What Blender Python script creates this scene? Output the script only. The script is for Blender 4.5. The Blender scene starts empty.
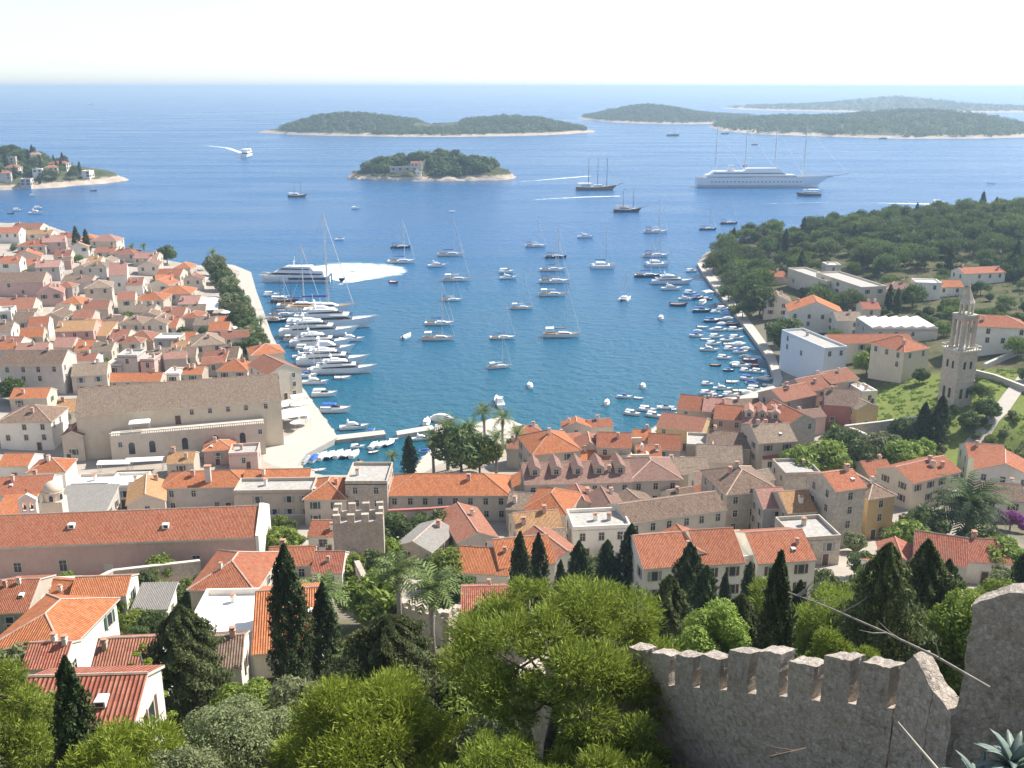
import bpy, math, random
import numpy as np
from mathutils import Vector, Matrix
R = math.radians
S = bpy.context.scene
COL = S.collection
rnd = random.Random(7)
NP = np.random.default_rng(7)

# ------------------------------------------------------------------ camera, sky, sun, exposure
F_PX, PITCH, CAM = 996.0, R(16.6), Vector((0, 0, 95.0))
cd = bpy.data.cameras.new('camera'); cam = bpy.data.objects.new('camera', cd); COL.objects.link(cam)
cam.location = CAM; cam.rotation_euler = (math.pi/2 - PITCH, 0, 0)
cd.sensor_width = 36; cd.lens = 36*F_PX/1024; cd.clip_start = 0.5; cd.clip_end = 90000
S.camera = cam
SUN_EL, SUN_AZ = R(47), R(58)                     # azimuth measured to the right of the view direction (+Y)
w = bpy.data.worlds.new('World'); S.world = w; w.use_nodes = True
wn = w.node_tree.nodes; wl = w.node_tree.links
for n in list(wn): wn.remove(n)
sky = wn.new('ShaderNodeTexSky'); sky.sky_type = 'NISHITA'; sky.sun_disc = False
sky.sun_elevation = SUN_EL; sky.sun_rotation = SUN_AZ; sky.altitude = 50; sky.air_density = 0.8; sky.dust_density = 0.5; sky.ozone_density = 2.5
bg = wn.new('ShaderNodeBackground'); bg.inputs['Strength'].default_value = 0.125
wo = wn.new('ShaderNodeOutputWorld'); hsv = wn.new('ShaderNodeHueSaturation'); hsv.inputs['Saturation'].default_value = 0.62; wl.new(sky.outputs[0], hsv.inputs['Color']); wl.new(hsv.outputs[0], bg.inputs[0]); wl.new(bg.outputs[0], wo.inputs[0])
sl = bpy.data.lights.new('sun', 'SUN'); sl.energy = 4.8; sl.angle = R(0.5); sl.color = (1.0, 0.94, 0.84)
so = bpy.data.objects.new('sun', sl); COL.objects.link(so); so.location = (200, 100, 300)
sd = Vector((math.sin(SUN_AZ)*math.cos(SUN_EL), math.cos(SUN_AZ)*math.cos(SUN_EL), math.sin(SUN_EL)))
so.rotation_euler = sd.to_track_quat('Z', 'Y').to_euler()
S.view_settings.view_transform = 'Standard'; S.view_settings.look = 'None'
S.view_settings.exposure = 0.76; S.view_settings.gamma = 1.0; S.view_settings.use_curve_mapping = False
S.render.engine = 'CYCLES'
cy = S.cycles
cy.use_denoising = True; cy.max_bounces = 5; cy.diffuse_bounces = 3; cy.glossy_bounces = 2; cy.transmission_bounces = 3
cy.volume_bounces = 0; cy.transparent_max_bounces = 6; cy.caustics_reflective = False; cy.caustics_refractive = False
HAZE_DENSITY = 1.65e-4

# ------------------------------------------------------------------ pixels to rays (only used to read positions off the photo)
CP, SP = math.cos(PITCH), math.sin(PITCH)
def ray(px, py):
    dx = (px-512)/F_PX; dy = -(py-384)/F_PX
    return Vector((dx, CP+dy*SP, -SP+dy*CP))
def at_z(px, py, z=0.0):
    d = ray(px, py); t = (z-CAM.z)/d.z
    return CAM + d*t
def at_y(px, py, Y):
    d = ray(px, py); return CAM + d*(Y/d.y)
def mpp(p):                                        # metres per pixel at a point
    v = p-CAM
    return (v.y*CP - v.z*SP)/F_PX

# ------------------------------------------------------------------ terrain
COAST_PX = [(60,240),(110,252),(150,263),(205,268),(232,268),(248,274),(252,290),(260,312),(268,335),(286,370),(306,398),(334,437),(304,452),(294,464),
            (318,478),(408,478),(432,452),(462,430),(500,418),(520,426),(560,440),(600,446),(640,440),(662,424),(690,406),(740,398),(776,387),(779,378),(771,355),
            (753,330),(738,310),(722,291),(707,272),(700,263),(706,254),(724,247)]
COAST = [(-900,640),(-360,622)] + [tuple(at_z(x,y,0)[:2]) for x,y in COAST_PX] + [(170,640),(260,700),(420,740),(900,760),(900,-200),(-900,-200)]
COAST = np.array(COAST)
def inside(poly, X, Y):
    r = np.zeros(np.shape(X), bool); n = len(poly)
    for i in range(n):
        x0, y0 = poly[i]; x1, y1 = poly[(i+1) % n]
        c = ((y0 > Y) != (y1 > Y))
        with np.errstate(divide='ignore', invalid='ignore'):
            r ^= c & (X < (x1-x0)*(Y-y0)/((y1-y0) if y1 != y0 else 1e-9)+x0)
    return r
def edge_dist(poly, X, Y):
    d = np.full(np.shape(X), 1e9); n = len(poly)
    for i in range(n):
        a = poly[i]; b = poly[(i+1) % n]; ab = b-a; L = (ab**2).sum()
        t = np.clip(((X-a[0])*ab[0]+(Y-a[1])*ab[1])/L, 0, 1)
        d = np.minimum(d, np.hypot(X-a[0]-t*ab[0], Y-a[1]-t*ab[1]))
    return d
PROFILE = [(-40,92),(0,86),(10,82),(20,76),(30,69.5),(45,59.5),(60,50),(80,40),(100,32),(125,23),(150,15.5),(175,9.5),(200,5.5),(225,3),(245,1.8)]
CTRL = []
for X in (-130, -65, 0, 65, 130):
    for Y, z in PROFILE:
        CTRL.append((X, Y, z + (1.5*(X/130.0) if 60 < Y < 200 else 0)))
CTRL += [(-60,280,2),(-85,300,2),(-120,300,3),(-110,400,3),(-150,440,4),(-180,470,7),(-200,400,8),(-250,420,12),(-260,500,13),(-230,560,10),(-180,520,5),(-140,500,2),
         (-90,250,2.5),(-130,270,4),(-180,300,7),(-130,230,5),(-250,330,13),(-330,560,13),(-170,345,6),(-130,350,4),
         (60,245,2.5),(75,270,2),(110,290,5),(95,300,3),(97,335,2),(130,250,9),(130,275,11),(160,300,15),(200,300,20),(110,330,4),(140,370,6),(130,420,5),(170,420,8),
         (200,380,11),(190,480,12),(140,490,6),(120,540,3),(230,560,17),(300,560,22),(330,480,20),(250,440,13),(200,620,12),(300,680,15),(420,650,24),(300,330,26),(260,300,24)]
CTRL += [(9,12,85.5),(14,14,84.5),(20,14,85),(11,18,80)]
CTRL = np.array(CTRL)
_D = np.hypot(CTRL[:,None,0]-CTRL[None,:,0], CTRL[:,None,1]-CTRL[None,:,1])
_W = np.linalg.solve(_D + np.eye(len(CTRL))*1e-6, CTRL[:,2]-10)
def land_z(X, Y):
    X = np.asarray(X, float); Y = np.asarray(Y, float)
    z = np.full(X.shape, 10.0)
    for (cx, cy_, _), wt in zip(CTRL, _W):
        z = z + wt*np.hypot(X-cx, Y-cy_)
    return np.clip(z, 1.35, 92)
_gx = np.arange(-460, 520, 4.0); _gy = np.arange(-44, 800, 4.0)
_GX, _GY = np.meshgrid(_gx, _gy)
_IN = inside(COAST, _GX, _GY); _ED = edge_dist(COAST, _GX, _GY)
_sd = np.where(_IN, _ED, -_ED)
TZ = np.where(_sd > 0, 0, 0) + land_z(_GX, _GY)
_k = np.clip((_sd-1)/14, 0, 1); TZ = 1.35 + (TZ-1.35)*_k
_rk = np.clip((_GY-560)/60, 0, 1)*np.clip(_GX/100, 0, 1)
TZ = np.where(_sd < 0, np.maximum(-3, 1.2+_sd*0.9), TZ)
def H(x, y):
    i = (x+460)/4; j = (y+44)/4
    i = min(max(i, 0), len(_gx)-1.001); j = min(max(j, 0), len(_gy)-1.001)
    a, b = int(i), int(j); u, v = i-a, j-b
    return float(TZ[b,a]*(1-u)*(1-v)+TZ[b,a+1]*u*(1-v)+TZ[b+1,a]*(1-u)*v+TZ[b+1,a+1]*u*v)
def on_ground(px, py, h=0.0):                      # where the ray meets the surface h metres above the terrain
    d = ray(px, py); t = 4.0 if h < 1 else 55.0
    while t < 1500:
        p = CAM+d*t
        if p.z <= max(0.0, H(p.x, p.y))+h:
            lo, hi = t-2, t
            for _ in range(14):
                m = (lo+hi)/2; q = CAM+d*m
                if q.z <= max(0.0, H(q.x, q.y))+h: hi = m
                else: lo = m
            return CAM+d*hi
        t += 2.0
    return CAM+d*t

# ------------------------------------------------------------------ materials
def mat(name):
    m = bpy.data.materials.new(name); m.use_nodes = True
    nt = m.node_tree
    for n in list(nt.nodes): nt.nodes.remove(n)
    o = nt.nodes.new('ShaderNodeOutputMaterial'); b = nt.nodes.new('ShaderNodeBsdfPrincipled')
    nt.links.new(b.outputs[0], o.inputs[0])
    return m, nt.nodes, nt.links, b
def N(nodes, kind, **kw):
    n = nodes.new(kind)
    for k, v in kw.items():
        if k in n.inputs: n.inputs[k].default_value = v
        else: setattr(n, k, v)
    return n
def ramp(nodes, links, src, stops):
    r = nodes.new('ShaderNodeValToRGB'); e = r.color_ramp.elements
    e[0].position = stops[0][0]; e[0].color = (*stops[0][1], 1); e[1].position = stops[-1][0]; e[1].color = (*stops[-1][1], 1)
    for p, c in stops[1:-1]:
        x = e.new(p); x.color = (*c, 1)
    links.new(src, r.inputs[0]); return r.outputs[0]
def mixc(nodes, links, fac, a, b, mode='MIX'):
    n = nodes.new('ShaderNodeMix'); n.data_type = 'RGBA'; n.blend_type = mode
    for sock, v in ((0, fac), (6, a), (7, b)):
        if hasattr(v, 'links') or isinstance(v, bpy.types.NodeSocket): links.new(v, n.inputs[sock])
        elif sock == 0: n.inputs[0].default_value = v
        else: n.inputs[sock].default_value = (*v, 1)
    return n.outputs[2]
def plain(name, c, rough=0.6, metal=0.0, var=0.15, scale=1.5, spec=0.4):
    m, nd, lk, b = mat(name)
    t = N(nd, 'ShaderNodeTexCoord'); nz = N(nd, 'ShaderNodeTexNoise', Scale=scale, Detail=5.0, Roughness=0.65)
    lk.new(t.outputs['Object'], nz.inputs['Vector'])
    lo = tuple(max(0, x*(1-var)) for x in c); hi = tuple(min(1, x*(1+var)) for x in c)
    lk.new(ramp(nd, lk, nz.outputs[0], [(0.3, lo), (0.7, hi)]), b.inputs['Base Color'])
    b.inputs['Roughness'].default_value = rough; b.inputs['Metallic'].default_value = metal
    b.inputs['Specular IOR Level'].default_value = spec
    return m
def wall_mat(name, c, stain=0.35, grain=0.12, joints=0.0):
    m, nd, lk, b = mat(name)
    t = N(nd, 'ShaderNodeTexCoord'); oi = N(nd, 'ShaderNodeObjectInfo')
    ad = N(nd, 'ShaderNodeVectorMath', operation='ADD'); lk.new(t.outputs['Object'], ad.inputs[0])
    sc = N(nd, 'ShaderNodeVectorMath', operation='SCALE'); sc.inputs[0].default_value = (37, 53, 29); lk.new(oi.outputs['Random'], sc.inputs['Scale']); lk.new(sc.outputs[0], ad.inputs[1])
    n1 = N(nd, 'ShaderNodeTexNoise', Scale=0.45, Detail=6.0, Roughness=0.7); lk.new(ad.outputs[0], n1.inputs['Vector'])
    mp = N(nd, 'ShaderNodeMapping'); mp.inputs['Scale'].default_value = (2.2, 2.2, 0.35); lk.new(ad.outputs[0], mp.inputs[0])
    n2 = N(nd, 'ShaderNodeTexNoise', Scale=1.0, Detail=5.0, Roughness=0.7); lk.new(mp.outputs[0], n2.inputs['Vector'])
    n3 = N(nd, 'ShaderNodeTexNoise', Scale=5.0, Detail=4.0); lk.new(ad.outputs[0], n3.inputs['Vector'])
    dirt = tuple(x*f for x, f in zip(c, (0.66, 0.63, 0.58)))
    c1 = mixc(nd, lk, ramp(nd, lk, n1.outputs[0], [(0.42, (0,0,0)), (0.72, (stain,)*3)]), c, dirt)
    c2 = mixc(nd, lk, ramp(nd, lk, n2.outputs[0], [(0.5, (0,0,0)), (0.8, (stain,)*3)]), c1, tuple(x*0.6 for x in c))
    c3 = mixc(nd, lk, ramp(nd, lk, n3.outputs[0], [(0.3, (0,)*3), (0.7, (grain*2.2,)*3)]), c2, tuple(min(1, x*1.25) for x in c))
    hs = N(nd, 'ShaderNodeHueSaturation'); mr = N(nd, 'ShaderNodeMapRange'); mr.inputs[3].default_value = 0.86; mr.inputs[4].default_value = 1.12
    lk.new(oi.outputs['Random'], mr.inputs[0]); lk.new(mr.outputs[0], hs.inputs['Value']); 
    if joints:
        br = N(nd, 'ShaderNodeTexVoronoi', Scale=joints); br.feature = 'DISTANCE_TO_EDGE'; dn = N(nd, 'ShaderNodeTexNoise', Scale=joints*1.5, Detail=3.0); lk.new(ad.outputs[0], dn.inputs['Vector']); dv = mixc(nd, lk, 0.10, ad.outputs[0], dn.outputs['Color'], 'LINEAR_LIGHT'); lk.new(dv, br.inputs['Vector'])
        vc = N(nd, 'ShaderNodeTexVoronoi', Scale=joints); lk.new(dv, vc.inputs['Vector'])
        bw = N(nd, 'ShaderNodeRGBToBW'); lk.new(vc.outputs['Color'], bw.inputs[0]); c3 = mixc(nd, lk, 0.28, c3, bw.outputs[0], 'SOFT_LIGHT')
        c3 = mixc(nd, lk, ramp(nd, lk, br.outputs[0], [(0.0, (0.32,)*3), (0.07, (0,)*3)]), c3, tuple(x*0.5 for x in c))
        bp = N(nd, 'ShaderNodeBump', Strength=0.5, Distance=0.06); lk.new(ramp(nd, lk, br.outputs[0], [(0, (0,)*3), (0.16, (1,)*3)]), bp.inputs['Height']); lk.new(bp.outputs[0], b.inputs['Normal'])
    lk.new(c3, hs.inputs['Color']); lk.new(hs.outputs[0], b.inputs['Base Color'])
    b.inputs['Roughness'].default_value = 0.9; b.inputs['Specular IOR Level'].default_value = 0.13
    return m
def roof_mat(name, c_lo, c_hi, moss=(0.24,0.19,0.145), moss_amt=0.3, col=0.24, row=0.42):
    m, nd, lk, b = mat(name)
    uv = N(nd, 'ShaderNodeUVMap'); oi = N(nd, 'ShaderNodeObjectInfo'); t = N(nd, 'ShaderNodeTexCoord')
    sx = N(nd, 'ShaderNodeSeparateXYZ'); lk.new(uv.outputs[0], sx.inputs[0])
    def M(op, a, b_=None):
        n = N(nd, 'ShaderNodeMath', operation=op)
        for i, v in enumerate((a, b_)):
            if v is None: continue
            if isinstance(v, (int, float)): n.inputs[i].default_value = v
            else: lk.new(v, n.inputs[i])
        return n.outputs[0]
    u = M('DIVIDE', sx.outputs[0], col); v = M('DIVIDE', sx.outputs[1], row)
    cb = N(nd, 'ShaderNodeCombineXYZ'); lk.new(M('FLOOR', u), cb.inputs[0]); lk.new(M('FLOOR', v), cb.inputs[1]); lk.new(oi.outputs['Random'], cb.inputs[2])
    wnz = N(nd, 'ShaderNodeTexWhiteNoise'); wnz.noise_dimensions = '3D'; lk.new(cb.outputs[0], wnz.inputs['Vector'])
    ad = N(nd, 'ShaderNodeVectorMath', operation='ADD'); lk.new(t.outputs['Object'], ad.inputs[0])
    sc = N(nd, 'ShaderNodeVectorMath', operation='SCALE'); sc.inputs[0].default_value = (37, 53, 29); lk.new(oi.outputs['Random'], sc.inputs['Scale']); lk.new(sc.outputs[0], ad.inputs[1])
    nz = N(nd, 'ShaderNodeTexNoise', Scale=0.55, Detail=6.0, Roughness=0.72); lk.new(ad.outputs[0], nz.inputs['Vector'])
    f = M('ADD', M('MULTIPLY', wnz.outputs[0], 0.5), M('MULTIPLY', nz.outputs[0], 0.65))
    base = ramp(nd, lk, f, [(0.2, c_lo), (0.85, c_hi)])
    c1 = mixc(nd, lk, ramp(nd, lk, nz.outputs[0], [(0.47, (0,)*3), (0.66, (moss_amt,)*3)]), base, moss)
    prof = M('SINE', M('MULTIPLY', u, 2*math.pi))
    c2 = mixc(nd, lk, ramp(nd, lk, prof, [(0.0, (0.42,)*3), (0.45, (0,)*3)]), c1, tuple(x*0.45 for x in c_lo))
    hs = N(nd, 'ShaderNodeHueSaturation'); mr = N(nd, 'ShaderNodeMapRange'); mr.inputs[3].default_value = 0.84; mr.inputs[4].default_value = 1.12
    lk.new(oi.outputs['Random'], mr.inputs[0]); lk.new(mr.outputs[0], hs.inputs['Value']); lk.new(c2, hs.inputs['Color'])
    lk.new(hs.outputs[0], b.inputs['Base Color'])
    st = M('FRACT', v)
    bp = N(nd, 'ShaderNodeBump', Strength=0.7, Distance=0.07); lk.new(M('ADD', prof, M('MULTIPLY', st, -0.7)), bp.inputs['Height']); lk.new(bp.outputs[0], b.inputs['Normal'])
    b.inputs['Roughness'].default_value = 0.88; b.inputs['Specular IOR Level'].default_value = 0.2
    return m
def leaf_mat(name, a, b_, trans=0.35):
    m, nd, lk, b = mat(name)
    oi = N(nd, 'ShaderNodeObjectInfo'); g = N(nd, 'ShaderNodeNewGeometry')
    c = ramp(nd, lk, g.outputs['Random Per Island'], [(0.0, a), (1.0, b_)])
    hs = N(nd, 'ShaderNodeHueSaturation'); mr = N(nd, 'ShaderNodeMapRange'); mr.inputs[3].default_value = 0.84; mr.inputs[4].default_value = 1.18
    lk.new(oi.outputs['Random'], mr.inputs[0]); lk.new(mr.outputs[0], hs.inputs['Value'])
    m2 = N(nd, 'ShaderNodeMapRange'); m2.inputs[3].default_value = 0.488; m2.inputs[4].default_value = 0.506; lk.new(oi.outputs['Random'], m2.inputs[0]); lk.new(m2.outputs[0], hs.inputs['Hue'])
    lk.new(c, hs.inputs['Color'])
    lk.new(hs.outputs[0], b.inputs['Base Color']); b.inputs['Roughness'].default_value = 0.65; b.inputs['Specular IOR Level'].default_value = 0.25
    tr = N(nd, 'ShaderNodeBsdfTranslucent'); lk.new(hs.outputs[0], tr.inputs[0])
    mx = N(nd, 'ShaderNodeMixShader'); mx.inputs[0].default_value = trans
    out = [n for n in nd if n.type == 'OUTPUT_MATERIAL'][0]
    lk.new(b.outputs[0], mx.inputs[1]); lk.new(tr.outputs[0], mx.inputs[2]); lk.new(mx.outputs[0], out.inputs[0])
    return m

ROOF = {'o': roof_mat('roof_orange', (0.42,0.135,0.055), (0.66,0.26,0.12), moss_amt=0.16),
        'r': roof_mat('roof_red', (0.36,0.115,0.06), (0.57,0.23,0.13), moss_amt=0.25),
        'd': roof_mat('roof_dull_red', (0.30,0.115,0.07), (0.48,0.22,0.145), moss_amt=0.35),
        'b': roof_mat('roof_brown', (0.17,0.11,0.08), (0.38,0.27,0.20), moss_amt=0.4),
        't': roof_mat('roof_tan', (0.22,0.155,0.11), (0.43,0.34,0.26), moss_amt=0.35),
        'm': roof_mat('roof_mauve', (0.25,0.14,0.11), (0.40,0.25,0.20), moss_amt=0.25),
        'p': roof_mat('roof_pink', (0.42,0.20,0.15), (0.58,0.34,0.28), moss_amt=0.15),
        'y': roof_mat('roof_ochre', (0.40,0.21,0.09), (0.62,0.38,0.20), moss_amt=0.25),
        'g': roof_mat('roof_grey', (0.29,0.27,0.25), (0.38,0.36,0.33), moss_amt=0.2),
        'R': roof_mat('roof_fresh_red', (0.33,0.095,0.06), (0.54,0.215,0.14), moss_amt=0.4, col=0.26, row=0.42)}
RIDGE = plain('ridge_mortar', (0.55,0.40,0.32), 0.9, var=0.25)
RIDGE_O = plain('ridge_tile', (0.46,0.25,0.17), 0.9, var=0.2)
WALL = {'w': wall_mat('wall_white', (0.80,0.755,0.675), 0.4), 'c': wall_mat('wall_cream', (0.68,0.60,0.48), 0.4), 's': wall_mat('wall_stone', (0.50,0.445,0.375), 0.5, 0.2, 1.9),
        'g': wall_mat('wall_grey', (0.52,0.49,0.455), 0.5), 'p': wall_mat('wall_pink', (0.57,0.40,0.345), 0.45), 'y': wall_mat('wall_yellow', (0.60,0.44,0.23), 0.4),
        'b': wall_mat('wall_beige', (0.55,0.485,0.405), 0.5), 'r': wall_mat('wall_rose', (0.46,0.20,0.17), 0.45), 'k': wall_mat('wall_shade_blue', (0.66,0.71,0.76), 0.2),  # 'k': white wall with the blue of shade put into its colour
        'f': wall_mat('fort_stone', (0.50,0.43,0.36), 0.75, 0.3, 2.6), 'F': wall_mat('fort_rubble', (0.36,0.315,0.27), 0.95, 0.9, 7.5)}
GLASS = plain('window_dark', (0.035,0.04,0.05), 0.25, var=0.3, spec=0.5)
STONE_TRIM = plain('stone_trim', (0.58,0.54,0.47), 0.85)
SHUTTER = [plain('shutter_green', (0.05,0.11,0.08), 0.6), plain('shutter_brown', (0.13,0.07,0.045), 0.6), plain('shutter_grey', (0.30,0.31,0.31), 0.6)]
DOOR = plain('door_wood', (0.12,0.07,0.045), 0.6, var=0.3)
CONC = plain('concrete', (0.40,0.38,0.35), 0.9, var=0.25)
WHITEROOF = plain('white_roof', (0.80,0.79,0.76), 0.8, var=0.07, scale=0.6)
CANVAS = plain('canvas_white', (0.82,0.81,0.79), 0.8, var=0.05)
WHITE = plain('white_gelcoat', (0.86,0.86,0.85), 0.3, var=0.05)
NAVY = plain('navy_paint', (0.02,0.035,0.10), 0.35, var=0.2)
BLUE = plain('blue_canvas', (0.03,0.12,0.42), 0.7)
BLACKB = plain('dark_hull', (0.03,0.03,0.035), 0.4)
TEAK = plain('teak_deck', (0.36,0.24,0.14), 0.7, var=0.25)
WOODB = plain('varnished_hull', (0.20,0.09,0.045), 0.45, var=0.3)
REDB = plain('red_paint', (0.50,0.06,0.05), 0.4)
GREYB = plain('grey_rubber', (0.30,0.31,0.33), 0.6)
TEALB = plain('teal_paint', (0.10,0.42,0.38), 0.5)
YELB = plain('yellow_paint', (0.65,0.50,0.08), 0.5)
ALU = plain('mast_metal', (0.62,0.62,0.62), 0.4, 0.3)
SPAR = plain('mast_wood', (0.16,0.09,0.05), 0.5)
BARK = plain('bark', (0.13,0.10,0.075), 0.95, var=0.4, scale=4)
BARK_GREY = plain('bark_grey', (0.27,0.24,0.21), 0.95, var=0.35, scale=4)
PAVE = wall_mat('pale_paving', (0.54,0.50,0.44), 0.5, 0.25)
ROCK = wall_mat('shore_rock', (0.52,0.45,0.37), 0.6, 0.35, 0.35)

# ------------------------------------------------------------------ mesh building
class MB:
    def __init__(s): s.v = []; s.f = []; s.m = []; s.uv = []
    def face(s, pts, m=0, uv=None):
        i = len(s.v); s.v += [tuple(p) for p in pts]; s.f.append(tuple(range(i, i+len(pts)))); s.m.append(m); s.uv.append(uv)
    def box(s, c, d, m=0, rz=0.0, top=True, bottom=True, taper=1.0):
        cx, cy_, cz = c; hx, hy, hz = d[0]/2, d[1]/2, d[2]/2
        co, si = math.cos(rz), math.sin(rz)
        i = len(s.v)
        for z, k in ((-hz, 1.0), (hz, taper)):
            for x, y in ((-hx,-hy),(hx,-hy),(hx,hy),(-hx,hy)):
                x *= k; y *= k
                s.v.append((cx+x*co-y*si, cy_+x*si+y*co, cz+z))
        fs = [(0,1,5,4),(1,2,6,5),(2,3,7,6),(3,0,4,7)]
        if top: fs.append((4,5,6,7))
        if bottom: fs.append((3,2,1,0))
        for f in fs: s.f.append(tuple(i+k for k in f)); s.m.append(m); s.uv.append(None)
    def prism(s, poly, z0, z1, m=0, mtop=None, k=1.0):
        n = len(poly); i = len(s.v)
        cx = sum(p[0] for p in poly)/n; cy_ = sum(p[1] for p in poly)/n
        for p in poly: s.v.append((p[0], p[1], z0))
        for p in poly: s.v.append((cx+(p[0]-cx)*k, cy_+(p[1]-cy_)*k, z1))
        for a in range(n):
            b = (a+1) % n; s.f.append((i+a, i+b, i+n+b, i+n+a)); s.m.append(m); s.uv.append(None)
        s.f.append(tuple(range(i+n, i+2*n))); s.m.append(m if mtop is None else mtop); s.uv.append(None)
        s.f.append(tuple(range(i+n-1, i-1, -1))); s.m.append(m); s.uv.append(None)
    def tube(s, pts, rad, n=6, m=0, caps=True):
        pts = [Vector(p) for p in pts]; rings = []
        for k, p in enumerate(pts):
            d = (pts[min(k+1, len(pts)-1)]-pts[max(k-1, 0)]).normalized()
            a = d.cross(Vector((0,0,1)) if abs(d.z) < 0.9 else Vector((1,0,0))).normalized(); b = d.cross(a)
            r = rad[k] if isinstance(rad, (list, tuple)) else rad
            i = len(s.v); rings.append(i)
            for q in range(n):
                t = 2*math.pi*q/n; s.v.append(tuple(p+a*(r*math.cos(t))+b*(r*math.sin(t))))
        for k in range(len(rings)-1):
            for q in range(n):
                q2 = (q+1) % n
                s.f.append((rings[k]+q, rings[k+1]+q, rings[k+1]+q2, rings[k]+q2)); s.m.append(m); s.uv.append(None)
        if caps:
            s.f.append(tuple(rings[0]+q for q in range(n))); s.m.append(m); s.uv.append(None)
            s.f.append(tuple(rings[-1]+q for q in reversed(range(n)))); s.m.append(m); s.uv.append(None)
    def loft(s, rings, m=0, close=True, caps=True):
        idx = []
        for r in rings:
            idx.append(len(s.v)); s.v += [tuple(p) for p in r]
        n = len(rings[0])
        for k in range(len(rings)-1):
            for q in range(n if close else n-1):
                q2 = (q+1) % n
                s.f.append((idx[k]+q, idx[k]+q2, idx[k+1]+q2, idx[k+1]+q)); s.m.append(m); s.uv.append(None)
        if caps:
            s.f.append(tuple(idx[0]+q for q in reversed(range(n)))); s.m.append(m); s.uv.append(None)
            s.f.append(tuple(idx[-1]+q for q in range(n))); s.m.append(m); s.uv.append(None)
    def mesh(s, name, mats, smooth=False):
        me = bpy.data.meshes.new(name); me.from_pydata(s.v, [], s.f)
        for x in (mats if isinstance(mats, (list, tuple)) else [mats]): me.materials.append(x)
        me.polygons.foreach_set('material_index', s.m)
        if any(u is not None for u in s.uv):
            L = me.uv_layers.new(name='UVMap'); k = 0; data = []
            for f, u in zip(s.f, s.uv):
                for q in range(len(f)): data += (list(u[q]) if u is not None else [0, 0])
            L.data.foreach_set('uv', data)
        if smooth: me.polygons.foreach_set('use_smooth', [True]*len(s.f))
        me.update(); return me
    def build(s, name, mats, parent=None, loc=(0,0,0), rz=0.0, smooth=False):
        return put(name, s.mesh(name, mats, smooth), parent, loc, rz)
def put(name, me, parent=None, loc=(0,0,0), rz=0.0, scale=None):
    o = bpy.data.objects.new(name, me); COL.objects.link(o); o.location = loc; o.rotation_euler = (0, 0, rz)
    if parent is not None: o.parent = parent
    if scale is not None: o.scale = scale if isinstance(scale, (tuple, list)) else (scale,)*3
    return o
def tag(o, label=None, cat=None, group=None, kind=None):
    if label: o['label'] = label
    if cat: o['category'] = cat
    if group: o['group'] = group
    if kind: o['kind'] = kind
    return o
def thing(name, loc, rz=0.0, label=None, cat=None, group=None, scale=None):
    o = put(name, None, None, loc, rz, scale); o.empty_display_size = 0.5
    return tag(o, label, cat, group)
CHILD = {}
def copy_thing(src, loc, rz, label=None, group=None, scale=None):
    def rec(o, par):
        c = o.copy(); COL.objects.link(c)
        if par is not None: c.parent = par
        for ch in [k for k in o.children]: rec(ch, c)
        return c
    c = rec(src, None); c.location = loc; c.rotation_euler = (0, 0, rz)
    if scale is not None: c.scale = (scale,)*3 if not isinstance(scale, (tuple, list)) else scale
    if label: c['label'] = label
    if group: c['group'] = group
    return c
def np_mesh(name, V, Fq, mats, smooth=False, mi=None):        # V (n,3), Fq (m,3 or 4)
    me = bpy.data.meshes.new(name); k = Fq.shape[1]
    me.vertices.add(len(V)); me.vertices.foreach_set('co', np.ascontiguousarray(V, dtype=np.float32).ravel())
    me.loops.add(Fq.size); me.loops.foreach_set('vertex_index', Fq.astype(np.int32).ravel())
    me.polygons.add(len(Fq)); me.polygons.foreach_set('loop_start', np.arange(0, Fq.size, k, dtype=np.int32))
    for x in (mats if isinstance(mats, (list, tuple)) else [mats]): me.materials.append(x)
    if mi is not None: me.polygons.foreach_set('material_index', mi.astype(np.int32))
    if smooth: me.polygons.foreach_set('use_smooth', np.ones(len(Fq), bool))
    me.update(calc_edges=True); return me

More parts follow.
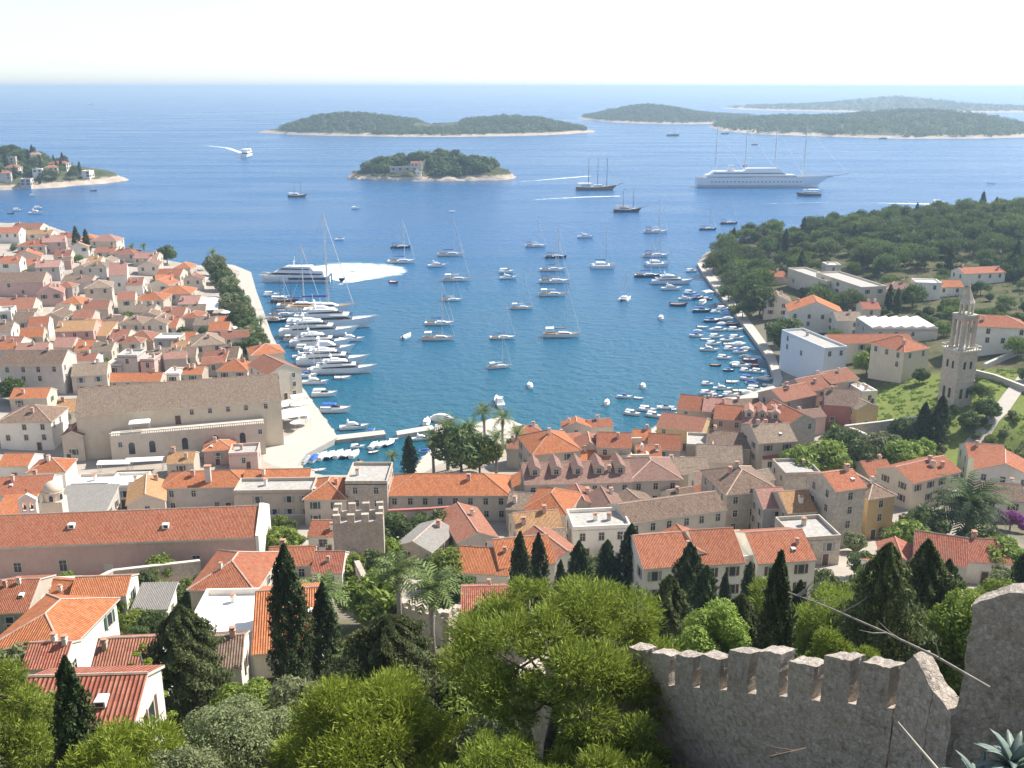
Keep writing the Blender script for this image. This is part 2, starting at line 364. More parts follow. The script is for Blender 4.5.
# ------------------------------------------------------------------ the ground
def ground():
    ny, nx = _GX.shape
    bump = (np.sin(_GX*0.21+_GY*0.13)+np.sin(_GX*0.09-_GY*0.17))*0.25*np.clip((_GY < 120)+0.0, 0, 1)
    V = np.stack([_GX, _GY, TZ+bump], -1).reshape(-1, 3)
    a = (np.arange(ny-1)[:,None]*nx+np.arange(nx-1)[None,:]).ravel()
    F = np.stack([a, a+1, a+nx+1, a+nx], 1)
    m, nd, lk, b = mat('ground_cover')
    at = N(nd, 'ShaderNodeAttribute', attribute_name='zone')
    t = N(nd, 'ShaderNodeTexCoord'); n1 = N(nd, 'ShaderNodeTexNoise', Scale=0.12, Detail=9.0, Roughness=0.7); lk.new(t.outputs['Object'], n1.inputs['Vector'])
    n2 = N(nd, 'ShaderNodeTexNoise', Scale=1.3, Detail=6.0, Roughness=0.7); lk.new(t.outputs['Object'], n2.inputs['Vector'])
    scrub = ramp(nd, lk, n1.outputs[0], [(0.35, (0.05,0.06,0.025)), (0.5, (0.10,0.10,0.045)), (0.62, (0.13,0.11,0.065)), (0.75, (0.22,0.18,0.12))])
    town = ramp(nd, lk, n1.outputs[0], [(0.3, (0.30,0.26,0.22)), (0.7, (0.46,0.41,0.35))])
    field = ramp(nd, lk, n2.outputs[0], [(0.3, (0.10,0.15,0.03)), (0.5, (0.16,0.20,0.05)), (0.75, (0.26,0.25,0.09))])
    sp = N(nd, 'ShaderNodeSeparateColor'); lk.new(at.outputs['Color'], sp.inputs[0])
    c = mixc(nd, lk, sp.outputs[0], scrub, town); c = mixc(nd, lk, sp.outputs[1], c, field)
    rock = ramp(nd, lk, n2.outputs[0], [(0.3, (0.30,0.25,0.2)), (0.6, (0.52,0.46,0.39))])
    c = mixc(nd, lk, sp.outputs[2], c, rock)
    lk.new(c, b.inputs['Base Color']); b.inputs['Roughness'].default_value = 0.95; b.inputs['Specular IOR Level'].default_value = 0.1
    me = np_mesh('ground', V, F, m, True)
    X, Y = V[:,0], V[:,1]
    town = np.clip((Y-120)/30, 0, 1)*np.clip((110-X)/25, 0, 1)
    fld = ((np.hypot((X-128)/30, (Y-272)/26) < 1) | (np.hypot((X-112)/16, (Y-240)/26) < 1)).astype(float)
    rock = np.clip((4.5-np.abs(_sd.ravel()))/3, 0, 1)*((X > 95) & (Y > 480))
    ca = me.color_attributes.new('zone', 'FLOAT_COLOR', 'POINT')
    ca.data.foreach_set('color', np.stack([town, fld, rock, np.ones_like(X)], 1).astype(np.float32).ravel())
    tag(put('ground', me), 'dry hillside, town ground and headland around the harbour', kind='structure')
ground()

def sea():
    m, nd, lk, b = mat('sea_water')
    g = N(nd, 'ShaderNodeNewGeometry')
    sx = N(nd, 'ShaderNodeSeparateXYZ'); lk.new(g.outputs['Position'], sx.inputs[0])
    # depth of the water: shallow teal in the harbour, deep blue off shore
    mr = N(nd, 'ShaderNodeMapRange'); mr.inputs[1].default_value = 230; mr.inputs[2].default_value = 640; lk.new(sx.outputs[1], mr.inputs[0])
    nz = N(nd, 'ShaderNodeTexNoise', Scale=0.006, Detail=5.0, Roughness=0.6)
    mp = N(nd, 'ShaderNodeMapping'); mp.inputs['Scale'].default_value = (0.35, 1.6, 1); lk.new(g.outputs['Position'], mp.inputs[0]); lk.new(mp.outputs[0], nz.inputs['Vector'])
    ad = N(nd, 'ShaderNodeMath', operation='MULTIPLY_ADD'); lk.new(nz.outputs[0], ad.inputs[0]); ad.inputs[1].default_value = 0.35; 
    sb = N(nd, 'ShaderNodeMath', operation='SUBTRACT'); lk.new(mr.outputs[0], sb.inputs[0]); sb.inputs[1].default_value = 0.17; lk.new(sb.outputs[0], ad.inputs[2])
    c = ramp(nd, lk, ad.outputs[0], [(0.0, (0.007,0.098,0.142)), (0.35, (0.008,0.103,0.19)), (1.0, (0.009,0.098,0.25))])
    lk.new(c, b.inputs['Base Color'])
    b.inputs['IOR'].default_value = 1.33
    # wind streaks change how rough the surface is
    n5 = N(nd, 'ShaderNodeTexNoise', Scale=0.012, Detail=6.0, Roughness=0.65); m5 = N(nd, 'ShaderNodeMapping'); m5.inputs['Scale'].default_value = (0.25, 1.5, 1); m5.inputs['Rotation'].default_value = (0,0,0.15)
    lk.new(g.outputs['Position'], m5.inputs[0]); lk.new(m5.outputs[0], n5.inputs['Vector'])
    rr = N(nd, 'ShaderNodeMapRange'); rr.inputs[1].default_value = 0.35; rr.inputs[2].default_value = 0.65; rr.inputs[3].default_value = 0.16; rr.inputs[4].default_value = 0.34; lk.new(n5.outputs[0], rr.inputs[0])
    lk.new(rr.outputs[0], b.inputs['Roughness'])
    n3 = N(nd, 'ShaderNodeTexNoise', Scale=0.26, Detail=5.0, Roughness=0.6); lk.new(g.outputs['Position'], n3.inputs['Vector'])
    n4 = N(nd, 'ShaderNodeTexNoise', Scale=0.07, Detail=3.0); m4 = N(nd, 'ShaderNodeMapping'); m4.inputs['Scale'].default_value = (0.5, 1.4, 1); lk.new(g.outputs['Position'], m4.inputs[0]); lk.new(m4.outputs[0], n4.inputs['Vector'])
    b1 = N(nd, 'ShaderNodeBump', Strength=1.0, Distance=1.3); lk.new(n3.outputs[0], b1.inputs['Height'])
    b2 = N(nd, 'ShaderNodeBump', Strength=0.45, Distance=1.2); lk.new(n4.outputs[0], b2.inputs['Height']); lk.new(b1.outputs[0], b2.inputs['Normal'])
    lk.new(b2.outputs[0], b.inputs['Normal'])
    q = MB(); q.face([(-25000,-600,0),(25000,-600,0),(25000,25000,0),(-25000,25000,0)])
    tag(q.build('sea', m), 'blue sea with a teal harbour', kind='structure')
sea()

def haze():
    m = bpy.data.materials.new('haze_air'); m.use_nodes = True; nt = m.node_tree
    for n in list(nt.nodes): nt.nodes.remove(n)
    o = nt.nodes.new('ShaderNodeOutputMaterial'); v = nt.nodes.new('ShaderNodeVolumePrincipled')
    v.inputs['Color'].default_value = (0.57, 0.77, 1.0, 1); v.inputs['Density'].default_value = HAZE_DENSITY; v.inputs['Anisotropy'].default_value = 0.25
    nt.links.new(v.outputs[0], o.inputs['Volume'])
    q = MB(); q.box((0, 12200, 54), (52000, 26400, 120))
    tag(q.build('haze', m), 'pale summer haze over the sea', kind='stuff')
haze()

# ------------------------------------------------------------------ foliage makers
def leaf_cloud(centres, radii, n_per, size, flat=0.75, seed=1, up=0.35, aspect=1.0, shell=0.55, tuft=False):
    """quads scattered through clumps; each leaf faces roughly outward"""
    g = np.random.default_rng(seed); centres = np.asarray(centres, float); radii = np.asarray(radii, float)
    w = radii**2; w = w/w.sum(); n = int(n_per)
    k = g.choice(len(centres), n, p=w)
    d = g.normal(size=(n,3)); d /= np.linalg.norm(d, axis=1)[:,None]
    rr = radii[k]*(shell+(1-shell)*g.random(n)**0.6)
    P = centres[k] + d*rr[:,None]*np.array([1,1,flat])
    nrm = d*0.8+g.normal(size=(n,3))*0.55+np.array([0,0,up]); nrm /= np.linalg.norm(nrm, axis=1)[:,None]
    a = np.cross(nrm, g.normal(size=(n,3))); a /= np.linalg.norm(a, axis=1)[:,None]; b = np.cross(nrm, a)
    if tuft:
        a = d*np.array([1,1,.7])+g.normal(size=(n,3))*0.5+np.array([0,0,.55]); a /= np.linalg.norm(a, axis=1)[:,None]; b = np.cross(a, g.normal(size=(n,3))); b /= np.linalg.norm(b, axis=1)[:,None]
        P = P+d*(radii[k]*np.abs(g.normal(size=n))*0.16)[:,None]
    s = size*(0.6+0.8*g.random(n))[:,None]
    a = a*s*aspect; b = b*s/aspect
    V = np.stack([P-a, P-b*0.6, P+a, P+b*0.6], 1).reshape(-1,3)
    F = np.arange(4*n).reshape(-1,4)
    return V, F
GREENS = {'pine': leaf_mat('pine_needles', (0.125,0.175,0.026), (0.32,0.385,0.065)),
          'pine_dark': leaf_mat('pine_needles_dark', (0.06,0.10,0.032), (0.15,0.20,0.058)),
          'bright': leaf_mat('bright_leaves', (0.13,0.20,0.03), (0.29,0.37,0.07)),
          'olive': leaf_mat('olive_leaves', (0.14,0.17,0.075), (0.29,0.32,0.155)),
          'dark': leaf_mat('cypress_leaves', (0.032,0.055,0.02), (0.10,0.14,0.048), 0.3),
          'cedar': leaf_mat('grey_cypress_leaves', (0.075,0.105,0.038), (0.19,0.225,0.09), 0.35),
          'palm': leaf_mat('palm_leaves', (0.085,0.14,0.04), (0.24,0.31,0.10)),
          'palm_dark': leaf_mat('dark_palm_leaves', (0.04,0.075,0.022), (0.11,0.16,0.05)),
          'pine_mid': leaf_mat('pine_needles_mid', (0.085,0.135,0.03), (0.20,0.27,0.06)),
          'yellow': leaf_mat('yellow_pine', (0.155,0.22,0.024), (0.36,0.44,0.06)),
          'magenta': leaf_mat('bougainvillea', (0.20,0.05,0.20), (0.42,0.12,0.40))}
def limb_mesh(pts_list, m=BARK, n=6):
    q = MB()
    for pts, rad in pts_list: q.tube(pts, rad, n)
    return q.mesh('trunk', m, True)
def pine_meshes(h, r, leaves, size, seed, tilt=0.0, crown_from=0.45, mat_='pine', flat=0.6, nclump=None, clump=0.24):
    g = random.Random(seed); tr = []
    top = Vector((tilt*h, 0, h*0.86))
    bend = [Vector((0,0,-1.5)), Vector((tilt*h*0.15, g.uniform(-.03,.03)*h, h*0.3)), Vector((tilt*h*0.5, g.uniform(-.04,.04)*h, h*0.6)), top]
    r0 = h*0.024; tr.append((bend, [r0*1.3, r0, r0*0.75, r0*0.35]))
    cs, rs = [], []; nclump = nclump or 26
    for i in range(nclump):
        a = i*2.39996+g.uniform(-.3,.3); f = math.sqrt((i+0.5)/nclump); rad = r*f*g.uniform(0.78,1.15)
        zz = h*(crown_from+(1-crown_from)*(math.sqrt(max(0.03, 1-f*f*0.95)))*g.uniform(0.62,1.04)) - h*0.05
        c = Vector((tilt*h*0.8+rad*math.cos(a), rad*math.sin(a), zz)); cs.append(c); rs.append(r*clump*g.choice((0.6,0.8,1.0,1.3,1.5)))
        if i % 2 == 0 or nclump > 24:
            b = bend[2].lerp(top, g.random()) if f < 0.8 else bend[1].lerp(bend[2], g.uniform(.6, 1))
            mid = b.lerp(c, 0.55)+Vector((0,0,-h*0.03)); tr.append(([b, mid, c+Vector((0,0,-rs[-1]*0.3))], [r0*0.35, r0*0.22, r0*0.08]))
    V, F = leaf_cloud(cs, rs, leaves, size, flat, seed, 0.8, 1.9, .35, True)
    return limb_mesh(tr), np_mesh('crown', V, F, GREENS[mat_])
def column_meshes(h, r, leaves, size, seed, mat_='dark', base=0.05, belly=0.35, rough=0.16):
    g = np.random.default_rng(seed); n = leaves
    t = base+(1-base)*g.random(n)**0.85
    prof = np.where(t < belly, 0.62+0.38*np.sin(np.clip(t/belly,0,1)*math.pi/2), np.cos(np.clip((t-belly)/(1.0-belly),0,1)*math.pi/2)**0.75)
    ang = g.random(n)*2*math.pi
    lump = 1+rough*np.sin(ang*3+t*9+seed)+rough*0.9*np.sin(ang*5-t*23)+rough*0.7*np.sin(ang*9+t*41)
    rr = r*prof*lump*(0.72+0.34*g.random(n))
    P = np.stack([rr*np.cos(ang), rr*np.sin(ang), t*h], 1)
    d = np.stack([np.cos(ang)*0.55, np.sin(ang)*0.55, np.full(n,0.25)],1)+g.normal(size=(n,3))*0.45
    d /= np.linalg.norm(d,axis=1)[:,None]
    upv = np.stack([np.cos(ang)*0.25,np.sin(ang)*0.25,np.ones(n)],1)+g.normal(size=(n,3))*0.3
    b = upv-(upv*d).sum(1)[:,None]*d; b /= np.linalg.norm(b,axis=1)[:,None]; a = np.cross(d,b)
    s = size*(0.6+0.8*g.random(n))[:,None]
    V = np.stack([P-a*s*0.5, P-b*s, P+a*s*0.5, P+b*s*1.3],1).reshape(-1,3); F = np.arange(4*n).reshape(-1,4)
    # inner core so the sky does not show through the column
    tr = limb_mesh([([(0,0,-1.5),(0,0,h*0.5),(0,0,h*0.93)], [h*0.016,h*0.012,0.02])])
    return tr, np_mesh('crown', V, F, GREENS[mat_])
def round_meshes(h, r, leaves, size, seed, mat_='bright', nclump=14, trunk=0.35, flat=0.85, clump=0.42):
    g = random.Random(seed); cs, rs, tr = [], [], []
    z0 = h*trunk; r0 = h*0.03
    tr.append(([(0,0,-1.5),(g.uniform(-.1,.1)*r,g.uniform(-.1,.1)*r,z0),(0,0,h*0.75)], [r0*1.2,r0*0.8,r0*0.25]))
    for i in range(nclump):
        a = i*2.39996+g.uniform(-.4,.4); u = 1-2*(i+0.5)/nclump; q = math.sqrt(1-u*u)
        c = Vector((r*0.66*q*math.cos(a)*g.uniform(.75,1.15), r*0.66*q*math.sin(a)*g.uniform(.75,1.15), z0+(h-z0)*(0.5+u*0.36*g.uniform(.8,1.1))))
        cs.append(c); rs.append(r*clump*g.uniform(.7,1.25))
        if i % 3 == 0: tr.append(([(0,0,z0*0.9), Vector((0,0,z0)).lerp(c,.6), c], [r0*0.5,r0*0.3,r0*0.1]))
    V, F = leaf_cloud(cs, rs, leaves, size, flat, seed, 0.3, 1.25)
    return limb_mesh(tr), np_mesh('crown', V, F, GREENS[mat_])
def palm_meshes(h, r, nf, seed, droop=0.9, skirt=True, stout=0.035, leafm='palm', lw=0.20):
    g = random.Random(seed); V, F = [], []
    def quad(p): i = len(V); V.extend(p); F.append((i,i+1,i+2,i+3))
    for k in range(nf):
        a = k*2.39996+g.uniform(-.2,.2); el = R(78)*(1-k/nf)**0.8 - R(25)*(k/nf); L = r*g.uniform(.85,1.1)
        if k > nf*0.86 and skirt: el = R(-55); L *= 0.7
        p = Vector((0,0,h)); dirh = Vector((math.cos(a), math.sin(a), 0)); side = Vector((-math.sin(a), math.cos(a), 0)); pts = [p.copy()]; e = el; ns = 9
        for s_ in range(ns):
            p = p+(dirh*math.cos(e)+Vector((0,0,1))*math.sin(e))*(L/ns); e -= droop*R(105)/ns*(0.5+s_/ns); pts.append(p.copy())
        for s_ in range(ns):
            p0, p1 = pts[s_], pts[s_+1]; t = (s_+0.5)/ns; wl_ = L*lw*math.sin(math.pi*min(1, 0.12+t*0.9))
            upn = (p1-p0).cross(side).normalized(); upn = -upn if upn.z < 0 else upn
            for sg in (-1, 1):
                for q_ in ((0.0,) if lw > .15 else (0.0, 0.5)):
                    b0 = p0.lerp(p1, q_); b1 = p0.lerp(p1, q_+(0.72 if lw > .15 else .34))
                    tip = b0.lerp(b1, .5)+side*sg*wl_+(p1-p0).normalized()*wl_*0.6-upn*wl_*0.25
                    quad([tuple(b0), tuple(b1), tuple(tip+(p1-p0)*0.22), tuple(tip)])
    tr = limb_mesh([([(0,0,-1.5),(0.02*h,0,h*.5),(0,0,h)], [h*stout*1.3,h*stout,h*stout*1.25])], BARK_GREY, 8)
    return tr, np_mesh('crown', np.array(V), np.array(F), GREENS[leafm])
TREE = {}
def tree_kind(key, meshes): TREE[key] = meshes
tree_kind('far_pine', pine_meshes(8, 4.2, 1500, 0.42, 11, 0.05, 0.35, 'pine_dark', 0.7, 16, 0.36))
tree_kind('far_pine_b', pine_meshes(9, 4.6, 1700, 0.42, 12, -0.05, 0.3, 'pine_dark', 0.7, 18, 0.34))
tree_kind('far_pine_c', pine_meshes(7, 4.0, 1400, 0.42, 13, 0.02, 0.3, 'pine_mid', 0.75, 14, 0.38))
tree_kind('far_round', round_meshes(6, 3.4, 1300, 0.40, 14, 'pine_dark', 12, 0.2))
tree_kind('far_cypress', column_meshes(11, 1.5, 900, 0.5, 15))
tree_kind('garden', round_meshes(5, 2.8, 2600, 0.26, 16, 'bright', 14, 0.25))
tree_kind('garden_b', round_meshes(5.5, 3.0, 2600, 0.26, 17, 'pine_dark', 13, 0.25))
tree_kind('garden_c', round_meshes(4.5, 2.8, 2600, 0.24, 18, 'olive', 13, 0.25))
tree_kind('palm', palm_meshes(6.5, 2.9, 34, 19))
tree_kind('canary_palm', palm_meshes(3.8, 5.0, 64, 20, 1.25, False, 0.11, 'palm_dark', 0.115))
tree_kind('far_palm', palm_meshes(7, 3.2, 26, 21))
NAMES = {'far_pine':'pine_tree','far_pine_b':'pine_tree','far_pine_c':'pine_tree','far_round':'bushy_tree','far_cypress':'cypress_tree','garden':'garden_tree','garden_b':'garden_tree','garden_c':'olive_tree',
         'palm':'palm_tree','canary_palm':'palm_tree','far_palm':'palm_tree'}
def tree(key, p, scale=1.0, label=None, cat=None, group=None, rz=None, name=None, sz=None):
    t = thing(name or NAMES.get(key, 'tree'), p, rnd.uniform(0, 6.28) if rz is None else rz, label, cat or 'tree', group, (scale, scale, scale*(sz or 1)))
    tm, cm = TREE[key]; put('trunk', tm, t); put('crown', cm, t); return t
def ground_p(px, py): return on_ground(px, py)
def gp(x, y): return Vector((x, y, H(x, y)))
def tree_px(key, px, py_top, py_base, label, cat=None, group=None, name=None, fat=1.0):
    """a tree standing where the ray through its foot meets the ground, as tall as it looks there"""
    p = on_ground(px, py_base); L = (p-CAM).length
    d = ray(px, py_top); q = CAM+d*(p.y/d.y); hh = max(1.0, q.z-p.z)
    ref = top_of(key)
    s = hh/ref
    return tree(key, p, s*fat, label, cat, group, None, name, 1/fat)
_REF = {}
def top_of(key):
    if key not in _REF:
        me = TREE[key][1]; a = np.empty(len(me.vertices)*3, np.float32); me.vertices.foreach_get('co', a); _REF[key] = float(np.percentile(a[2::3], 99.7))
    return _REF[key]

# ------------------------------------------------------------------ islands and the far headland: rocky rim, ground, woods
def island(name, label, cx, cy_, rx, ry, prof, wood_label, seed, woods=True, ntree=900, th=7.0, rot=0.0, rim=1.0, coast=0.12, wood_mat='pine_dark', tree_from=0.14, leafs=34, cover=1.0, height=30.0, clear=None):
    """prof(u,v) gives 0..1 height over the unit disc"""
    g = np.random.default_rng(seed); nr, na = 26, 96
    ang = np.linspace(0, 2*math.pi, na, endpoint=False)
    wob = 1+coast*(0.5*np.sin(3*ang+seed)+0.35*np.sin(5*ang+1.7*seed)+0.25*np.sin(9*ang+seed*0.6)+0.15*np.sin(17*ang))
    def surf(u, v, q):
        e = np.clip((1-q)/0.10, 0, 1)
        return -1.5+ (2.0+g_rim*np.clip(rimv(np.arctan2(v,u)),.12,2)*np.minimum(1,e*1.4))*np.minimum(1, (1.02-q)/0.03).clip(0,1) + height*prof(u, v)*np.clip((1-q)/0.3,0,1)**0.8
    g_rim = 3.0*rim
    rimv = lambda a: 0.55+0.5*np.sin(4*a+seed)+0.45*np.sin(9*a+2.1*seed)*np.sin(3*a)+0.3*np.sin(23*a)
    rr = np.concatenate([np.linspace(0.02, 0.9, nr-8), np.linspace(0.92, 1.03, 8)])
    Q, A = np.meshgrid(rr, ang, indexing='ij'); W = np.broadcast_to(wob, Q.shape)
    U, Vv = Q*np.cos(A), Q*np.sin(A)
    Z = surf(U, Vv, Q)+g.normal(size=Q.shape)*0.5*rim*(Q > 0.85)*(Q < 1.0)
    X0, Y0 = U*W*rx, Vv*W*ry; X = cx+X0*math.cos(rot)-Y0*math.sin(rot); Y = cy_+X0*math.sin(rot)+Y0*math.cos(rot)
    V = np.stack([X, Y, Z], -1).reshape(-1, 3)
    i = (np.arange(nr-1)[:,None]*na+np.arange(na)[None,:]).ravel(); j = (np.arange(nr-1)[:,None]*na+(np.arange(na)[None,:]+1) % na).ravel()
    Fq = np.stack([i, i+na, j+na, j], 1)
    tag(put(name, np_mesh(name, V, Fq, ISLAND, True)), label, kind='structure')
    if woods:
        n = ntree; q = np.sqrt(g.random(n))*(1-tree_from); a = g.random(n)*2*math.pi
        keep = np.sin(q*7+a*3+seed)+np.sin(a*7+seed*2)*0.7 < 1.2*cover+0.2
        if clear is not None: keep &= ~clear(q*np.cos(a), q*np.sin(a))
        q, a = q[keep], a[keep]; wv = np.interp(a, np.r_[ang, 2*math.pi], np.r_[wob, wob[0]])
        u, v = q*np.cos(a), q*np.sin(a); z = surf(u, v, q)
        x0, y0 = u*wv*rx, v*wv*ry
        C = np.stack([cx+x0*math.cos(rot)-y0*math.sin(rot), cy_+x0*math.sin(rot)+y0*math.cos(rot), z+th*0.45], 1)
        sz = th*(0.3+0.55*g.random(len(C))**1.6)
        Vl, Fl = leaf_cloud(C, sz, len(C)*leafs, th*0.17, 0.8, seed, 0.5, 1.2, 0.7)
        tag(put('woodland', np_mesh('woodland', Vl, Fl, GREENS[wood_mat])), wood_label, kind='stuff')
    def zat(x, y):
        dx, dy = x-cx, y-cy_; x0 = dx*math.cos(-rot)-dy*math.sin(-rot); y0 = dx*math.sin(-rot)+dy*math.cos(-rot)
        a = math.atan2(y0/ry, x0/rx) % (2*math.pi); wv = np.interp(a, np.r_[ang, 2*math.pi], np.r_[wob, wob[0]]); u, v = x0/rx/wv, y0/ry/wv
        return float(surf(np.array(u), np.array(v), np.array(math.hypot(u, v))))
    return zat
def _island_mat():
    m, nd, lk, b = mat('island_ground')
    g = N(nd, 'ShaderNodeNewGeometry'); sx = N(nd, 'ShaderNodeSeparateXYZ'); lk.new(g.outputs['Position'], sx.inputs[0])
    n1 = N(nd, 'ShaderNodeTexNoise', Scale=0.08, Detail=7.0, Roughness=0.7); lk.new(g.outputs['Position'], n1.inputs['Vector'])
    md = N(nd, 'ShaderNodeMath', operation='MULTIPLY_ADD'); lk.new(n1.outputs[0], md.inputs[0]); md.inputs[1].default_value = 7.0; ad = N(nd, 'ShaderNodeMath', operation='SUBTRACT'); lk.new(sx.outputs[2], ad.inputs[0]); ad.inputs[1].default_value = 7.5; lk.new(ad.outputs[0], md.inputs[2])
    scr = ramp(nd, lk, n1.outputs[0], [(0.35, (0.055,0.075,0.035)), (0.6, (0.11,0.115,0.055)), (0.75, (0.27,0.22,0.16))])
    rk = ramp(nd, lk, n1.outputs[0], [(0.3, (0.30,0.235,0.18)), (0.5, (0.44,0.36,0.285)), (0.65, (0.56,0.48,0.39))])
    f = ramp(nd, lk, md.outputs[0], [(0.0, (0,)*3), (1.0, (1,)*3)])
    lk.new(mixc(nd, lk, f, rk, scr), b.inputs['Base Color']); b.inputs['Roughness'].default_value = 0.95; b.inputs['Specular IOR Level'].default_value = 0.1
    return m
ISLAND = _island_mat()
def span(x0, x1, ybase):                            # world centre and half width of a shore seen from x0 to x1 at image row ybase
    a, b = at_z(x0, ybase), at_z(x1, ybase); return (a.x+b.x)/2, a.y, (b.x-a.x)/2
bell = lambda u, v, cu, su, sv=0.6: np.exp(-((u-cu)/su)**2-(v/sv)**2)
# near islet with the fort-like house
cx, y0, rx = span(343, 516, 181)
islet_z = island('islet', 'small rocky islet with pines in the harbour mouth', cx, y0+42, rx, 48, lambda u, v: 0.9*bell(u, v, 0.05, 0.75), 'dark pine wood covering the small rocky islet', 3, True, 480, 9.0, 0, 1.7, 0.07, 'pine_dark', 0.22, 60, 1.6, 17.0, lambda u, v: (u > -.5) & (u < 0.0) & (v < -.22))
cx, y0, rx = span(236, 606, 136.5)
island('island', 'long low wooded island behind the islet', cx, y0+260, rx, 270, lambda u, v: 0.85*bell(u, v, -0.50, 0.36)+0.60*bell(u, v, 0.50, 0.42)+0.12, 'low green wood on the long double island', 5, True, 3800, 9.0, 0.0, 1.0, 0.05, 'pine_dark', 0.05, 30, 1.6, 34.0, lambda u, v: (u < -.84) | ((np.abs(u-.05) < .14) & (v > -.5)))
cx, y0, rx = span(590, 800, 124)
island('island', 'wooded island with a pale shore at the right of the channel', cx, y0+420, rx, 430, lambda u, v: 0.95*bell(u, v, -0.25, 0.5)+0.1, 'green wood on the rounded island beyond the channel', 7, True, 2600, 10.0, 0.0, 1.0, 0.05, 'pine_dark', 0.04, 30, 1.6, 33.0, lambda u, v: u < -.93)
cx, y0, rx = span(735, 1130, 140)
island('island', 'wide dark wooded island along the right of the channel', cx+60, y0+560, rx, 520, lambda u, v: 0.35*bell(u, v, -0.5, 0.4)+0.8*bell(u, v, 0.35, 0.5)+0.1, 'dark wood on the wide island at the right', 9, True, 3600, 10.0, -0.05, 1.0, 0.06, 'pine_dark', 0.03, 30, 1.6, 38.0)
cx, y0, rx = span(745, 1040, 113)
island('island', 'farthest hazy bare hill of the islands', cx*1.21, y0+800, rx*1.35, 760, lambda u, v: 0.75*bell(u, v, 0.0, 0.28)+0.45*bell(u, v, 0.0, 0.6)+0.05, 'scrub covering the farthest hazy hill', 10, True, 1700, 12.0, leafs=22, tree_from=0.04, cover=1.6, rim=1.0, coast=0.05, height=36.0)
# headland at the left edge with villas
hx, hy, _ = at_z(122, 180)
a_ = at_z(0, 193)
HX, HY = hx-262, a_.y+62
hl_z = island('headland', 'rocky wooded headland with villas across the bay', HX, HY, 270, 120, lambda u, v: 0.85*bell(u, v, 0.1, 0.55, 0.8)+0.12, 'scrub and low trees covering the far headland', 13, True, 1900, 5.0, leafs=20, tree_from=0.16, cover=1.3, rim=1.9, coast=0.07, rot=0.26, height=46.0)
n_ = 0
while n_ < 150:
    a, q = rnd.uniform(0, 6.28), math.sqrt(rnd.random())*0.95
    x, y = HX+math.cos(a)*q*255, HY+math.sin(a)*q*150
    if x < HX+70: continue
    z = hl_z(x, y)
    if z < 3.6: continue
    k = rnd.choice(['far_pine','far_pine_b','far_round','far_round','far_pine_c','far_cypress'] if rnd.random() < .9 else ['far_cypress'])
    tree(k, Vector((x, y, z-0.3)), rnd.uniform(0.8, 1.35), 'dark tree standing among the villas on the far rocky headland', 'tree', 'trees on the far headland'); n_ += 1
# pines along the silhouette of the islet
for i in range(46):
    u = -0.72+1.44*(i+0.5)/46+rnd.uniform(-.02,.02); v = rnd.uniform(-0.45, 0.25)
    cxi, y0i, rxi = span(343, 516, 181); x, y = cxi+u*rxi*0.9, y0i+42+v*48
    if abs(u+0.25) < 0.27 and v < -0.05: continue
    tree(rnd.choice(['far_pine','far_pine_b','far_pine']), Vector((x, y, islet_z(x, y)-0.5)), rnd.uniform(.85, 1.35), 'dark pine in the wood on the small rocky islet', 'tree', 'pines on the islet')

# ------------------------------------------------------------------ houses
def roof_uv(pts):
    a, b, c = Vector(pts[0]), Vector(pts[1]), Vector(pts[2]); n = (b-a).cross(c-a).normalized()
    h = Vector((0,0,1)).cross(n)
    h = Vector((1,0,0)) if h.length < 1e-4 else h.normalized()
    v = n.cross(h)
    return [(Vector(p).dot(h), Vector(p).dot(v)) for p in pts]
def slab(q, pts, th, m=0):
    q.face(pts, m, roof_uv(pts)); lo = [(p[0], p[1], p[2]-th) for p in pts]; n = len(pts)
    q.face(lo[::-1], 2)
    for i in range(n):
        j = (i+1) % n; q.face([pts[i], lo[i], lo[j], pts[j]], 2)
MESH = {}
def shared(key, fn):
    if key not in MESH: MESH[key] = fn()
    return MESH[key]
def window_mesh(w, h, style):
    """style 0 plain, 1-3 shutters, 4 arched, 5 white frame"""
    def mk():
        q = MB()
        if style == 4:
            n = 8; r = w/2
            arc = [(r*math.cos(math.pi*i/n), h/2-r+r*math.sin(math.pi*i/n)) for i in range(n+1)]
            sh = [(r, -h/2)]+arc+[(-r, -h/2)]
            big = [(x*1.25, z+(0.12 if z > -h/2+.01 else 0)) for x, z in sh]
            q.face([(x, -0.06, z) for x, z in big][::-1], 0)
            for i in range(len(big)):
                j = (i+1) % len(big); q.face([(big[i][0], -0.06, big[i][1]), (big[j][0], -0.06, big[j][1]), (big[j][0], 0.1, big[j][1]), (big[i][0], 0.1, big[i][1])], 0)
            q.face([(x, -0.075, z) for x, z in sh][::-1], 1)
        else:
            t = 0.12
            for c, d in (((0,-0.01,h/2+t/2),(w+2*t,0.14,t)), ((0,-0.03,-h/2-t/2),(w+2*t+.1,0.22,t)), ((-w/2-t/2,-0.01,0),(t,0.14,h)), ((w/2+t/2,-0.01,0),(t,0.14,h))): q.box(c, d, 0)
            q.face([(-w/2,-0.02,-h/2),(w/2,-0.02,-h/2),(w/2,-0.02,h/2),(-w/2,-0.02,h/2)], 1)
            if style in (1, 2, 3):
                for s_ in (-1, 1): q.box((s_*(w/2+t+w*0.24), -0.06, 0), (w*0.46, 0.06, h), 2)
            else:
                q.box((0,-0.035,0), (0.06,0.03,h), 0); q.box((0,-0.036,h*0.15), (w,0.028,0.06), 0)
        return q.mesh('window', [STONE_TRIM, GLASS, SHUTTER[(style-1) % 3]])
    return shared(('win', round(w,2), round(h,2), style), mk)
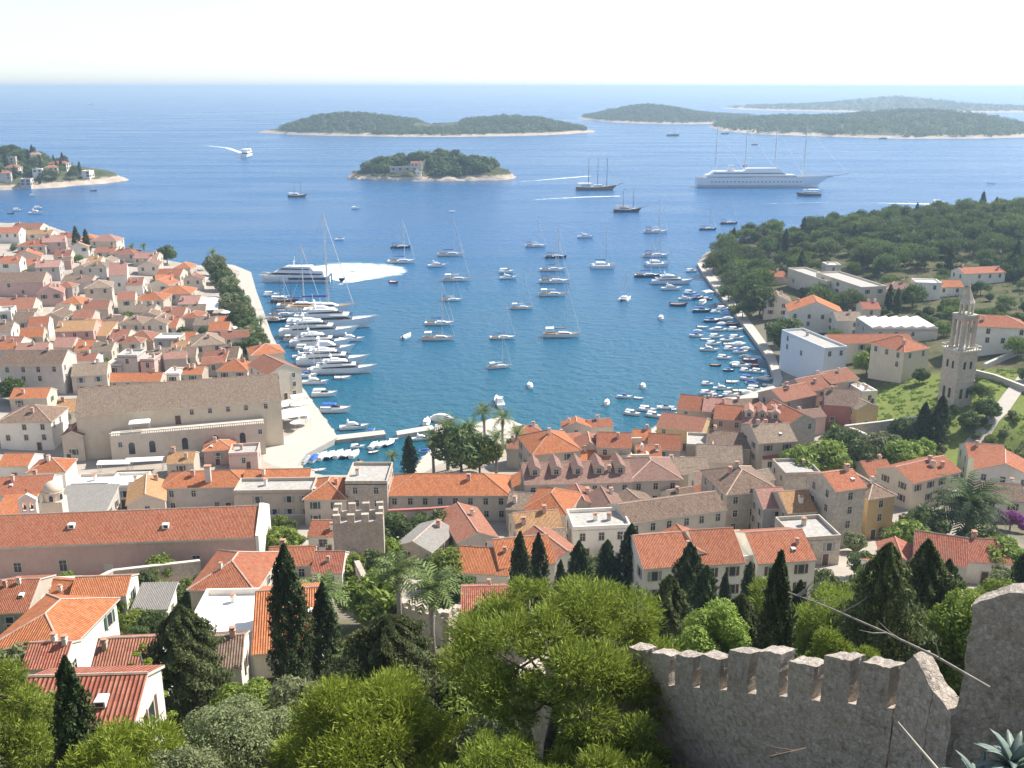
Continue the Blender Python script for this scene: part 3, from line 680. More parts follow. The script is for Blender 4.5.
def door_mesh(w, h):
    def mk():
        q = MB(); t = 0.16
        for c, d in (((0,-0.02,h+t/2),(w+2*t,0.16,t)), ((-w/2-t/2,-0.02,h/2),(t,0.16,h)), ((w/2+t/2,-0.02,h/2),(t,0.16,h))): q.box(c, d, 0)
        q.face([(-w/2,-0.03,0),(w/2,-0.03,0),(w/2,-0.03,h),(-w/2,-0.03,h)], 1)
        return q.mesh('door', [STONE_TRIM, DOOR])
    return shared(('door', round(w,2), round(h,2)), mk)
def chimney_mesh(k=0):
    def mk():
        q = MB(); q.box((0,0,0.3), (0.75,0.6,1.9), 0); q.box((0,0,1.33), (0.95,0.8,0.16), 0)
        for x in (-.27,.27): q.box((x,0,1.54), (0.12,0.6,0.26), 0)
        q.box((0,0,1.73), (0.95,0.8,0.12), 1); return q.mesh('chimney', [(WALL['w'], WALL['b'], WALL['p'])[k], RIDGE_O])
    return shared(('chim', k), mk)
HOUSES = []
def house_at(P, rot, L, W, Hh, kind, roof, wall, label, cat='house', name='house', pitch=24, group=None, win='auto', nchim=1, seed=0, over=0.35, door=True, lean_side=None, ridge_light=True, rows=None, winsize=None, dormers=0, parapet=False, style=None, base=3.0, skylight=0):
    """P: ground point under the middle of the house; L along the facade, W deep, eaves Hh above P"""
    g = random.Random(int(abs(P.x)*13+abs(P.y)*7)+seed); tp = math.tan(R(pitch))
    root = thing(name, P, rot, label, cat, group)
    wm, rm = WALL[wall], ROOF.get(roof)
    l, d = L/2, W/2; q = MB()
    dist = (P-CAM).length
    if kind == 'g': rise = d*tp
    elif kind == 'x': rise = l*tp
    elif kind in 'hp': rise = min(l, d)*tp
    elif kind == 's': rise = W*math.tan(R(min(pitch, 12)))
    else: rise = 0
    def rz(x, y):
        if kind == 'g': return Hh+rise*(1-abs(y)/d)
        if kind == 'x': return Hh+rise*(1-abs(x)/l)
        if kind in 'hp': return Hh+min((d-abs(y)), (l-abs(x)))*tp
        if kind == 's': return Hh+(y+d)/W*rise
        return Hh
    # walls
    c4 = [(-l,-d),(l,-d),(l,d),(-l,d)]
    tops = [rz(x, y)-0.02 for x, y in c4]
    for i in range(4):
        j = (i+1) % 4; a, b = c4[i], c4[j]
        pts = [(a[0],a[1],-base),(b[0],b[1],-base),(b[0],b[1],tops[j])]
        if kind == 'g' and i in (1, 3): pts.append((a[0], 0, Hh+rise-0.02))
        if kind == 'x' and i in (0, 2): pts.append((0, a[1], Hh+rise-0.02))
        pts.append((a[0],a[1],tops[i])); q.face(pts, 0)
    q.build('wall', wm, root)
    # roof
    r = MB(); o = over; th = 0.2; mats = [rm, RIDGE if ridge_light else RIDGE_O, STONE_TRIM]
    e = Hh+th*0.75-o*tp; rid = []
    if kind == 'g':
        t = e+(d+o)*tp; ll = l+(0.12 if o else 0)
        slab(r, [(-ll,-d-o,e),(ll,-d-o,e),(ll,0,t),(-ll,0,t)], th); slab(r, [(ll,d+o,e),(-ll,d+o,e),(-ll,0,t),(ll,0,t)], th)
        rid = [((-ll,0,t),(ll,0,t))]
    elif kind == 'x':
        t = e+(l+o)*tp; dd = d+(0.12 if o else 0)
        slab(r, [(-l-o,dd,e),(-l-o,-dd,e),(0,-dd,t),(0,dd,t)], th); slab(r, [(l+o,-dd,e),(l+o,dd,e),(0,dd,t),(0,-dd,t)], th)
        rid = [((0,-dd,t),(0,dd,t))]
    elif kind in 'hp':
        A, B, C, D = (-l-o,-d-o,e),(l+o,-d-o,e),(l+o,d+o,e),(-l-o,d+o,e)
        if l > d:
            t = e+(d+o)*tp; r0, r1 = (-l+d,0,t),(l-d,0,t)
            slab(r, [A,B,r1,r0], th); slab(r, [C,D,r0,r1], th); slab(r, [B,C,r1], th); slab(r, [D,A,r0], th)
            rid = [(r0,r1),(A,r0),(B,r1),(C,r1),(D,r0)]
        else:
            t = e+(l+o)*tp; r0, r1 = (0,-d+l,t),(0,d-l+0.01,t)
            slab(r, [A,B,r0], th); slab(r, [B,C,r1,r0], th); slab(r, [C,D,r1], th); slab(r, [D,A,r0,r1], th)
            rid = [(r0,r1),(A,r0),(B,r0),(C,r1),(D,r1)]
    elif kind == 's':
        tps = rise/W
        slab(r, [(-l-o,-d-o,Hh+th*.75-o*tps),(l+o,-d-o,Hh+th*.75-o*tps),(l+o,d+o,Hh+rise+th*.75+o*tps),(-l-o,d+o,Hh+rise+th*.75+o*tps)], th)
    else:
        fm = WHITEROOF if roof == 'w' else CONC; mats = [fm, wm, wm]
        slab(r, [(-l+.25,-d+.25,Hh),(l-.25,-d+.25,Hh),(l-.25,d-.25,Hh),(-l+.25,d-.25,Hh)], 0.25)
        pz = Hh+0.25
        for c, s_ in (((0,-d+.125,pz),(L,0.25,0.9)), ((0,d-.125,pz),(L,0.25,0.9)), ((-l+.125,0,pz),(0.25,W-.5,0.9)), ((l-.125,0,pz),(0.25,W-.5,0.9))): r.box(c, s_, 1)
    for a, b in rid: r.tube([a, b], 0.13 if dist > 150 else 0.1, 5, 1)
    ro = r.build('roof', mats, root)
    # chimneys
    for k in range(nchim):
        if kind == 'f': x, y = g.uniform(-.6,.6)*l, g.uniform(-.2,.6)*d
        elif kind == 'x': x, y = g.choice((-1,1))*g.uniform(.25,.6)*l, g.uniform(-.7,.7)*d
        else: x, y = g.uniform(-.75,.75)*l*(1 if kind == 'g' else .7), g.uniform(-.6,.3)*d
        put('chimney', chimney_mesh(g.randrange(3)), ro, (x, y, rz(x, y)-0.3), g.choice((0, math.pi/2)), None if dist > 170 else (.62,.62,.75))
    for k in range(skylight):
        x, y = g.uniform(-.7,.7)*l, -d*g.uniform(.4,.7); qs = MB(); qs.box((0,0,0), (0.6,0.8,0.36), 0); qs.box((0,-0.402,0.0), (0.44,0.02,0.24), 1)
        qs.build('skylight', [CANVAS, GLASS], ro, (x, y, rz(x, y)+0.22))
    # dormers
    for k in range(dormers):
        x = -l+L*(k+0.5)/dormers; y = -d*0.62; z0 = rz(x, y); w_ = 2.2; hh = 1.7
        dm = MB(); dep = (hh+0.5)/tp
        dm.face([(-w_/2,0,-.4),(w_/2,0,-.4),(w_/2,0,hh),(0,0,hh+0.75),(-w_/2,0,hh)], 0)
        dm.face([(w_/2,0,-.4),(w_/2,dep,hh),(w_/2,0,hh)], 0); dm.face([(-w_/2,0,-.4),(-w_/2,0,hh),(-w_/2,dep,hh)], 0)
        for s_ in (-1, 1):
            pts = [(s_*(w_/2+.2),-.2,hh-.12),(s_*(w_/2+.2),dep+.3,hh-.12),(0,dep+1.6,hh+.8),(0,-.2,hh+.8)]
            if s_ < 0: pts = pts[::-1]
            slab(dm, pts, 0.12, 1)
        do = dm.build('dormer', [wm, rm, STONE_TRIM], ro, (x, y, z0))
        for s_ in (-.45, .45): pass
        put('window', window_mesh(0.9, 1.1, 0), root, (x, y-0.05, z0+0.85))
    # openings
    st = g.choice((0,0,0,0,5,1,2,3)) if style is None else style
    near = dist < 230
    nr = rows or max(1, int(Hh/2.9))
    if dist > 330: nr = min(nr, 2)
    sides = [('F', L)]
    if lean_side: sides.append((lean_side, W))
    else:
        vs = math.atan2(P.x, P.y)                   # which flank the camera sees
        sides.append(('R' if P.x*math.cos(rot)+P.y*math.sin(rot) < 0 else 'L', W))
    ww, wh = winsize or ((0.95, 1.45) if dist < 330 else (1.05, 1.6))
    if win:
        for sd_, wd in sides:
            nc = max(1, int((wd-1.0)/(2.9 if near else 3.6)))
            if sd_ != 'F' : nc = min(nc, 3)
            if dist > 330: nc = min(nc, 4)
            for i in range(nr):
                z = Hh-1.45-i*2.9
                if z-wh/2 < 0.5: continue
                for c in range(nc):
                    if g.random() > (0.86 if near else 0.72): continue
                    s_ = -wd/2+wd*(c+0.5)/nc+g.uniform(-.15,.15)
                    if sd_ == 'F': put('window', window_mesh(ww, wh, st), root, (s_, -d-0.01, z))
                    elif sd_ == 'R': put('window', window_mesh(ww, wh, st), root, (l+0.01, s_, z), math.pi/2)
                    else: put('window', window_mesh(ww, wh, st), root, (-l-0.01, s_, z), -math.pi/2)
    if door and dist < 330: put('door', door_mesh(1.1, 2.2), root, (g.uniform(-.3,.3)*L, -d-0.01, 0.02))
    HOUSES.append((root, L, W)); return root
def house(x, y, wpx, d, rot, Hh, kind, roof, wall, label, **kw):
    """(x, y): where the photo shows the middle of the front eaves"""
    rr = R(rot); P = on_ground(x, y, Hh); L = max(3.0, wpx*mpp(P)/max(0.5, math.cos(rr)))
    c = Vector((P.x-math.sin(rr)*d/2, P.y+math.cos(rr)*d/2, P.z-Hh))
    return house_at(c, rr, L, d, Hh, kind, roof, wall, label, **kw)
TOWN = [
 (7,233,22,9,5,7,'g','r','w','white house with red roof, leftmost of the row above the far bay'),
 (26,228,28,9,0,5,'g','d','c','dull red roofed house, topmost at the left edge of the old town'),
 (36,234,30,7,0,5,'g','y','c','cream house with a low ochre roof facing the far bay'),
 (31,246,28,9,0,5,'h','r','b','red hipped roof beside the pink house above the far bay'),
 (27,257,24,9,20,5,'x','r','c','gabled house with red roof just below the red hipped one, far left'),
 (53,242,20,9,15,8,'g','p','p','tall pink house with pale red roof near the far bay'),
 (66,238,13,8,10,6,'g','r','w','little white house squeezed behind the tall pink house'),
 (79,247,16,9,15,7,'x','y','w','white gabled house with ochre roof below two dark cypresses'),
 (103,241,26,10,0,5,'h','p','b','pale pink hipped roof, first right of the two dark cypresses'),
 (104,252,20,8,0,4,'g','d','c','low dull red house under the pale pink hipped roof'),
 (122,254,26,9,0,5,'h','d','b','dull red hipped house at the seaward edge of the old town'),
 (105,262,15,8,0,4,'x','t','w','small white gable with tan roof in the old town near the sea'),
 (145,258,24,8,0,6,'g','p','b','pinkish roof behind the cream gable left of the round sea tree'),
 (148,266,20,10,10,6,'x','m','c','cream gable with mauve roof left of the round sea tree'),
 (5,263,26,9,10,7,'g','r','w','white house with red roof at the left edge, second row'),
 (28,264,20,8,10,4,'g','r','w','low white house with red roof beside the bigger white one at the left edge'),
 (47,267,22,9,12,8,'g','p','g','house with front greyed as shade, pinkish roof and white gable end'),  # grey wall colour paints the shade on the front
 (81,269,17,9,0,4,'x','t','c','pale tan gabled roof in the middle of the old town'),
 (15,282,52,11,8,8,'g','b','p','long pinkish palace with brown roof and white right gable, far left'),
 (76,282,30,9,0,6,'g','b','g','shaded grey house with brown roof beside the tan hipped roof'),
 (98,288,24,11,18,9,'h','t','c','tall cream house with tan hipped roof in the old town'),
 (118,275,16,14,18,11,'g','p','w','tall narrow house with a bright white side wall'),
 (50,293,22,10,18,7,'x','p','p','mauve fronted gable with a pale pink roof'),
 (168,276,24,10,0,5,'g','r','c','red roofed house under the round sea tree'),
 (182,268,16,9,0,6,'h','o','b','orange hipped roof nearest the white promenade awnings'),
 (174,294,32,11,5,6,'h','o','b','large orange hipped roof left of the big white awning'),
 (148,300,30,10,0,5,'h','o','b','wide orange hipped roof, next left of the largest orange one'),
 (158,285,22,9,-10,6,'x','r','c','red gabled roof behind the orange hipped roofs'),
 (70,304,22,9,0,4,'h','o','c','small orange hipped roof beside the tall cream house'),
 (95,309,24,10,10,5,'g','d','b','dull red roof below the tall cream house'),
 (14,310,34,12,10,4,'g','d','c','broad dull red roof at the left, below the long pinkish palace'),
 (3,313,14,10,15,6,'f','t','w','white flat topped house at the left edge of the old town'),
 (52,318,22,9,0,5,'x','b','b','brown gabled house with a grey front'),
 (38,326,18,9,15,6,'g','r','w','red roofed house with a white side, left part of the old town'),
 (31,337,21,8,15,5,'g','o','c','cream house with bright orange roof, left part of the old town'),
 (7,347,22,9,0,4,'g','d','c','low dull red house just above the grey palace at the left edge'),
 (2,332,16,9,10,6,'g','b','w','white house with brown roof cut by the left edge'),
 (74,331,36,10,8,8,'g','y','p','mauve walled block with ochre roof in the old town'),
 (62,347,20,8,0,4,'g','p','b','low pinkish roof right of the grey palace'),
 (83,350,18,8,0,4,'g','o','c','low orange roof beside the low pinkish one'),
 (101,351,20,8,5,5,'g','t','b','tan roofed house right of the low orange one'),
 (99,336,14,10,0,5,'s','y','c','lean-to roof of ochre tiles right of the mauve block'),
 (110,324,22,9,0,4,'g','b','b','brown roof left of the brown hipped roof in the old town'),
 (130,324,24,9,0,5,'h','b','b','brown hipped roof in the middle of the old town'),
 (155,324,22,10,0,6,'x','b','c','cream gable with brown roof below the orange hipped roofs'),
 (172,316,22,9,0,4,'g','d','b','dull red roof below the largest orange hipped roof'),
 (138,341,30,9,0,4,'h','d','b','dull red hipped roof left of the white roof terrace'),
 (164,327,24,9,0,4,'g','o','b','orange roof just behind the white roof terrace'),
 (166,340,24,8,0,6,'f','w','g','white flat roof terrace in the old town'),
 (203,325,20,8,0,4,'g','t','b','tan roof nearest the promenade trees'),
 (186,340,15,7,0,4,'g','o','b','small orange roof right of the white roof terrace'),
 (208,345,30,12,18,7,'h','t','c','large cream house with tan hipped roof beside the promenade trees'),
 (30,365,62,12,3,9,'g','b','g','long grey palace with brown roof at the left edge'),
 (89,375,32,11,15,6,'g','t','b','tan roofed house between the grey palace and the arsenal'),
 (192,374,20,7,0,3,'g','o','b','bright orange roof behind the middle of the arsenal'),
 (172,375,15,7,0,3,'f','w','w','small white flat roof behind the arsenal'),
 (134,381,52,7,3,3,'g','o','b','long orange strip of roof against the back of the arsenal'),
 (232,371,30,10,0,4,'h','o','b','orange hipped roof behind the right end of the arsenal'),
 (127,357,20,8,0,7,'f','g','g','grey house with a flat concrete roof in the old town'),
 (165,358,26,9,5,5,'g','t','c','tan roof right of the grey flat roofed house'),
 (147,361,14,8,0,6,'f','t','p','narrow pinkish house with a flat roof'),
 (213,362,24,9,0,4,'g','d','b','dull red roof left of the promenade trees, behind the arsenal'),
 (186,357,18,8,10,5,'g','b','b','brown roof behind the arsenal, below the small orange roof'),
 (113,366,16,8,0,4,'f','t','g','low grey flat roof behind the long orange strip'),
 (126,300,16,10,15,7,'g','d','c','cream house with dull red roof beside the tall white side wall'),
 (188,304,20,9,0,5,'g','p','b','pinkish roof left of the big white awning'),
 (134,285,16,9,10,6,'g','d','w','white house with dull red roof right of the tall white side wall'),
 (62,256,16,8,10,5,'g','d','b','little dull red roof between the pink house and the white gable'),
 (93,262,14,8,0,5,'g','y','b','little ochre roof among the small houses near the sea'),
 (190,318,18,9,0,5,'h','r','b','red hipped roof just left of the tan promenade roof'),
 (60,312,14,9,5,5,'g','t','b','small tan roof left of the dull red roof below the tall cream house'),
 (82,318,20,8,5,5,'g','d','b','dull red roof above the mauve walled block'),
 (143,312,20,8,0,5,'g','t','b','tan roof above the brown hipped roof'),
 (118,338,18,8,0,5,'g','d','c','dull red roof right of the ochre lean-to'),
 (178,350,16,8,5,5,'g','y','c','ochre roof below the white roof terrace'),
 (22,322,18,9,10,6,'g','b','b','brown roof left of the red roofed house with a white side'),
 (228,358,18,9,5,5,'g','b','c','brown roofed house behind the small awning by the promenade'),
 (268,354,30,11,22,6,'h','o','c','orange hipped roof by the quay behind the cream gabled house'),
 (285,372,28,15,38,9,'x','d','c','cream gabled house with three rows of windows on the quay'),
 # around the arsenal and down towards the convent
 (24,422,52,12,3,8,'h','b','w','big white house with brown hipped roof at the left edge, below the palm'),
 (66,412,18,9,15,6,'g','y','w','narrow house with ochre roof left of the arsenal'),
 (72,436,20,9,8,7,'x','d','b','left one of the twin gables beside the arsenal terrace'),
 (93,433,18,9,8,7,'x','b','c','right one of the twin gables beside the arsenal terrace'),
 (13,466,30,8,0,4,'g','o','w','orange roofed house at the left edge, under the big white house'),
 (46,472,36,8,5,4,'h','o','w','orange hipped roof under the twin gables'),
 (22,494,50,10,8,5,'g','r','w','broad red roof with a white gable end left of the dome'),
 (10,515,30,7,5,3,'s','o','b','orange lean-to left of the dome against the convent roof'),
 (80,511,50,9,4,5,'s','g','g','dark grey sloping roof right of the dome'),
 (92,486,40,6,4,5,'f','w','b','white walled terrace just above the grey sloping roof'),
 (124,488,34,8,4,5,'f','w','w','white roof terrace behind the convent, right of the one above the grey roof'),
 (146,503,34,12,18,5,'x','y','b','ochre gabled roof between the white terrace and the long orange roof'),
 (204,487,86,9,3,6,'h','o','g','long orange hipped roof with a tall chimney behind the convent'),
 (275,486,66,9,2,6,'g','o','g','orange roof continuing right from the tall chimney'),
 (325,499,42,11,0,6,'h','o','b','square orange hipped roof left of the plain stone block'),
 (273,493,78,7,2,7,'f','t','b','plain beige garden building under the orange roofs'),
 (366,484,42,11,0,9,'f','t','s','plain square stone block with a flat roof'),
 (448,495,122,11,0,6,'h','o','b','long orange hipped roof above the harbour palms'),
 (222,590,66,12,-4,5,'p','r','b','red pyramid roof at the right end of the convent wall'),
 (8,612,38,10,5,4,'g','r','b','red roof at the left edge below the convent'),
 (46,603,38,7,-8,4,'g','o','w','orange roof with two chimneys below the convent wall'),
 (98,596,54,6,5,5,'g','o','w','bright orange roof with a white right gable under the convent wall'),
 (150,609,32,5,3,3,'s','g','w','pale grey shed roof beside the garden under the convent'),
 (66,627,62,5.5,3,4,'g','b','w','weathered brown tile roof with a white right gable, lower left'),
 (26,650,78,10.5,-6,5,'p','o','w','large orange pyramid roof at the left edge, lower left'),
 (43,667,40,4.5,3,4,'g','R','w','small red tile roof in front of the large orange pyramid roof'),
 (122,677,62,6.5,5,4,'g','d','w','dull red tile roof below the garden, lower left'),
 (219,638,70,9.5,2,5,'f','w','w','house with a bright white flat roof, lower left'),
 (216,668,48,6,8,4,'g','b','w','brown tiled house right of the round grey cypress'),
 (286,650,64,13,9,5,'g','o','w','steep bright orange roof behind the tall cypress'),
 (74,722,118,5,3,5,'g','R','w','long red tile roof with a white right wall, nearest at the lower left'),
 (290,565,46,7,3,4,'g','r','b','low red roof left of the battlemented tower'),
 (327,572,30,7,0,4,'g','R','w','small fresh red roof at the foot of the battlemented tower'),
 (322,536,28,7,-3,4,'g','r','w','red roofed house with a row of white windows left of the battlemented tower'),
 (413,549,36,10,-22,4,'x','g','s','grey slate gable in the garden right of the battlemented tower'),
 (478,540,38,14,18,5,'x','d','b','dull red gabled roof right of the walled garden'),
 (482,573,54,9,-8,4,'g','o','w','orange roofed white house in front of the dull red gable'),
 (487,611,50,7,3,4,'g','R','w','fresh red tile roof with white walls above the old city wall'),
 (218,450,28,7,10,4,'h','o','p','small orange hipped roof at the foot of the arsenal terrace'),
 (243,455,28,7,8,4,'f','t','p','small pink block with flat roof beside the quay square'),
 (180,463,26,7,6,4,'g','y','b','low ochre roof in front of the arsenal arches'),
 (28,398,36,8,4,4,'g','o','b','orange roof behind the big white house at the left edge'),
 # waterfront and the middle
 (557,452,48,13,15,9,'h','o','b','tall house with orange hipped roof at the harbour corner'),
 (590,449,26,8,0,7,'x','d','b','dull red gable right of the tall harbour corner house'),
 (594,460,38,8,3,5,'g','o','b','low bright orange roof in front of the dull red gable'),
 (614,447,34,9,-5,8,'g','r','b','red roof at the waterfront beside the roofless ruin'),
 (642,440,18,7,-5,6,'g','o','b','small orange roof at the waterfront behind the ruin'),
 (650,458,24,8,0,5,'g','r','b','red roof right of the roofless ruin'),
 (679,429,42,11,-24,6,'g','d','y','yellow house with dull red roof at the waterfront'),
 (664,449,32,9,-10,6,'g','r','b','red roof left of the yellow waterfront house'),
 (695,410,34,10,-20,7,'g','r','b','red roof at the water, first right of the yellow house'),
 (716,412,26,10,-15,7,'g','p','b','pale pink roof at the water behind the moored boats'),
 (737,420,44,10,-15,7,'g','r','p','pink walled house with red roof near the moored boats'),
 (762,424,38,10,-12,8,'g','p','b','pale pink roof with dormers near the promenade end'),
 (728,447,42,10,-15,6,'g','b','b','brown roof with a pale ridge behind the pink walled house'),
 (764,446,36,10,-12,6,'g','b','b','brown roof right of the one with a pale ridge'),
 (700,447,26,9,-10,6,'f','t','b','flat roof terrace just behind the yellow waterfront house'),
 (579,483,108,12,4,8,'g','m','b','long mauve roofed palace with dormers'),
 (656,480,52,13,4,8,'p','m','b','mauve pyramid roofed wing at the right of the long palace'),
 (688,474,44,10,3,6,'g','t','b','weathered tan roof right of the mauve wing'),
 (720,462,44,11,-8,6,'g','t','b','weathered tan roof behind the big brown hipped one'),
 (753,492,54,13,12,9,'h','b','s','big stone house with brown hipped roof'),
 (678,516,104,9,18,7,'g','b','b','long weathered brown roof in the middle of the town'),
 (545,512,42,11,-18,7,'h','o','b','bright orange hipped roof in front of the mauve palace'),
 (585,508,34,9,8,6,'x','d','b','dull red gable right of the bright orange hipped roof'),
 (611,512,32,9,8,6,'x','m','w','mauve gable with a white front and little window'),
 (602,529,58,8,6,6,'f','t','w','long white block with a flat roof behind the dark conifers'),
 (522,510,32,9,-10,5,'g','t','b','tan roof left of the bright orange hipped roof'),
 (540,533,46,9,10,5,'g','y','b','ochre roof in front of the bright orange hipped roof'),
 (552,549,34,8,10,4,'g','t','b','tan roof behind the pair of cypresses'),
 (568,560,36,11,28,5,'x','d','w','white gable with dull red roof right of the pair of cypresses'),
 (527,565,56,10,12,5,'g','o','w','orange roof behind the pair of cypresses'),
 (668,566,50,11,10,7,'g','r','w','white terrace house with red roof, left end of the row'),
 (697,556,28,9,10,8,'x','r','w','white cross gable in the terrace row'),
 (722,563,46,11,8,7,'g','r','w','white terrace house with red roof right of the cross gable'),
 (749,560,24,9,8,7,'f','w','w','white terrace house with open roof terrace'),
 (787,561,60,11,8,7,'g','r','w','white terrace house with red roof, right end of the row'),
 # right of the middle
 (778,442,40,11,10,9,'g','t','b','tan roofed house left of the stone gable with windows'),
 (803,422,30,13,22,9,'x','r','s','stone gable with windows and red roof near the gardens'),
 (782,459,38,9,0,5,'g','r','w','low white house with red roof in the bright garden'),
 (842,405,32,12,-14,7,'g','b','r','rose red house with brown roof'),
 (868,408,24,10,20,6,'x','t','y','yellowish stone gable joined to the rose red house'),
 (803,475,36,9,5,6,'f','t','s','flat roofed stone house in the gardens'),
 (851,489,34,9,18,12,'g','r','s','tall narrow stone house with red roof and four rows of windows'),
 (882,497,30,14,18,9,'h','b','y','yellow stone house with brown hipped roof'),
 (937,477,62,10,28,7,'g','r','c','long cream house with red roof and four chimneys'),
 (881,474,28,8,10,4,'g','r','b','small red roof behind the yellow stone house'),
 (988,458,36,9,-10,6,'g','r','w','red roof at the right edge behind the white gable'),
 (1004,474,48,10,-25,8,'x','r','w','white gable with red roof at the right edge'),
 (1002,500,46,9,-8,5,'g','b','w','brown roof at the right edge above the bougainvillea'),
 (777,508,28,10,6,7,'g','p','g','grey house with pale pink roof beside the ochre one'),
 (802,512,30,10,8,7,'g','y','s','stone house with ochre roof left of the tall narrow house'),
 (818,540,48,9,8,5,'f','t','s','flat roofed stone annexe in front of the tall narrow house'),
 (902,565,32,8,-12,4,'x','R','s','little red tile gable in front of the yellow stone house'),
 (940,562,46,10,-22,5,'g','R','g','steep fresh red roof left of the great palm foot'),
 (987,562,46,9,-8,4,'g','R','w','fresh red roof below the bougainvillea'),
 (895,585,30,8,0,4,'g','R','w','red roof half hidden by the trees above the city wall'),
 # right shore and hill foot
 (836,282,20,34,14,7,'f','t','c','left one of the two long pale hotel blocks'),
 (874,288,27,36,14,8,'f','t','c','right one of the two long pale hotel blocks'),
 (834,266,14,8,0,4,'f','w','w','little white cabin among the pines above the hotel'),
 (901,289,28,9,0,6,'h','m','p','pinkish house with mauve roof right of the hotel'),
 (929,284,24,9,-8,7,'f','w','w','white modern house with flat roof under the pine hill'),
 (951,287,26,9,0,4,'g','o','w','orange roof joined to the white modern house'),
 (985,273,46,9,12,5,'g','r','w','long white house with red roof under the pine hill'),
 (816,313,52,14,-10,8,'x','o','w','large white gable with bright orange roof near the promenade'),
 (778,302,26,12,-10,7,'x','b','b','brown roof left of the large white gable'),
 (772,277,28,9,0,4,'g','r','b','red roof among the pines behind the promenade'),
 (850,321,26,10,0,6,'g','t','w','white house with tan roof right of the large white gable'),
 (872,309,18,8,0,5,'g','R','b','small red roof behind the white panel roof'),
 (872,343,84,9,2,6,'g','r','c','long red roof below the white panel roof'),
 (836,349,25,26,16,11,'f','t','k','tall pale blue white building with a flat roof'),
 (917,350,32,13,28,9,'p','r','c','cream villa with red pyramid roof left of the bell tower'),
 (997,327,60,12,-12,9,'p','r','w','white villa with red pyramid roof right of the bell tower'),
 (800,398,40,10,30,7,'g','d','b','lowest of the three stepped red roofs near the promenade'),
 (822,389,36,10,30,7,'g','d','b','middle one of the three stepped red roofs near the promenade'),
 (845,381,34,10,30,7,'g','d','b','topmost of the three stepped red roofs near the promenade'),
 (870,393,16,8,10,4,'f','w','w','little white flat roofed outhouse below the cream villa'),
]
WIDE = {'red roofed house with a row of white windows left of the battlemented tower': dict(style=5, winsize=(1.5,1.5)), 'long mauve roofed palace with dormers': dict(dormers=5), 'pale pink roof with dormers near the promenade end': dict(dormers=3),
        'long cream house with red roof and four chimneys': dict(nchim=4), 'orange roof with two chimneys below the convent wall': dict(nchim=2),
        'tall narrow stone house with red roof and four rows of windows': dict(rows=4)}
for row in TOWN:
    x, y, wpx, d, rot, Hh, kind, roof, wall, label = row
    kw = dict(WIDE.get(label, {}))
    if x < 260 and y < 364 and kind != 'f': Hh, d = Hh*.8, d*1.15
    kw.setdefault('nchim', 0 if kind in 's' else ((1,1,0,2,1)[(x*7+y) % 5]) if d < 30 else 0)
    if roof in 'omprR' and (x+y) % 2: kw['ridge_light'] = False
    if y > 440 and (x+y) % 4 == 0 and kind in 'gh': kw['skylight'] = 1
    house(x, y, wpx, d, rot, Hh, kind, roof, wall, label, pitch=22+(x*3+y) % 6, **kw)

# smaller houses filling the gaps between the ones above, each named by the landmark it stands next to
CNAME = {'o':'orange','r':'red','d':'dull red','b':'brown','t':'tan','y':'ochre','p':'pinkish','m':'mauve'}
def fillers(n, poly, seed, step, Hr, sizes, roofs):
    g = random.Random(seed); P = np.array([tuple(on_ground(x, y)[:2]) for x, y in poly]); used = set(); k = 0
    marks = []
    for h in HOUSES:
        lb = h[0]['label']
        if len(lb.split()) <= 7 and not lb.startswith(('left', 'right', 'lowest', 'middle', 'topmost', 'little roof')): marks.append((h[0].location.x, h[0].location.y, lb))
    for _ in range(n*60):
        if k >= n: break
        x, y = g.uniform(P[:,0].min(), P[:,0].max()), g.uniform(P[:,1].min(), P[:,1].max())
        if not inside(P, np.array([x]), np.array([y]))[0]: continue
        L, W = g.uniform(*sizes), g.uniform(*sizes)*.85; rot = R(g.choice((0, 5, 10, 15, 20)))
        if any(math.hypot(h[0].location.x-x, h[0].location.y-y) < (min(h[1], h[2])*.5+max(h[1],h[2])*.08+min(L, W)*.5-.3) for h in HOUSES if h[0].name.split('.')[0] not in ('arsenal',)): continue
        rk = g.choice(roofs); best = None
        for mx, my, lb in sorted(marks, key=lambda m: math.hypot(m[0]-x, m[1]-y))[:7]:
            dx, dy = x-mx, y-my; rel = ('just behind' if dy > 0 else 'just in front of') if abs(dy) > abs(dx) else ('just right of' if dx > 0 else 'just left of')
            if (rel, lb) not in used: best = (rel, lb); break
        if not best: continue
        used.add(best); Hh = g.uniform(*Hr); kind = g.choice('ggggxh')
        house_at(Vector((x, y, H(x, y))), rot, L, W, Hh, kind, rk, g.choice('wccbbgp'), 'small %s roof %s the %s' % (CNAME[rk], best[0], best[1]), nchim=g.choice((0,1,1)), seed=k, pitch=g.uniform(20, 27)); k += 1
fillers(72, [(0,226),(60,236),(120,250),(170,262),(200,272),(222,300),(245,350),(262,372),(60,392),(0,392)], 3, 9, (3.4, 6), (6.5, 10.5), 'oorddbbttyp')
fillers(20, [(520,440),(640,440),(760,410),(830,430),(780,470),(820,540),(640,548),(520,548)], 5, 8, (4, 7), (5.5, 8.5), 'ordbbtm')

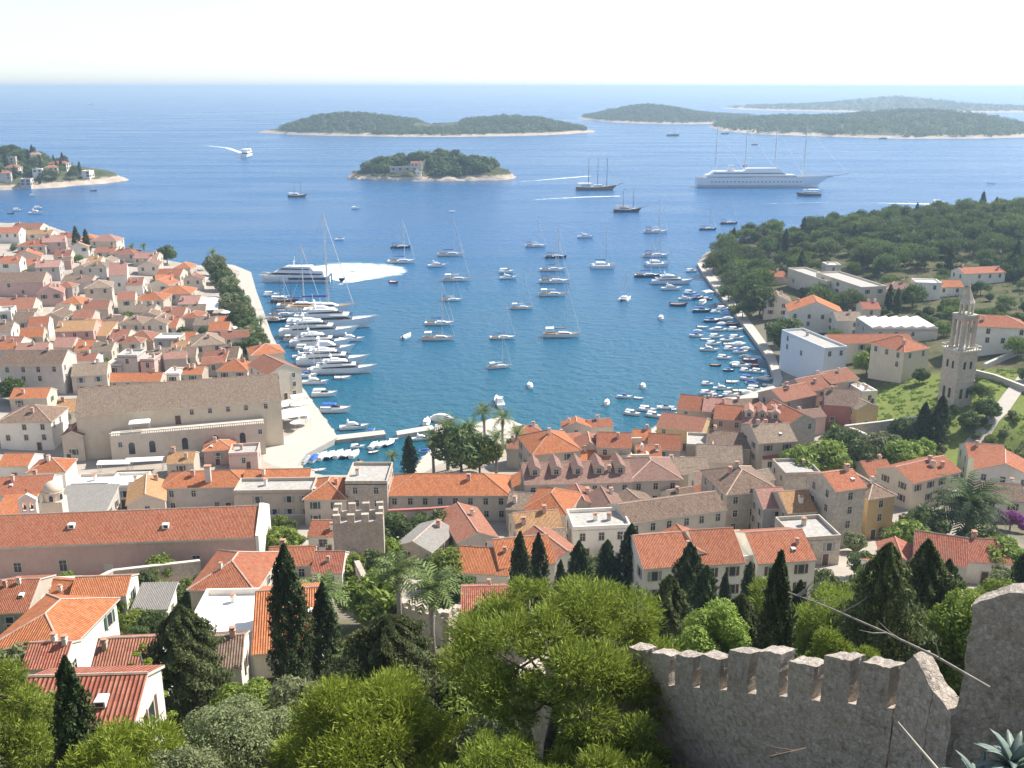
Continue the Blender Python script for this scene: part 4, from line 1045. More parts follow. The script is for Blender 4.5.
# ------------------------------------------------------------------ quays, square, jetties
def px_poly(pts, z): return [tuple(at_z(x, y, z)[:2]) for x, y in pts]
def sheet(name, pts, z0, z1, m, label):
    q = MB(); P = px_poly(pts, z1)
    a = sum(P[i][0]*P[(i+1) % len(P)][1]-P[(i+1) % len(P)][0]*P[i][1] for i in range(len(P)))
    if a < 0: P = P[::-1]
    q.prism(P, z0, z1, 0); return tag(q.build(name, m), label, kind='structure')
sheet('quay', [(207,262),(234,265),(251,272),(256,290),(264,312),(272,335),(290,370),(310,398),(338,437),(306,454),(296,466),(322,482),(300,492),(236,476),(262,430),(276,398),(262,378),(248,345),(232,315),(222,290),(205,272)], -2, 1.62, PAVE, 'pale stone quay and square beside the arsenal')
sheet('promenade', [(776,392),(783,379),(775,355),(757,330),(742,310),(726,291),(712,272),(704,262),(697,263),(703,273),(718,293),(734,312),(749,332),(767,356),(774,378),(772,386),(738,397),(688,404),(692,414),(740,404)], -2, 1.60, PAVE, 'stone promenade along the right shore of the harbour')
sheet('waterfront', [(404,480),(430,450),(460,428),(500,416),(521,424),(560,438),(600,444),(640,438),(662,422),(690,404),(700,418),(668,436),(640,452),(560,456),(500,440),(450,476),(420,490)], -2, 1.58, PAVE, 'pale waterfront paving under the palms')
def jetty(pts, label):
    q = MB(); P = px_poly(pts, 1.2)
    a = sum(P[i][0]*P[(i+1) % len(P)][1]-P[(i+1) % len(P)][0]*P[i][1] for i in range(len(P)))
    if a < 0: P = P[::-1]
    r = thing('jetty', (0,0,0), 0, label, 'jetty')
    q.prism(P, -2, 1.0, 0); q.build('base', ROCK, r); t = MB(); t.prism(P, 1.0, 1.2, 0, k=0.99); t.build('deck', PAVE, r)
jetty([(336,440),(336,435),(384,430),(386,434)], 'short pale stone jetty closing the little inner basin')
jetty([(397,435),(396,431),(432,425),(436,429)], 'pale stone jetty with a white motorboat beside it')
jetty([(434,452),(435,424),(448,423),(450,452)], 'broad stub of pale quay between the two jetties and palms')
# ------------------------------------------------------------------ arsenal
ar = house(181, 408, 188, 20, 16, 12, 'g', 't', 'c', 'huge stone arsenal with a weathered brown roof and arched terrace wall', name='arsenal', cat='arsenal', win=None, nchim=0, door=False, ridge_light=False)
def arsenal_parts():
    L, W = [h for h in HOUSES if h[0] is ar][0][1:]
    x0, x1, yf = -L*.34, L/2-5, -W/2-6; q = MB()
    q.box(((x0+x1)/2, -W/2-3, 2.0), (x1-x0, 5.99, 11.2), 0); q.build('terrace_wall', WALL['b'], ar)
    b = MB(); b.box(((x0+x1)/2, yf+.15, 8.5), (x1-x0, 0.4, 0.22), 0); b.box(((x0+x1)/2, yf+.15, 7.7), (x1-x0, 0.4, 0.2), 0)
    n = int((x1-x0)/0.55)
    for i in range(n): b.box((x0+(x1-x0)*(i+.5)/n, yf+.15, 8.1), (0.2, 0.2, 0.62), 0)
    b.build('balustrade', STONE_TRIM, ar)
    for f in (0.13, 0.26, 0.47, 0.67, 0.85): put('arched_window', window_mesh(1.5, 3.2, 4), ar, (x0+(x1-x0)*f, yf-0.01, 4.2))
    put('window', window_mesh(0.9, 1.2, 0), ar, (x0+(x1-x0)*0.97, yf-0.01, 5.6)); put('window', window_mesh(0.9, 1.3, 0), ar, (x0+(x1-x0)*0.06, yf-0.01, 5.4))
    for f in (0.55, 0.64, 0.73, 0.82, 0.92): put('window', window_mesh(0.9, 1.3, 0), ar, (-L/2+L*f, -W/2-.01, 10.6))
    put('door', door_mesh(1.4, 2.4), ar, (-L*0.02, -W/2-.01, 7.6))
    for z, ys in ((10, (-5, 0, 5)), (5.5, (-6, 6))):
        for y in ys: put('window', window_mesh(0.9, 1.4, 0), ar, (L/2+.01, y, z), math.pi/2)
    put('arched_door', window_mesh(4.0, 5.0, 4), ar, (L/2+.01, 0, 2.6), math.pi/2)
    a = MB(); a.box((0,0,2.6), (5,3,0.12), 0)
    for x in (-2.3,2.3):
        for y in (-1.3,1.3): a.tube([(x,y,0),(x,y,2.6)], .05, 6, 1)
    t = thing('sunshade', ar.matrix_basis @ Vector((-L*0.20, -W/2-3, 7.6)), ar.rotation_euler.z, 'white canvas sunshade on the arsenal terrace', 'sunshade'); c = MB(); c.box((0,0,2.7), (5.2,3.2,0.3), 0, taper=0.7); c.build('canopy', CANVAS, t)
    p = MB()
    for x in (-2.3,2.3):
        for y in (-1.3,1.3): p.tube([(x,y,0),(x,y,2.6)], .05, 6)
    p.build('frame', ALU, t)
arsenal_parts()
# ------------------------------------------------------------------ convent
cv = house(92, 543, 318, 13, 5.5, 7, 'g', 'r', 'p', 'very long pink convent with a red tiled roof', name='convent', cat='convent', win=None, nchim=0, door=False, ridge_light=True)
def convent_parts():
    L, W = [h for h in HOUSES if h[0] is cv][0][1:]; roof = [c for c in cv.children if c.name.startswith('roof')][0]; tp = math.tan(R(24))
    p = MB(); p.loft([[(L/2+.13,-W/2-.4,-3),(L/2+.7,-W/2-.4,-3),(L/2+.7,W/2+.4,-3),(L/2+.13,W/2+.4,-3)], [(L/2+.13,-W/2-.4,7.3),(L/2+.7,-W/2-.4,7.3),(L/2+.7,W/2+.4,7.3),(L/2+.13,W/2+.4,7.3)], [(L/2+.13,-.1,7.6+W/2*tp),(L/2+.7,-.1,7.6+W/2*tp),(L/2+.7,.1,7.6+W/2*tp),(L/2+.13,.1,7.6+W/2*tp)]])
    p.build('gable_parapet', WALL['w'], cv)
    for px, h_ in ((15,1.7),(59,2.0),(146,1.6),(190,1.6)):
        x = L/2-(250-px)/250*L*0.78; put('window', window_mesh(1.2, h_, 5), cv, (x, -W/2-.01, 3.0))
    dm = shared('grey_door', lambda: (lambda q: (q.box((0,0,1.1),(1.5,0.1,2.3),0), q.mesh('door',[STONE_TRIM]))[1])(MB())); put('door', dm, cv, (L/2-(250-103)/250*L*.78, -W/2-.03, 0.8))
    for px, y in ((65,-W*.24),(159,-W*.3)):
        s_ = MB(); s_.box((0,0,0),(1.1,1.0,0.8),0); s_.box((0.1,-.51,.05),(.6,.03,.5),1); s_.build('skylight', [CANVAS, GLASS], roof, (L/2-(250-px)/250*L*.78, y, 7+(W/2+y)*tp+.35))
    k = MB(); k.box((0,-W/2-.2,6.75),(L,0.35,0.22),0); k.build('cornice', STONE_TRIM, cv)
convent_parts()
def wall_run(name, pts, thick, m, label, cat, cap=None, base=-2.0, capm=STONE_TRIM):
    """pts: world points along the top of a wall"""
    r = thing(name, (0,0,0), 0, label, cat); q, c = MB(), MB()
    for a, b in zip(pts[:-1], pts[1:]):
        d = Vector((b[0]-a[0], b[1]-a[1], 0)); n = Vector((-d.y, d.x, 0)).normalized()*(thick/2)
        def ring(p, z0, z1): return [(p[0]-n.x,p[1]-n.y,z0),(p[0]+n.x,p[1]+n.y,z0),(p[0]+n.x,p[1]+n.y,z1),(p[0]-n.x,p[1]-n.y,z1)]
        za, zb = H(a[0],a[1])+base, H(b[0],b[1])+base
        q.loft([ring(a, min(za,a[2]-.5), a[2]), ring(b, min(zb,b[2]-.5), b[2])])
        if cap:
            n = n*1.25; c.loft([ring(a, a[2]+.003, a[2]+cap), ring(b, b[2]+.003, b[2]+cap)])
    q.build('wall', m, r)
    if cap: c.build('coping', capm, r)
    return r
tw = [on_ground(x, y, 3.5) for x, y in ((20,580),(100,577),(112,571),(200,561))]
wall_run('terrace_wall', tw, 0.6, WALL['f'], 'grey terrace wall with pale coping below the convent', 'wall', 0.2)
wall_run('garden_wall', [on_ground(x, y, 3.5) for x, y in ((388,512),(430,510),(468,507))], 0.6, WALL['b'], 'brown banded wall of the garden below the long orange roof', 'wall', 0.5, capm=WALL['r'])
wall_run('garden_wall', [on_ground(x, y, 3.0) for x, y in ((845,426),(880,422),(925,416))], 0.7, WALL['s'], 'long stone garden wall behind the dark trees', 'wall', 0.2)
wall_run('garden_wall', [on_ground(x, y, 2.5) for x, y in ((845,426),(858,431),(872,437))], 0.7, WALL['s'], 'short stone garden wall running down to the bushes', 'wall', 0.2)
wall_run('garden_wall', [on_ground(x, y, 2.0) for x, y in ((236,517),(275,516),(310,514))], 0.6, WALL['s'], 'stone wall of the shrub garden left of the battlemented tower', 'wall', 0.2)
wall_run('road_wall', [on_ground(x, y, 1.6) for x, y in ((970,369),(995,375),(1024,386),(1060,400))], 0.8, PAVE, 'white sloping wall beside the steps under the right villa', 'wall', 0.15)
wall_run('road_wall', [on_ground(x, y, 1.6) for x, y in ((985,364),(1005,355),(1040,345))], 0.8, PAVE, 'white wall climbing past the right villa', 'wall', 0.15)
# road on the right
ROAD = []
def road():
    L_ = [(1030,372),(1012,395),(1000,412),(985,430),(972,446),(966,470)]; q = MB(); pts = [on_ground(x, y) for x, y in L_]; prev = None
    for a, b in zip(pts[:-1], pts[1:]):
        for k in range(5):
            p = a.lerp(b, k/5); ROAD.append((p.x, p.y)); d = (b-a); d.z = 0; n = Vector((-d.y, d.x, 0)).normalized()*2.0
            e = [(p+n*s_) for s_ in (-1, 1)]; e = [(v.x, v.y, H(v.x, v.y)+0.35) for v in e]
            if prev: q.face([prev[0], e[0], e[1], prev[1]])
            prev = e
    tag(q.build('road', PAVE), 'pale lane climbing at the right edge', kind='structure')
road()
# ------------------------------------------------------------------ bell tower
def bell_tower():
    p = on_ground(954, 404); r = thing('bell_tower', p, R(18), 'ornate stone bell tower with open arcades and a pointed top', 'bell tower'); u = mpp(p); wv = 22*u; f = 1.10*u
    def zz(y): return (404-y)*f
    q = MB(); q.box((0,0,zz(352)/2-1), (wv,wv,zz(352)+2), 0); q.build('shaft', WALL['s'], r)
    c = MB()
    for y, e, t in ((380,1.05,.35),(352,1.2,.5)): c.box((0,0,zz(y)), (wv*e,wv*e,t), 0)
    c.build('cornice', STONE_TRIM, r)
    b = MB(); hw = wv*.58; z0 = zz(352)+.25
    for s_ in (-1,1):
        b.box((0,s_*hw,z0+.9),(hw*2,.18,.16),0); b.box((s_*hw,0,z0+.9),(.18,hw*2-.2,.16),0)
        for i in range(9):
            t = -hw+hw*2*i/8; b.box((t,s_*hw,z0+.42),(.16,.16,.8),0)
            if 0 < i < 8: b.box((s_*hw,t,z0+.42),(.16,.16,.8),0)
    b.build('balustrade', STONE_TRIM, r)
    a = MB(); w2 = wv*.74; z1, z2 = zz(352)+.25, zz(322)
    for sx in (-1,0,1):
        for sy in (-1,0,1):
            if sx == 0 and sy == 0: continue
            k = .9 if sx and sy else .5; a.box((sx*(w2/2-.45), sy*(w2/2-.45), (z1+z2)/2), (k,k,z2-z1), 0)
    a.box((0,0,z2+.3),(w2*1.08,w2*1.08,.6),0); a.box((0,0,z2-.5),(w2*.98,w2*.98,.98),0); a.build('arcade', WALL['s'], r)
    d = MB(); z3, z4, z5 = z2+.6, zz(311), zz(297)
    def oct_(rad, z): return [(rad*math.cos(math.pi/4*i+.39), rad*math.sin(math.pi/4*i+.39), z) for i in range(8)]
    for i in range(8): t = math.pi/4*i+.39; d.box((wv*.27*math.cos(t), wv*.27*math.sin(t), (z3+z4)/2), (.45,.45,z4-z3), 0, t)
    d.loft([oct_(wv*.31,z4), oct_(wv*.31,z4+.4)]); d.build('lantern', STONE_TRIM, r)
    e = MB(); e.loft([oct_(wv*.33,z4+.4), oct_(wv*.25,z4+1.2), oct_(wv*.14,z4+2.9), oct_(wv*.06,z5-.2), oct_(.1,z5+.6)]); e.build('spire', WALL['s'], r)
    g = MB(); g.tube([(0,0,z5-.2),(0,0,z5+1.6)], .1, 6); g.loft([oct_(.05,z5+.3), oct_(.3,z5+.5), oct_(.05,z5+.75)]); g.box((0,0,z5+1.2),(.7,.1,.1)); g.build('finial', STONE_TRIM, r)
    for k, (ax, ay) in enumerate(((0,-1),(1,0),(-1,0))):
        for s_ in (-1,1):
            x, y = (s_*wv*.17, -wv/2-.01) if ay else (ax*(wv/2+.01), s_*wv*.17); put('arched_window', window_mesh(wv*.16, 2.9, 4), r, (x, y, zz(391)), 0 if ay else ax*math.pi/2)
            put('arched_window', window_mesh(wv*.13, 2.2, 4), r, (x, y, zz(365)), 0 if ay else ax*math.pi/2)
bell_tower()
# ------------------------------------------------------------------ dome, bell gable, ruin, towers
def dome_tower():
    p = on_ground(54, 499, 10); g0 = Vector((p.x, p.y, p.z-10)); r = thing('domed_bell_tower', g0, R(10), 'small cream dome on an arched drum behind the convent roof', 'bell tower'); w_ = 19*mpp(p)/2
    q = MB(); q.box((0,0,3.5),(w_*2,w_*2,13),0); q.build('shaft', WALL['c'], r)
    def ring(rad, z, n=16): return [(rad*math.cos(2*math.pi*i/n), rad*math.sin(2*math.pi*i/n), z) for i in range(n)]
    d = MB(); d.loft([ring(w_*.98,10), ring(w_*.98,11.7)]); d.loft([ring(w_*1.08,11.7), ring(w_*1.08,11.9)]); d.build('drum', WALL['c'], r)
    m = MB(); m.loft([ring(w_*1.0*math.cos(t), 11.9+w_*1.0*math.sin(t)) for t in [R(a) for a in range(0, 90, 11)]]); m.build('dome', WALL['c'], r, smooth=True)
    for i in range(6): t = 2*math.pi*i/6-1.57; put('arched_window', window_mesh(.7, 1.2, 4), r, (w_*.98*math.cos(t), w_*.98*math.sin(t), 10.8), t+math.pi/2)
dome_tower()
def bell_gable():
    p = on_ground(29, 511, 9.0); r = thing('bell_gable', (p.x, p.y, p.z-9), R(8), 'white bell gable with two arches and a cross beside the dome', 'bell gable')
    q = MB(); q.box((0,0,3.0),(3.2,.8,12),0)
    for x in (-1.3,0,1.3): q.box((x,0,10),(.5,.8,2.0),0)
    q.loft([[(-1.75,-.45,11),(1.75,-.45,11),(1.75,.45,11),(-1.75,.45,11)],[(-1.7,-.45,11.5),(1.7,-.45,11.5),(1.7,.45,11.5),(-1.7,.45,11.5)],[(-.1,-.4,12.6),(.1,-.4,12.6),(.1,.4,12.6),(-.1,.4,12.6)]]); q.build('wall', WALL['w'], r)
    for x in (-.65,.65):
        b = MB(); b.loft([[(x+a*math.cos(t*math.pi/4), a*math.sin(t*math.pi/4), z) for t in range(8)] for a, z in ((.36,9.5),(.28,9.7),(.2,10.1),(.05,10.3))]); b.build('bell', SPAR, r)
    c = MB(); c.box((0,0,13.1),(.1,.1,1.1)); c.box((0,0,13.3),(.6,.09,.1)); c.build('cross', SPAR, r)
bell_gable()
def ruin():
    p = on_ground(630, 450, 6); r = thing('roofless_ruin', (p.x, p.y, p.z-6), R(4), 'roofless ruin of grey walls at the waterfront', 'ruin'); L, W = 30*mpp(p), 9; q = MB()
    for c, s_ in (((0,-W/2,2.0),(L,.6,9)),((0,W/2,2.6),(L,.6,10)),((-L/2,0,2.4),(.6,W-.6,9.6)),((L/2,0,1.8),(.6,W-.6,9)),((0,0,1.6),(.5,W-.6,8))): q.box(c, s_, 0)
    q.build('wall', WALL['b'], r); f = MB(); f.box((0,0,1.5),(L-.7,W-.7,.2)); f.build('floor', CONC, r)
    for x in (-2.5,2.2): put('window', window_mesh(1,1.4,0), r, (x,-W/2-.31,4.2))
ruin()
def merlon_mesh(w_, t, h): return shared(('merlon',w_,t,h), lambda: (lambda q: (q.box((0,0,h/2),(w_,t,h),0), q.mesh('merlon',[WALL['f']]))[1])(MB()))
def crenel_tower():
    p = on_ground(358, 523, 10); r = thing('battlemented_tower', (p.x, p.y, p.z-10), R(6), 'square stone wall tower with battlements above the town roofs', 'tower'); w_ = 50*mpp(p); dd = 5.6; y0 = dd/2
    r.location = (p.x-math.sin(R(6))*y0, p.y+math.cos(R(6))*y0, p.z-10); q = MB(); h = w_/2; k_ = dd/2
    for c, s_ in (((0,-k_+.4,3.5),(w_,.8,13)),((0,k_-.4,3.5),(w_,.8,13)),((-h+.4,0,3.5),(.8,dd-1.6,13)),((h-.4,0,3.5),(.8,dd-1.6,13))): q.box(c, s_)
    q.build('wall', WALL['f'], r); f = MB(); f.box((0,0,8.6),(w_-1.6,dd-1.6,.3)); f.build('floor', CONC, r)
    n = 4
    for i in range(n):
        t = -h+.65+(w_-1.3)*i/(n-1)
        for s_ in (-1,1):
            put('merlon', merlon_mesh(1.25,.8,1.5), r, (t, s_*(k_-.4), 10))
            if i == 1: put('merlon', merlon_mesh(1.25,.8,1.5), r, (s_*(h-.4), 0, 10), math.pi/2)
crenel_tower()
def crenel_wall(pts, name, label, thick, mer, pitch, mh, base, cat='city wall', jag=0.0, seed=1, slope=0.0, m='f', footing=0.0):
    """battlemented wall: pts along the foot of the merlons"""
    g = random.Random(seed); r = thing(name, (0,0,0), 0, label, cat); q = MB(); L = 0.0; nxt = 0.0
    for a, b in zip(pts[:-1], pts[1:]):
        a, b = Vector(a), Vector(b); d = b-a; dh = Vector((d.x,d.y,0)); D = dh.length; n = Vector((-dh.y,dh.x,0)).normalized()*(thick/2); ns = max(1, round(D/1.2))
        for k in range(ns):
            p0, p1 = a.lerp(b, k/ns), a.lerp(b, (k+1)/ns)
            def ring(p, z1): 
                zb = min(H(p.x,p.y)+base, z1-2); e = n*(1+footing); return [tuple(Vector((p.x,p.y,zb))-e),tuple(Vector((p.x,p.y,zb))+e),tuple(Vector((p.x,p.y,z1))+n),tuple(Vector((p.x,p.y,z1))-n)]
            q.loft([ring(p0, p0.z), ring(p1, p1.z)])
        ang = math.atan2(dh.y, dh.x)
        while nxt < D:
            p = a.lerp(b, min(1,(nxt+mer/2)/D)); t = MB(); hh = mh*(1+g.uniform(-jag,jag)); w2 = mer/2; sl = slope*mer/2
            zl = [hh-sl+g.uniform(-jag,jag)*.25 for _ in range(3)]; xs = (-w2, g.uniform(-.15,.15)*w2, w2); rings = []
            for x, dz in zip(xs, (-sl, 0, sl)):
                e = thick/2*0.96*(1+g.uniform(-jag,jag)*.12); rings.append([(x,-e,-.6),(x,e,-.6),(x,e,hh+dz+g.uniform(-jag,jag)*.3),(x,-e,hh+dz+g.uniform(-jag,jag)*.3)])
            t.loft(rings); t.build('merlon', WALL[m], r, tuple(p), ang); nxt += pitch
        nxt -= D
    q.build('wall', WALL[m], r); return r
stair = [on_ground(x, y, 4.0) for x, y in ((350,548),(357,566),(366,585))]
crenel_wall(stair, 'city_wall', 'narrow battlemented wall stepping down from the square wall tower', 0.9, 0.8, 1.5, 1.0, -2)
mid = [on_ground(x, y, 4.0) for x, y in ((366,585),(405,606),(445,617),(473,603))]
crenel_wall(mid, 'city_wall', 'stretch of old city wall half hidden by the palms', 0.9, 0.9, 1.7, 0.7, -2)
low = [on_ground(473,603,4.0), on_ground(497,624,4.6), on_ground(560,648,5), Vector((0.2,43,66.5)), Vector((2.2,39.2,69.7))]
crenel_wall(low, 'city_wall', 'stepped stretch of old city wall running under the umbrella pine', 0.8, 0.85, 1.6, 0.6, -3)
# the near battlements
near = [Vector((2.2,39.2,69.7)), Vector((4.2,35.4,72.0)), Vector((6.1,32.6,73.6)), Vector((10.95,24.3,78.3))]
near_wall = crenel_wall(near, 'city_wall', 'near battlemented wall with rough merlons, lower right', 0.62, 0.98, 1.34, 1.4, -3, jag=0.14, seed=5, slope=0.35, m='F')
ramp_pts = [(10.98,24.24,79.75),(11.15,23.9,80.25),(11.3,23.55,79.95),(11.45,23.2,79.6),(11.6,22.9,79.5),(11.75,22.5,79.3)]
near_ramp = wall_run('broken_wall', ramp_pts, 0.6, WALL['F'], 'broken end of the battlements against the high fortress wall', 'wall', base=-3)
def big_wall():
    r = thing('fortress_wall', (0,0,0), 0, 'high rough fortress wall at the right edge', 'wall'); q = MB(); g = random.Random(3)
    pts = [(11.62,22.45,82.5),(12.2,22.0,83.1),(13.6,21.0,83.75),(15.4,20.0,84.6),(19,18,85.8),(26,15.5,87)]
    for a, b in zip(pts[:-1], pts[1:]):
        d = Vector((b[0]-a[0],b[1]-a[1],0)); n = Vector((-d.y,d.x,0)).normalized()
        def ring(p): return [(p[0],p[1],68),(p[0]+n.x*.6,p[1]+n.y*.6,68),(p[0]+n.x*.6,p[1]+n.y*.6,p[2]),(p[0],p[1],p[2])]
        q.loft([ring(a), ring(b)])
    q.build('wall', WALL['F'], r); return r
near_big = big_wall()
# the near masonry is broken up: subdivided and pushed about like old rubble
import bmesh
from mathutils import noise
def roughen(o, amp, cell):
    bm = bmesh.new(); bm.from_mesh(o.data); bmesh.ops.remove_doubles(bm, verts=bm.verts, dist=0.002)
    for _ in range(6):
        long = [e for e in bm.edges if e.calc_length() > cell]
        if not long or len(bm.verts) > 60000: break
        bmesh.ops.subdivide_edges(bm, edges=long, cuts=1, use_grid_fill=True)
    mw = o.matrix_world
    bmesh.ops.triangulate(bm, faces=[f for f in bm.faces if len(f.verts) > 4])
    for v in bm.verts:
        p = o.matrix_basis @ v.co
        v.co += noise.noise_vector(p*1.7)*amp*.9 + noise.noise_vector(p*5.5)*amp*.55
    bm.to_mesh(o.data); bm.free(); o.data.update()
for r_ in (near_wall, near_ramp, near_big):
    for c_ in r_.children: roughen(c_, .06 if c_.name.startswith('merlon') else .06, .18)
# ------------------------------------------------------------------ awnings and sunshades
def awning(px, py, w_, d_, h, rz, label, top=CANVAS, slope=0.5):
    p = on_ground(px, py); r = thing('awning', p, R(rz), label, 'awning'); q = MB(); l, d = w_/2, d_/2
    q.loft([[(-l,-d,h),(l,-d,h),(l,-d,h+.12),(-l,-d,h+.12)],[(-l,0,h+slope),(l,0,h+slope),(l,0,h+slope+.12),(-l,0,h+slope+.12)],[(-l,d,h),(l,d,h),(l,d,h+.12),(-l,d,h+.12)]]); q.build('canopy', top, r)
    f = MB()
    for x in (-l+.2,l-.2):
        for y in (-d+.2,0,d-.2): f.tube([(x,y,0),(x,y,h+(slope if y == 0 else 0))], .06, 6)
    f.build('frame', ALU, r)
awning(200,285,9,12,3,0,'small white awning at the seaward end of the promenade')
awning(208,312,11,26,3.5,10,'largest white awning on the promenade by the trees')
awning(291,424,10,8,3.2,25,'white cafe awning on the square beside the arsenal')
awning(299,405,5,4,2.8,25,'smaller white awning on the quay behind the square')
awning(402,566,6.5,3.5,3,0,'white awning in the garden below the grey slate gable')
awning(936,500,8,6,3,20,'white terrace awning beside the great palm')
awning(1008,512,8,5,3,-5,'white awning at the right edge above the bougainvillea')
awning(116,473,8,3,2.8,4,'left white canvas awning under the arsenal wall')
awning(146,470,9,3,2.8,8,'right white canvas awning under the arsenal wall')
awning(706,297,5,4,2.6,40,'white beach awning near the tip of the promenade')
for i, (x, y) in enumerate(((226,318),(231,326),(233,334),(236,342),(239,349),(230,340))):
    p = on_ground(x, y); t = thing('parasol', p, 0, 'white round parasol in the row under the promenade trees', 'parasol', 'parasols under the promenade trees')
    c = MB(); c.loft([[(a*math.cos(math.pi/4*k), a*math.sin(math.pi/4*k), z) for k in range(8)] for a, z in ((2.2,2.4),(1.2,2.9),(.05,3.2))]); c.build('canopy', CANVAS, t)
    s_ = MB(); s_.tube([(0,0,0),(0,0,3.1)], .05, 6); s_.build('pole', ALU, t)
for i, (x, y) in enumerate(((284,412),(288,409),(285,420),(296,412),(300,417),(304,410),(296,430),(306,425))):
    p = on_ground(x, y); t = thing('parasol', Vector((p.x, p.y, 1.6)), 0, 'cream parasol among the cafe tables on the square by the arsenal', 'parasol', 'cafe parasols on the square')
    c = MB(); c.loft([[(a*math.cos(math.pi/4*k), a*math.sin(math.pi/4*k), z) for k in range(8)] for a, z in ((1.7,2.3),(.9,2.7),(.05,2.9))]); c.build('canopy', CANVAS, t)
    s_ = MB(); s_.tube([(0,0,0),(0,0,2.9)], .05, 6); s_.build('pole', ALU, t)
# ------------------------------------------------------------------ white panel roof hall
def panel_hall():
    r = house(905, 330, 66, 17, 0, 5, 'f', 'g', 'g', 'low hall with a ribbed white panel roof', name='hall', cat='hall', nchim=0); L, W = HOUSES[-1][1:]
    roof = [c for c in r.children if c.name.startswith('roof')][0]
    for i in range(6):
        x = -L/2+L*(i+.5)/6; q = MB(); q.loft([[(x-L/13,-W/2+.4,5.75),(x+L/13,-W/2+.4,5.75),(x+L/13,W/2-.4,5.75),(x-L/13,W/2-.4,5.75)],[(x-L/13,-W/2+.4,5.85),(x+L/26,-W/2+.4,6.5),(x+L/26,W/2-.4,6.5),(x-L/13,W/2-.4,5.85)]]); q.build('roof_panel', WHITEROOF, roof)
panel_hall()
# tall chimney of the long orange roof, the fort-like house of the islet, villas of the headland
def tall_chimney():
    p = on_ground(211, 506, 1.0); r = thing('tall_chimney', (p.x,p.y,p.z-1), R(3), 'tall pale chimney stack against the long orange roof', 'chimney'); q = MB(); q.box((0,0,4.6),(1.2,1,11.5)); q.build('stack', WALL['g'], r); c = MB(); c.box((0,0,10.5),(1.5,1.3,.3)); c.build('cap', RIDGE_O, r)
tall_chimney()
def free_house(x, y, z, L, W, Hh, kind, roof, wall, rot, label, **kw): return house_at(Vector((x,y,z)), R(rot), L, W, Hh, kind, roof, wall, label, **kw)
cxi, y0i, rxi = span(343, 516, 181)
def isl(u, v): x, y = cxi+u*rxi, y0i+42+v*48; return x, y, islet_z(x, y)-.3
x, y, z = isl(-.30, -.66); free_house(x, y, z+.8, 30, 9, 4.2, 'f', 'g', 'b', 2, 'long tan fort house on the small islet', winsize=(1.3,2.2), nchim=0)
x, y, z = isl(-.16, -.60); free_house(x, y, z+.4, 12, 8, 4.2, 'g', 'd', 'b', 2, 'gabled house with dull red roof beside the fort house on the islet', winsize=(1.3,2.0))
x, y, z = isl(-.13, -.78); free_house(x, y, z, 6, 4, 4, 'f', 'w', 'w', 0, 'little white hut on the islet shore', nchim=0)
for px, py, w_, kind, rf, wl_, lab in ((35,157,13,'h','p','w','square white villa highest on the far headland'),(60,166,18,'h','r','w','wide white villa with red roof on the far headland'),(52,170,12,'h','r','c','red roofed wing in front of the wide white villa on the headland'),
        (14,170,13,'h','r','c','cream villa with red roof near the left edge on the headland'),(4,176,14,'h','r','b','red roofed villa cut by the left edge on the headland'),(38,172,9,'f','w','w','low white flat villa in the middle of the headland'),(27,182,10,'f','t','b','beige boathouse low on the headland'),(88,174,8,'f','w','w','little white house near the headland tip'),(12,160,8,'f','t','b','small beige house among the upper headland trees')):
    d = ray(px, py); t = 600
    while t < 1600:
        q_ = CAM+d*t
        if q_.z-4 < hl_z(q_.x, q_.y): break
        t += 1
    free_house(q_.x, q_.y, hl_z(q_.x, q_.y), w_*mpp(q_), 10, 6.5, kind, rf, wl_, rnd.uniform(-5, 20), lab, winsize=(1.4,2.0), nchim=1)

# ------------------------------------------------------------------ boats
def hull_rings(L, B, D, fine=2.2, sheer=0.25, stern=0.78, draft=0.5, n=11, rake=0.08):
    rings = []
    for i in range(n):
        t = i/(n-1); b = B/2*(stern+(1-stern)*math.sin(min(1, t/0.45)*math.pi/2))*(1-max(0, (t-0.45)/0.55)**fine)
        b = max(b, 0.03); zt = D*(1+sheer*(2*t-0.7)**2*(1 if t > .35 else .4)); x = -L/2+L*t
        xb = x-(rake*L*max(0, t-.6)/.4)
        rings.append([(x,-b,zt),(xb,-b*.86,D*.28),(xb,-b*.4,-draft),(xb,b*.4,-draft),(xb,b*.86,D*.28),(x,b,zt)])
    return rings
def hull_mesh(key, L, B, D, m, deck, **kw):
    def mk():
        rs = hull_rings(L, B, D, **kw); q = MB(); n = len(rs)
        i0 = len(q.v)
        for r_ in rs: q.v += [tuple(p) for p in r_]
        for k in range(n-1):
            for j in range(5): q.f.append((i0+k*6+j, i0+k*6+j+1, i0+k*6+6+j+1, i0+k*6+6+j)); q.m.append(0); q.uv.append(None)
        q.f.append(tuple(i0+j for j in reversed(range(6)))); q.m.append(0); q.uv.append(None)
        for k in range(n-1):                          # deck set a little below the rail
            a, b, c, d = rs[k][0], rs[k][5], rs[k+1][5], rs[k+1][0]; dz = D*0.12
            q.face([(a[0],a[1]*.97,a[2]-dz),(d[0],d[1]*.97,d[2]-dz),(c[0],c[1]*.97,c[2]-dz),(b[0],b[1]*.97,b[2]-dz)], 1)
            for s_ in (0, 5):
                p, p2 = rs[k][s_], rs[k+1][s_]; w_ = [p, p2, (p2[0],p2[1]*.97,p2[2]-dz), (p[0],p[1]*.97,p[2]-dz)]
                q.face(w_ if s_ == 5 else w_[::-1], 0)
        return q.mesh('hull', [m, deck])
    return shared(('hull', key), mk)
def shape(key, name, fn, mats, smooth=False): return shared((name, key), lambda: (lambda q: (fn(q), q.mesh(name, mats, smooth))[1])(MB()))
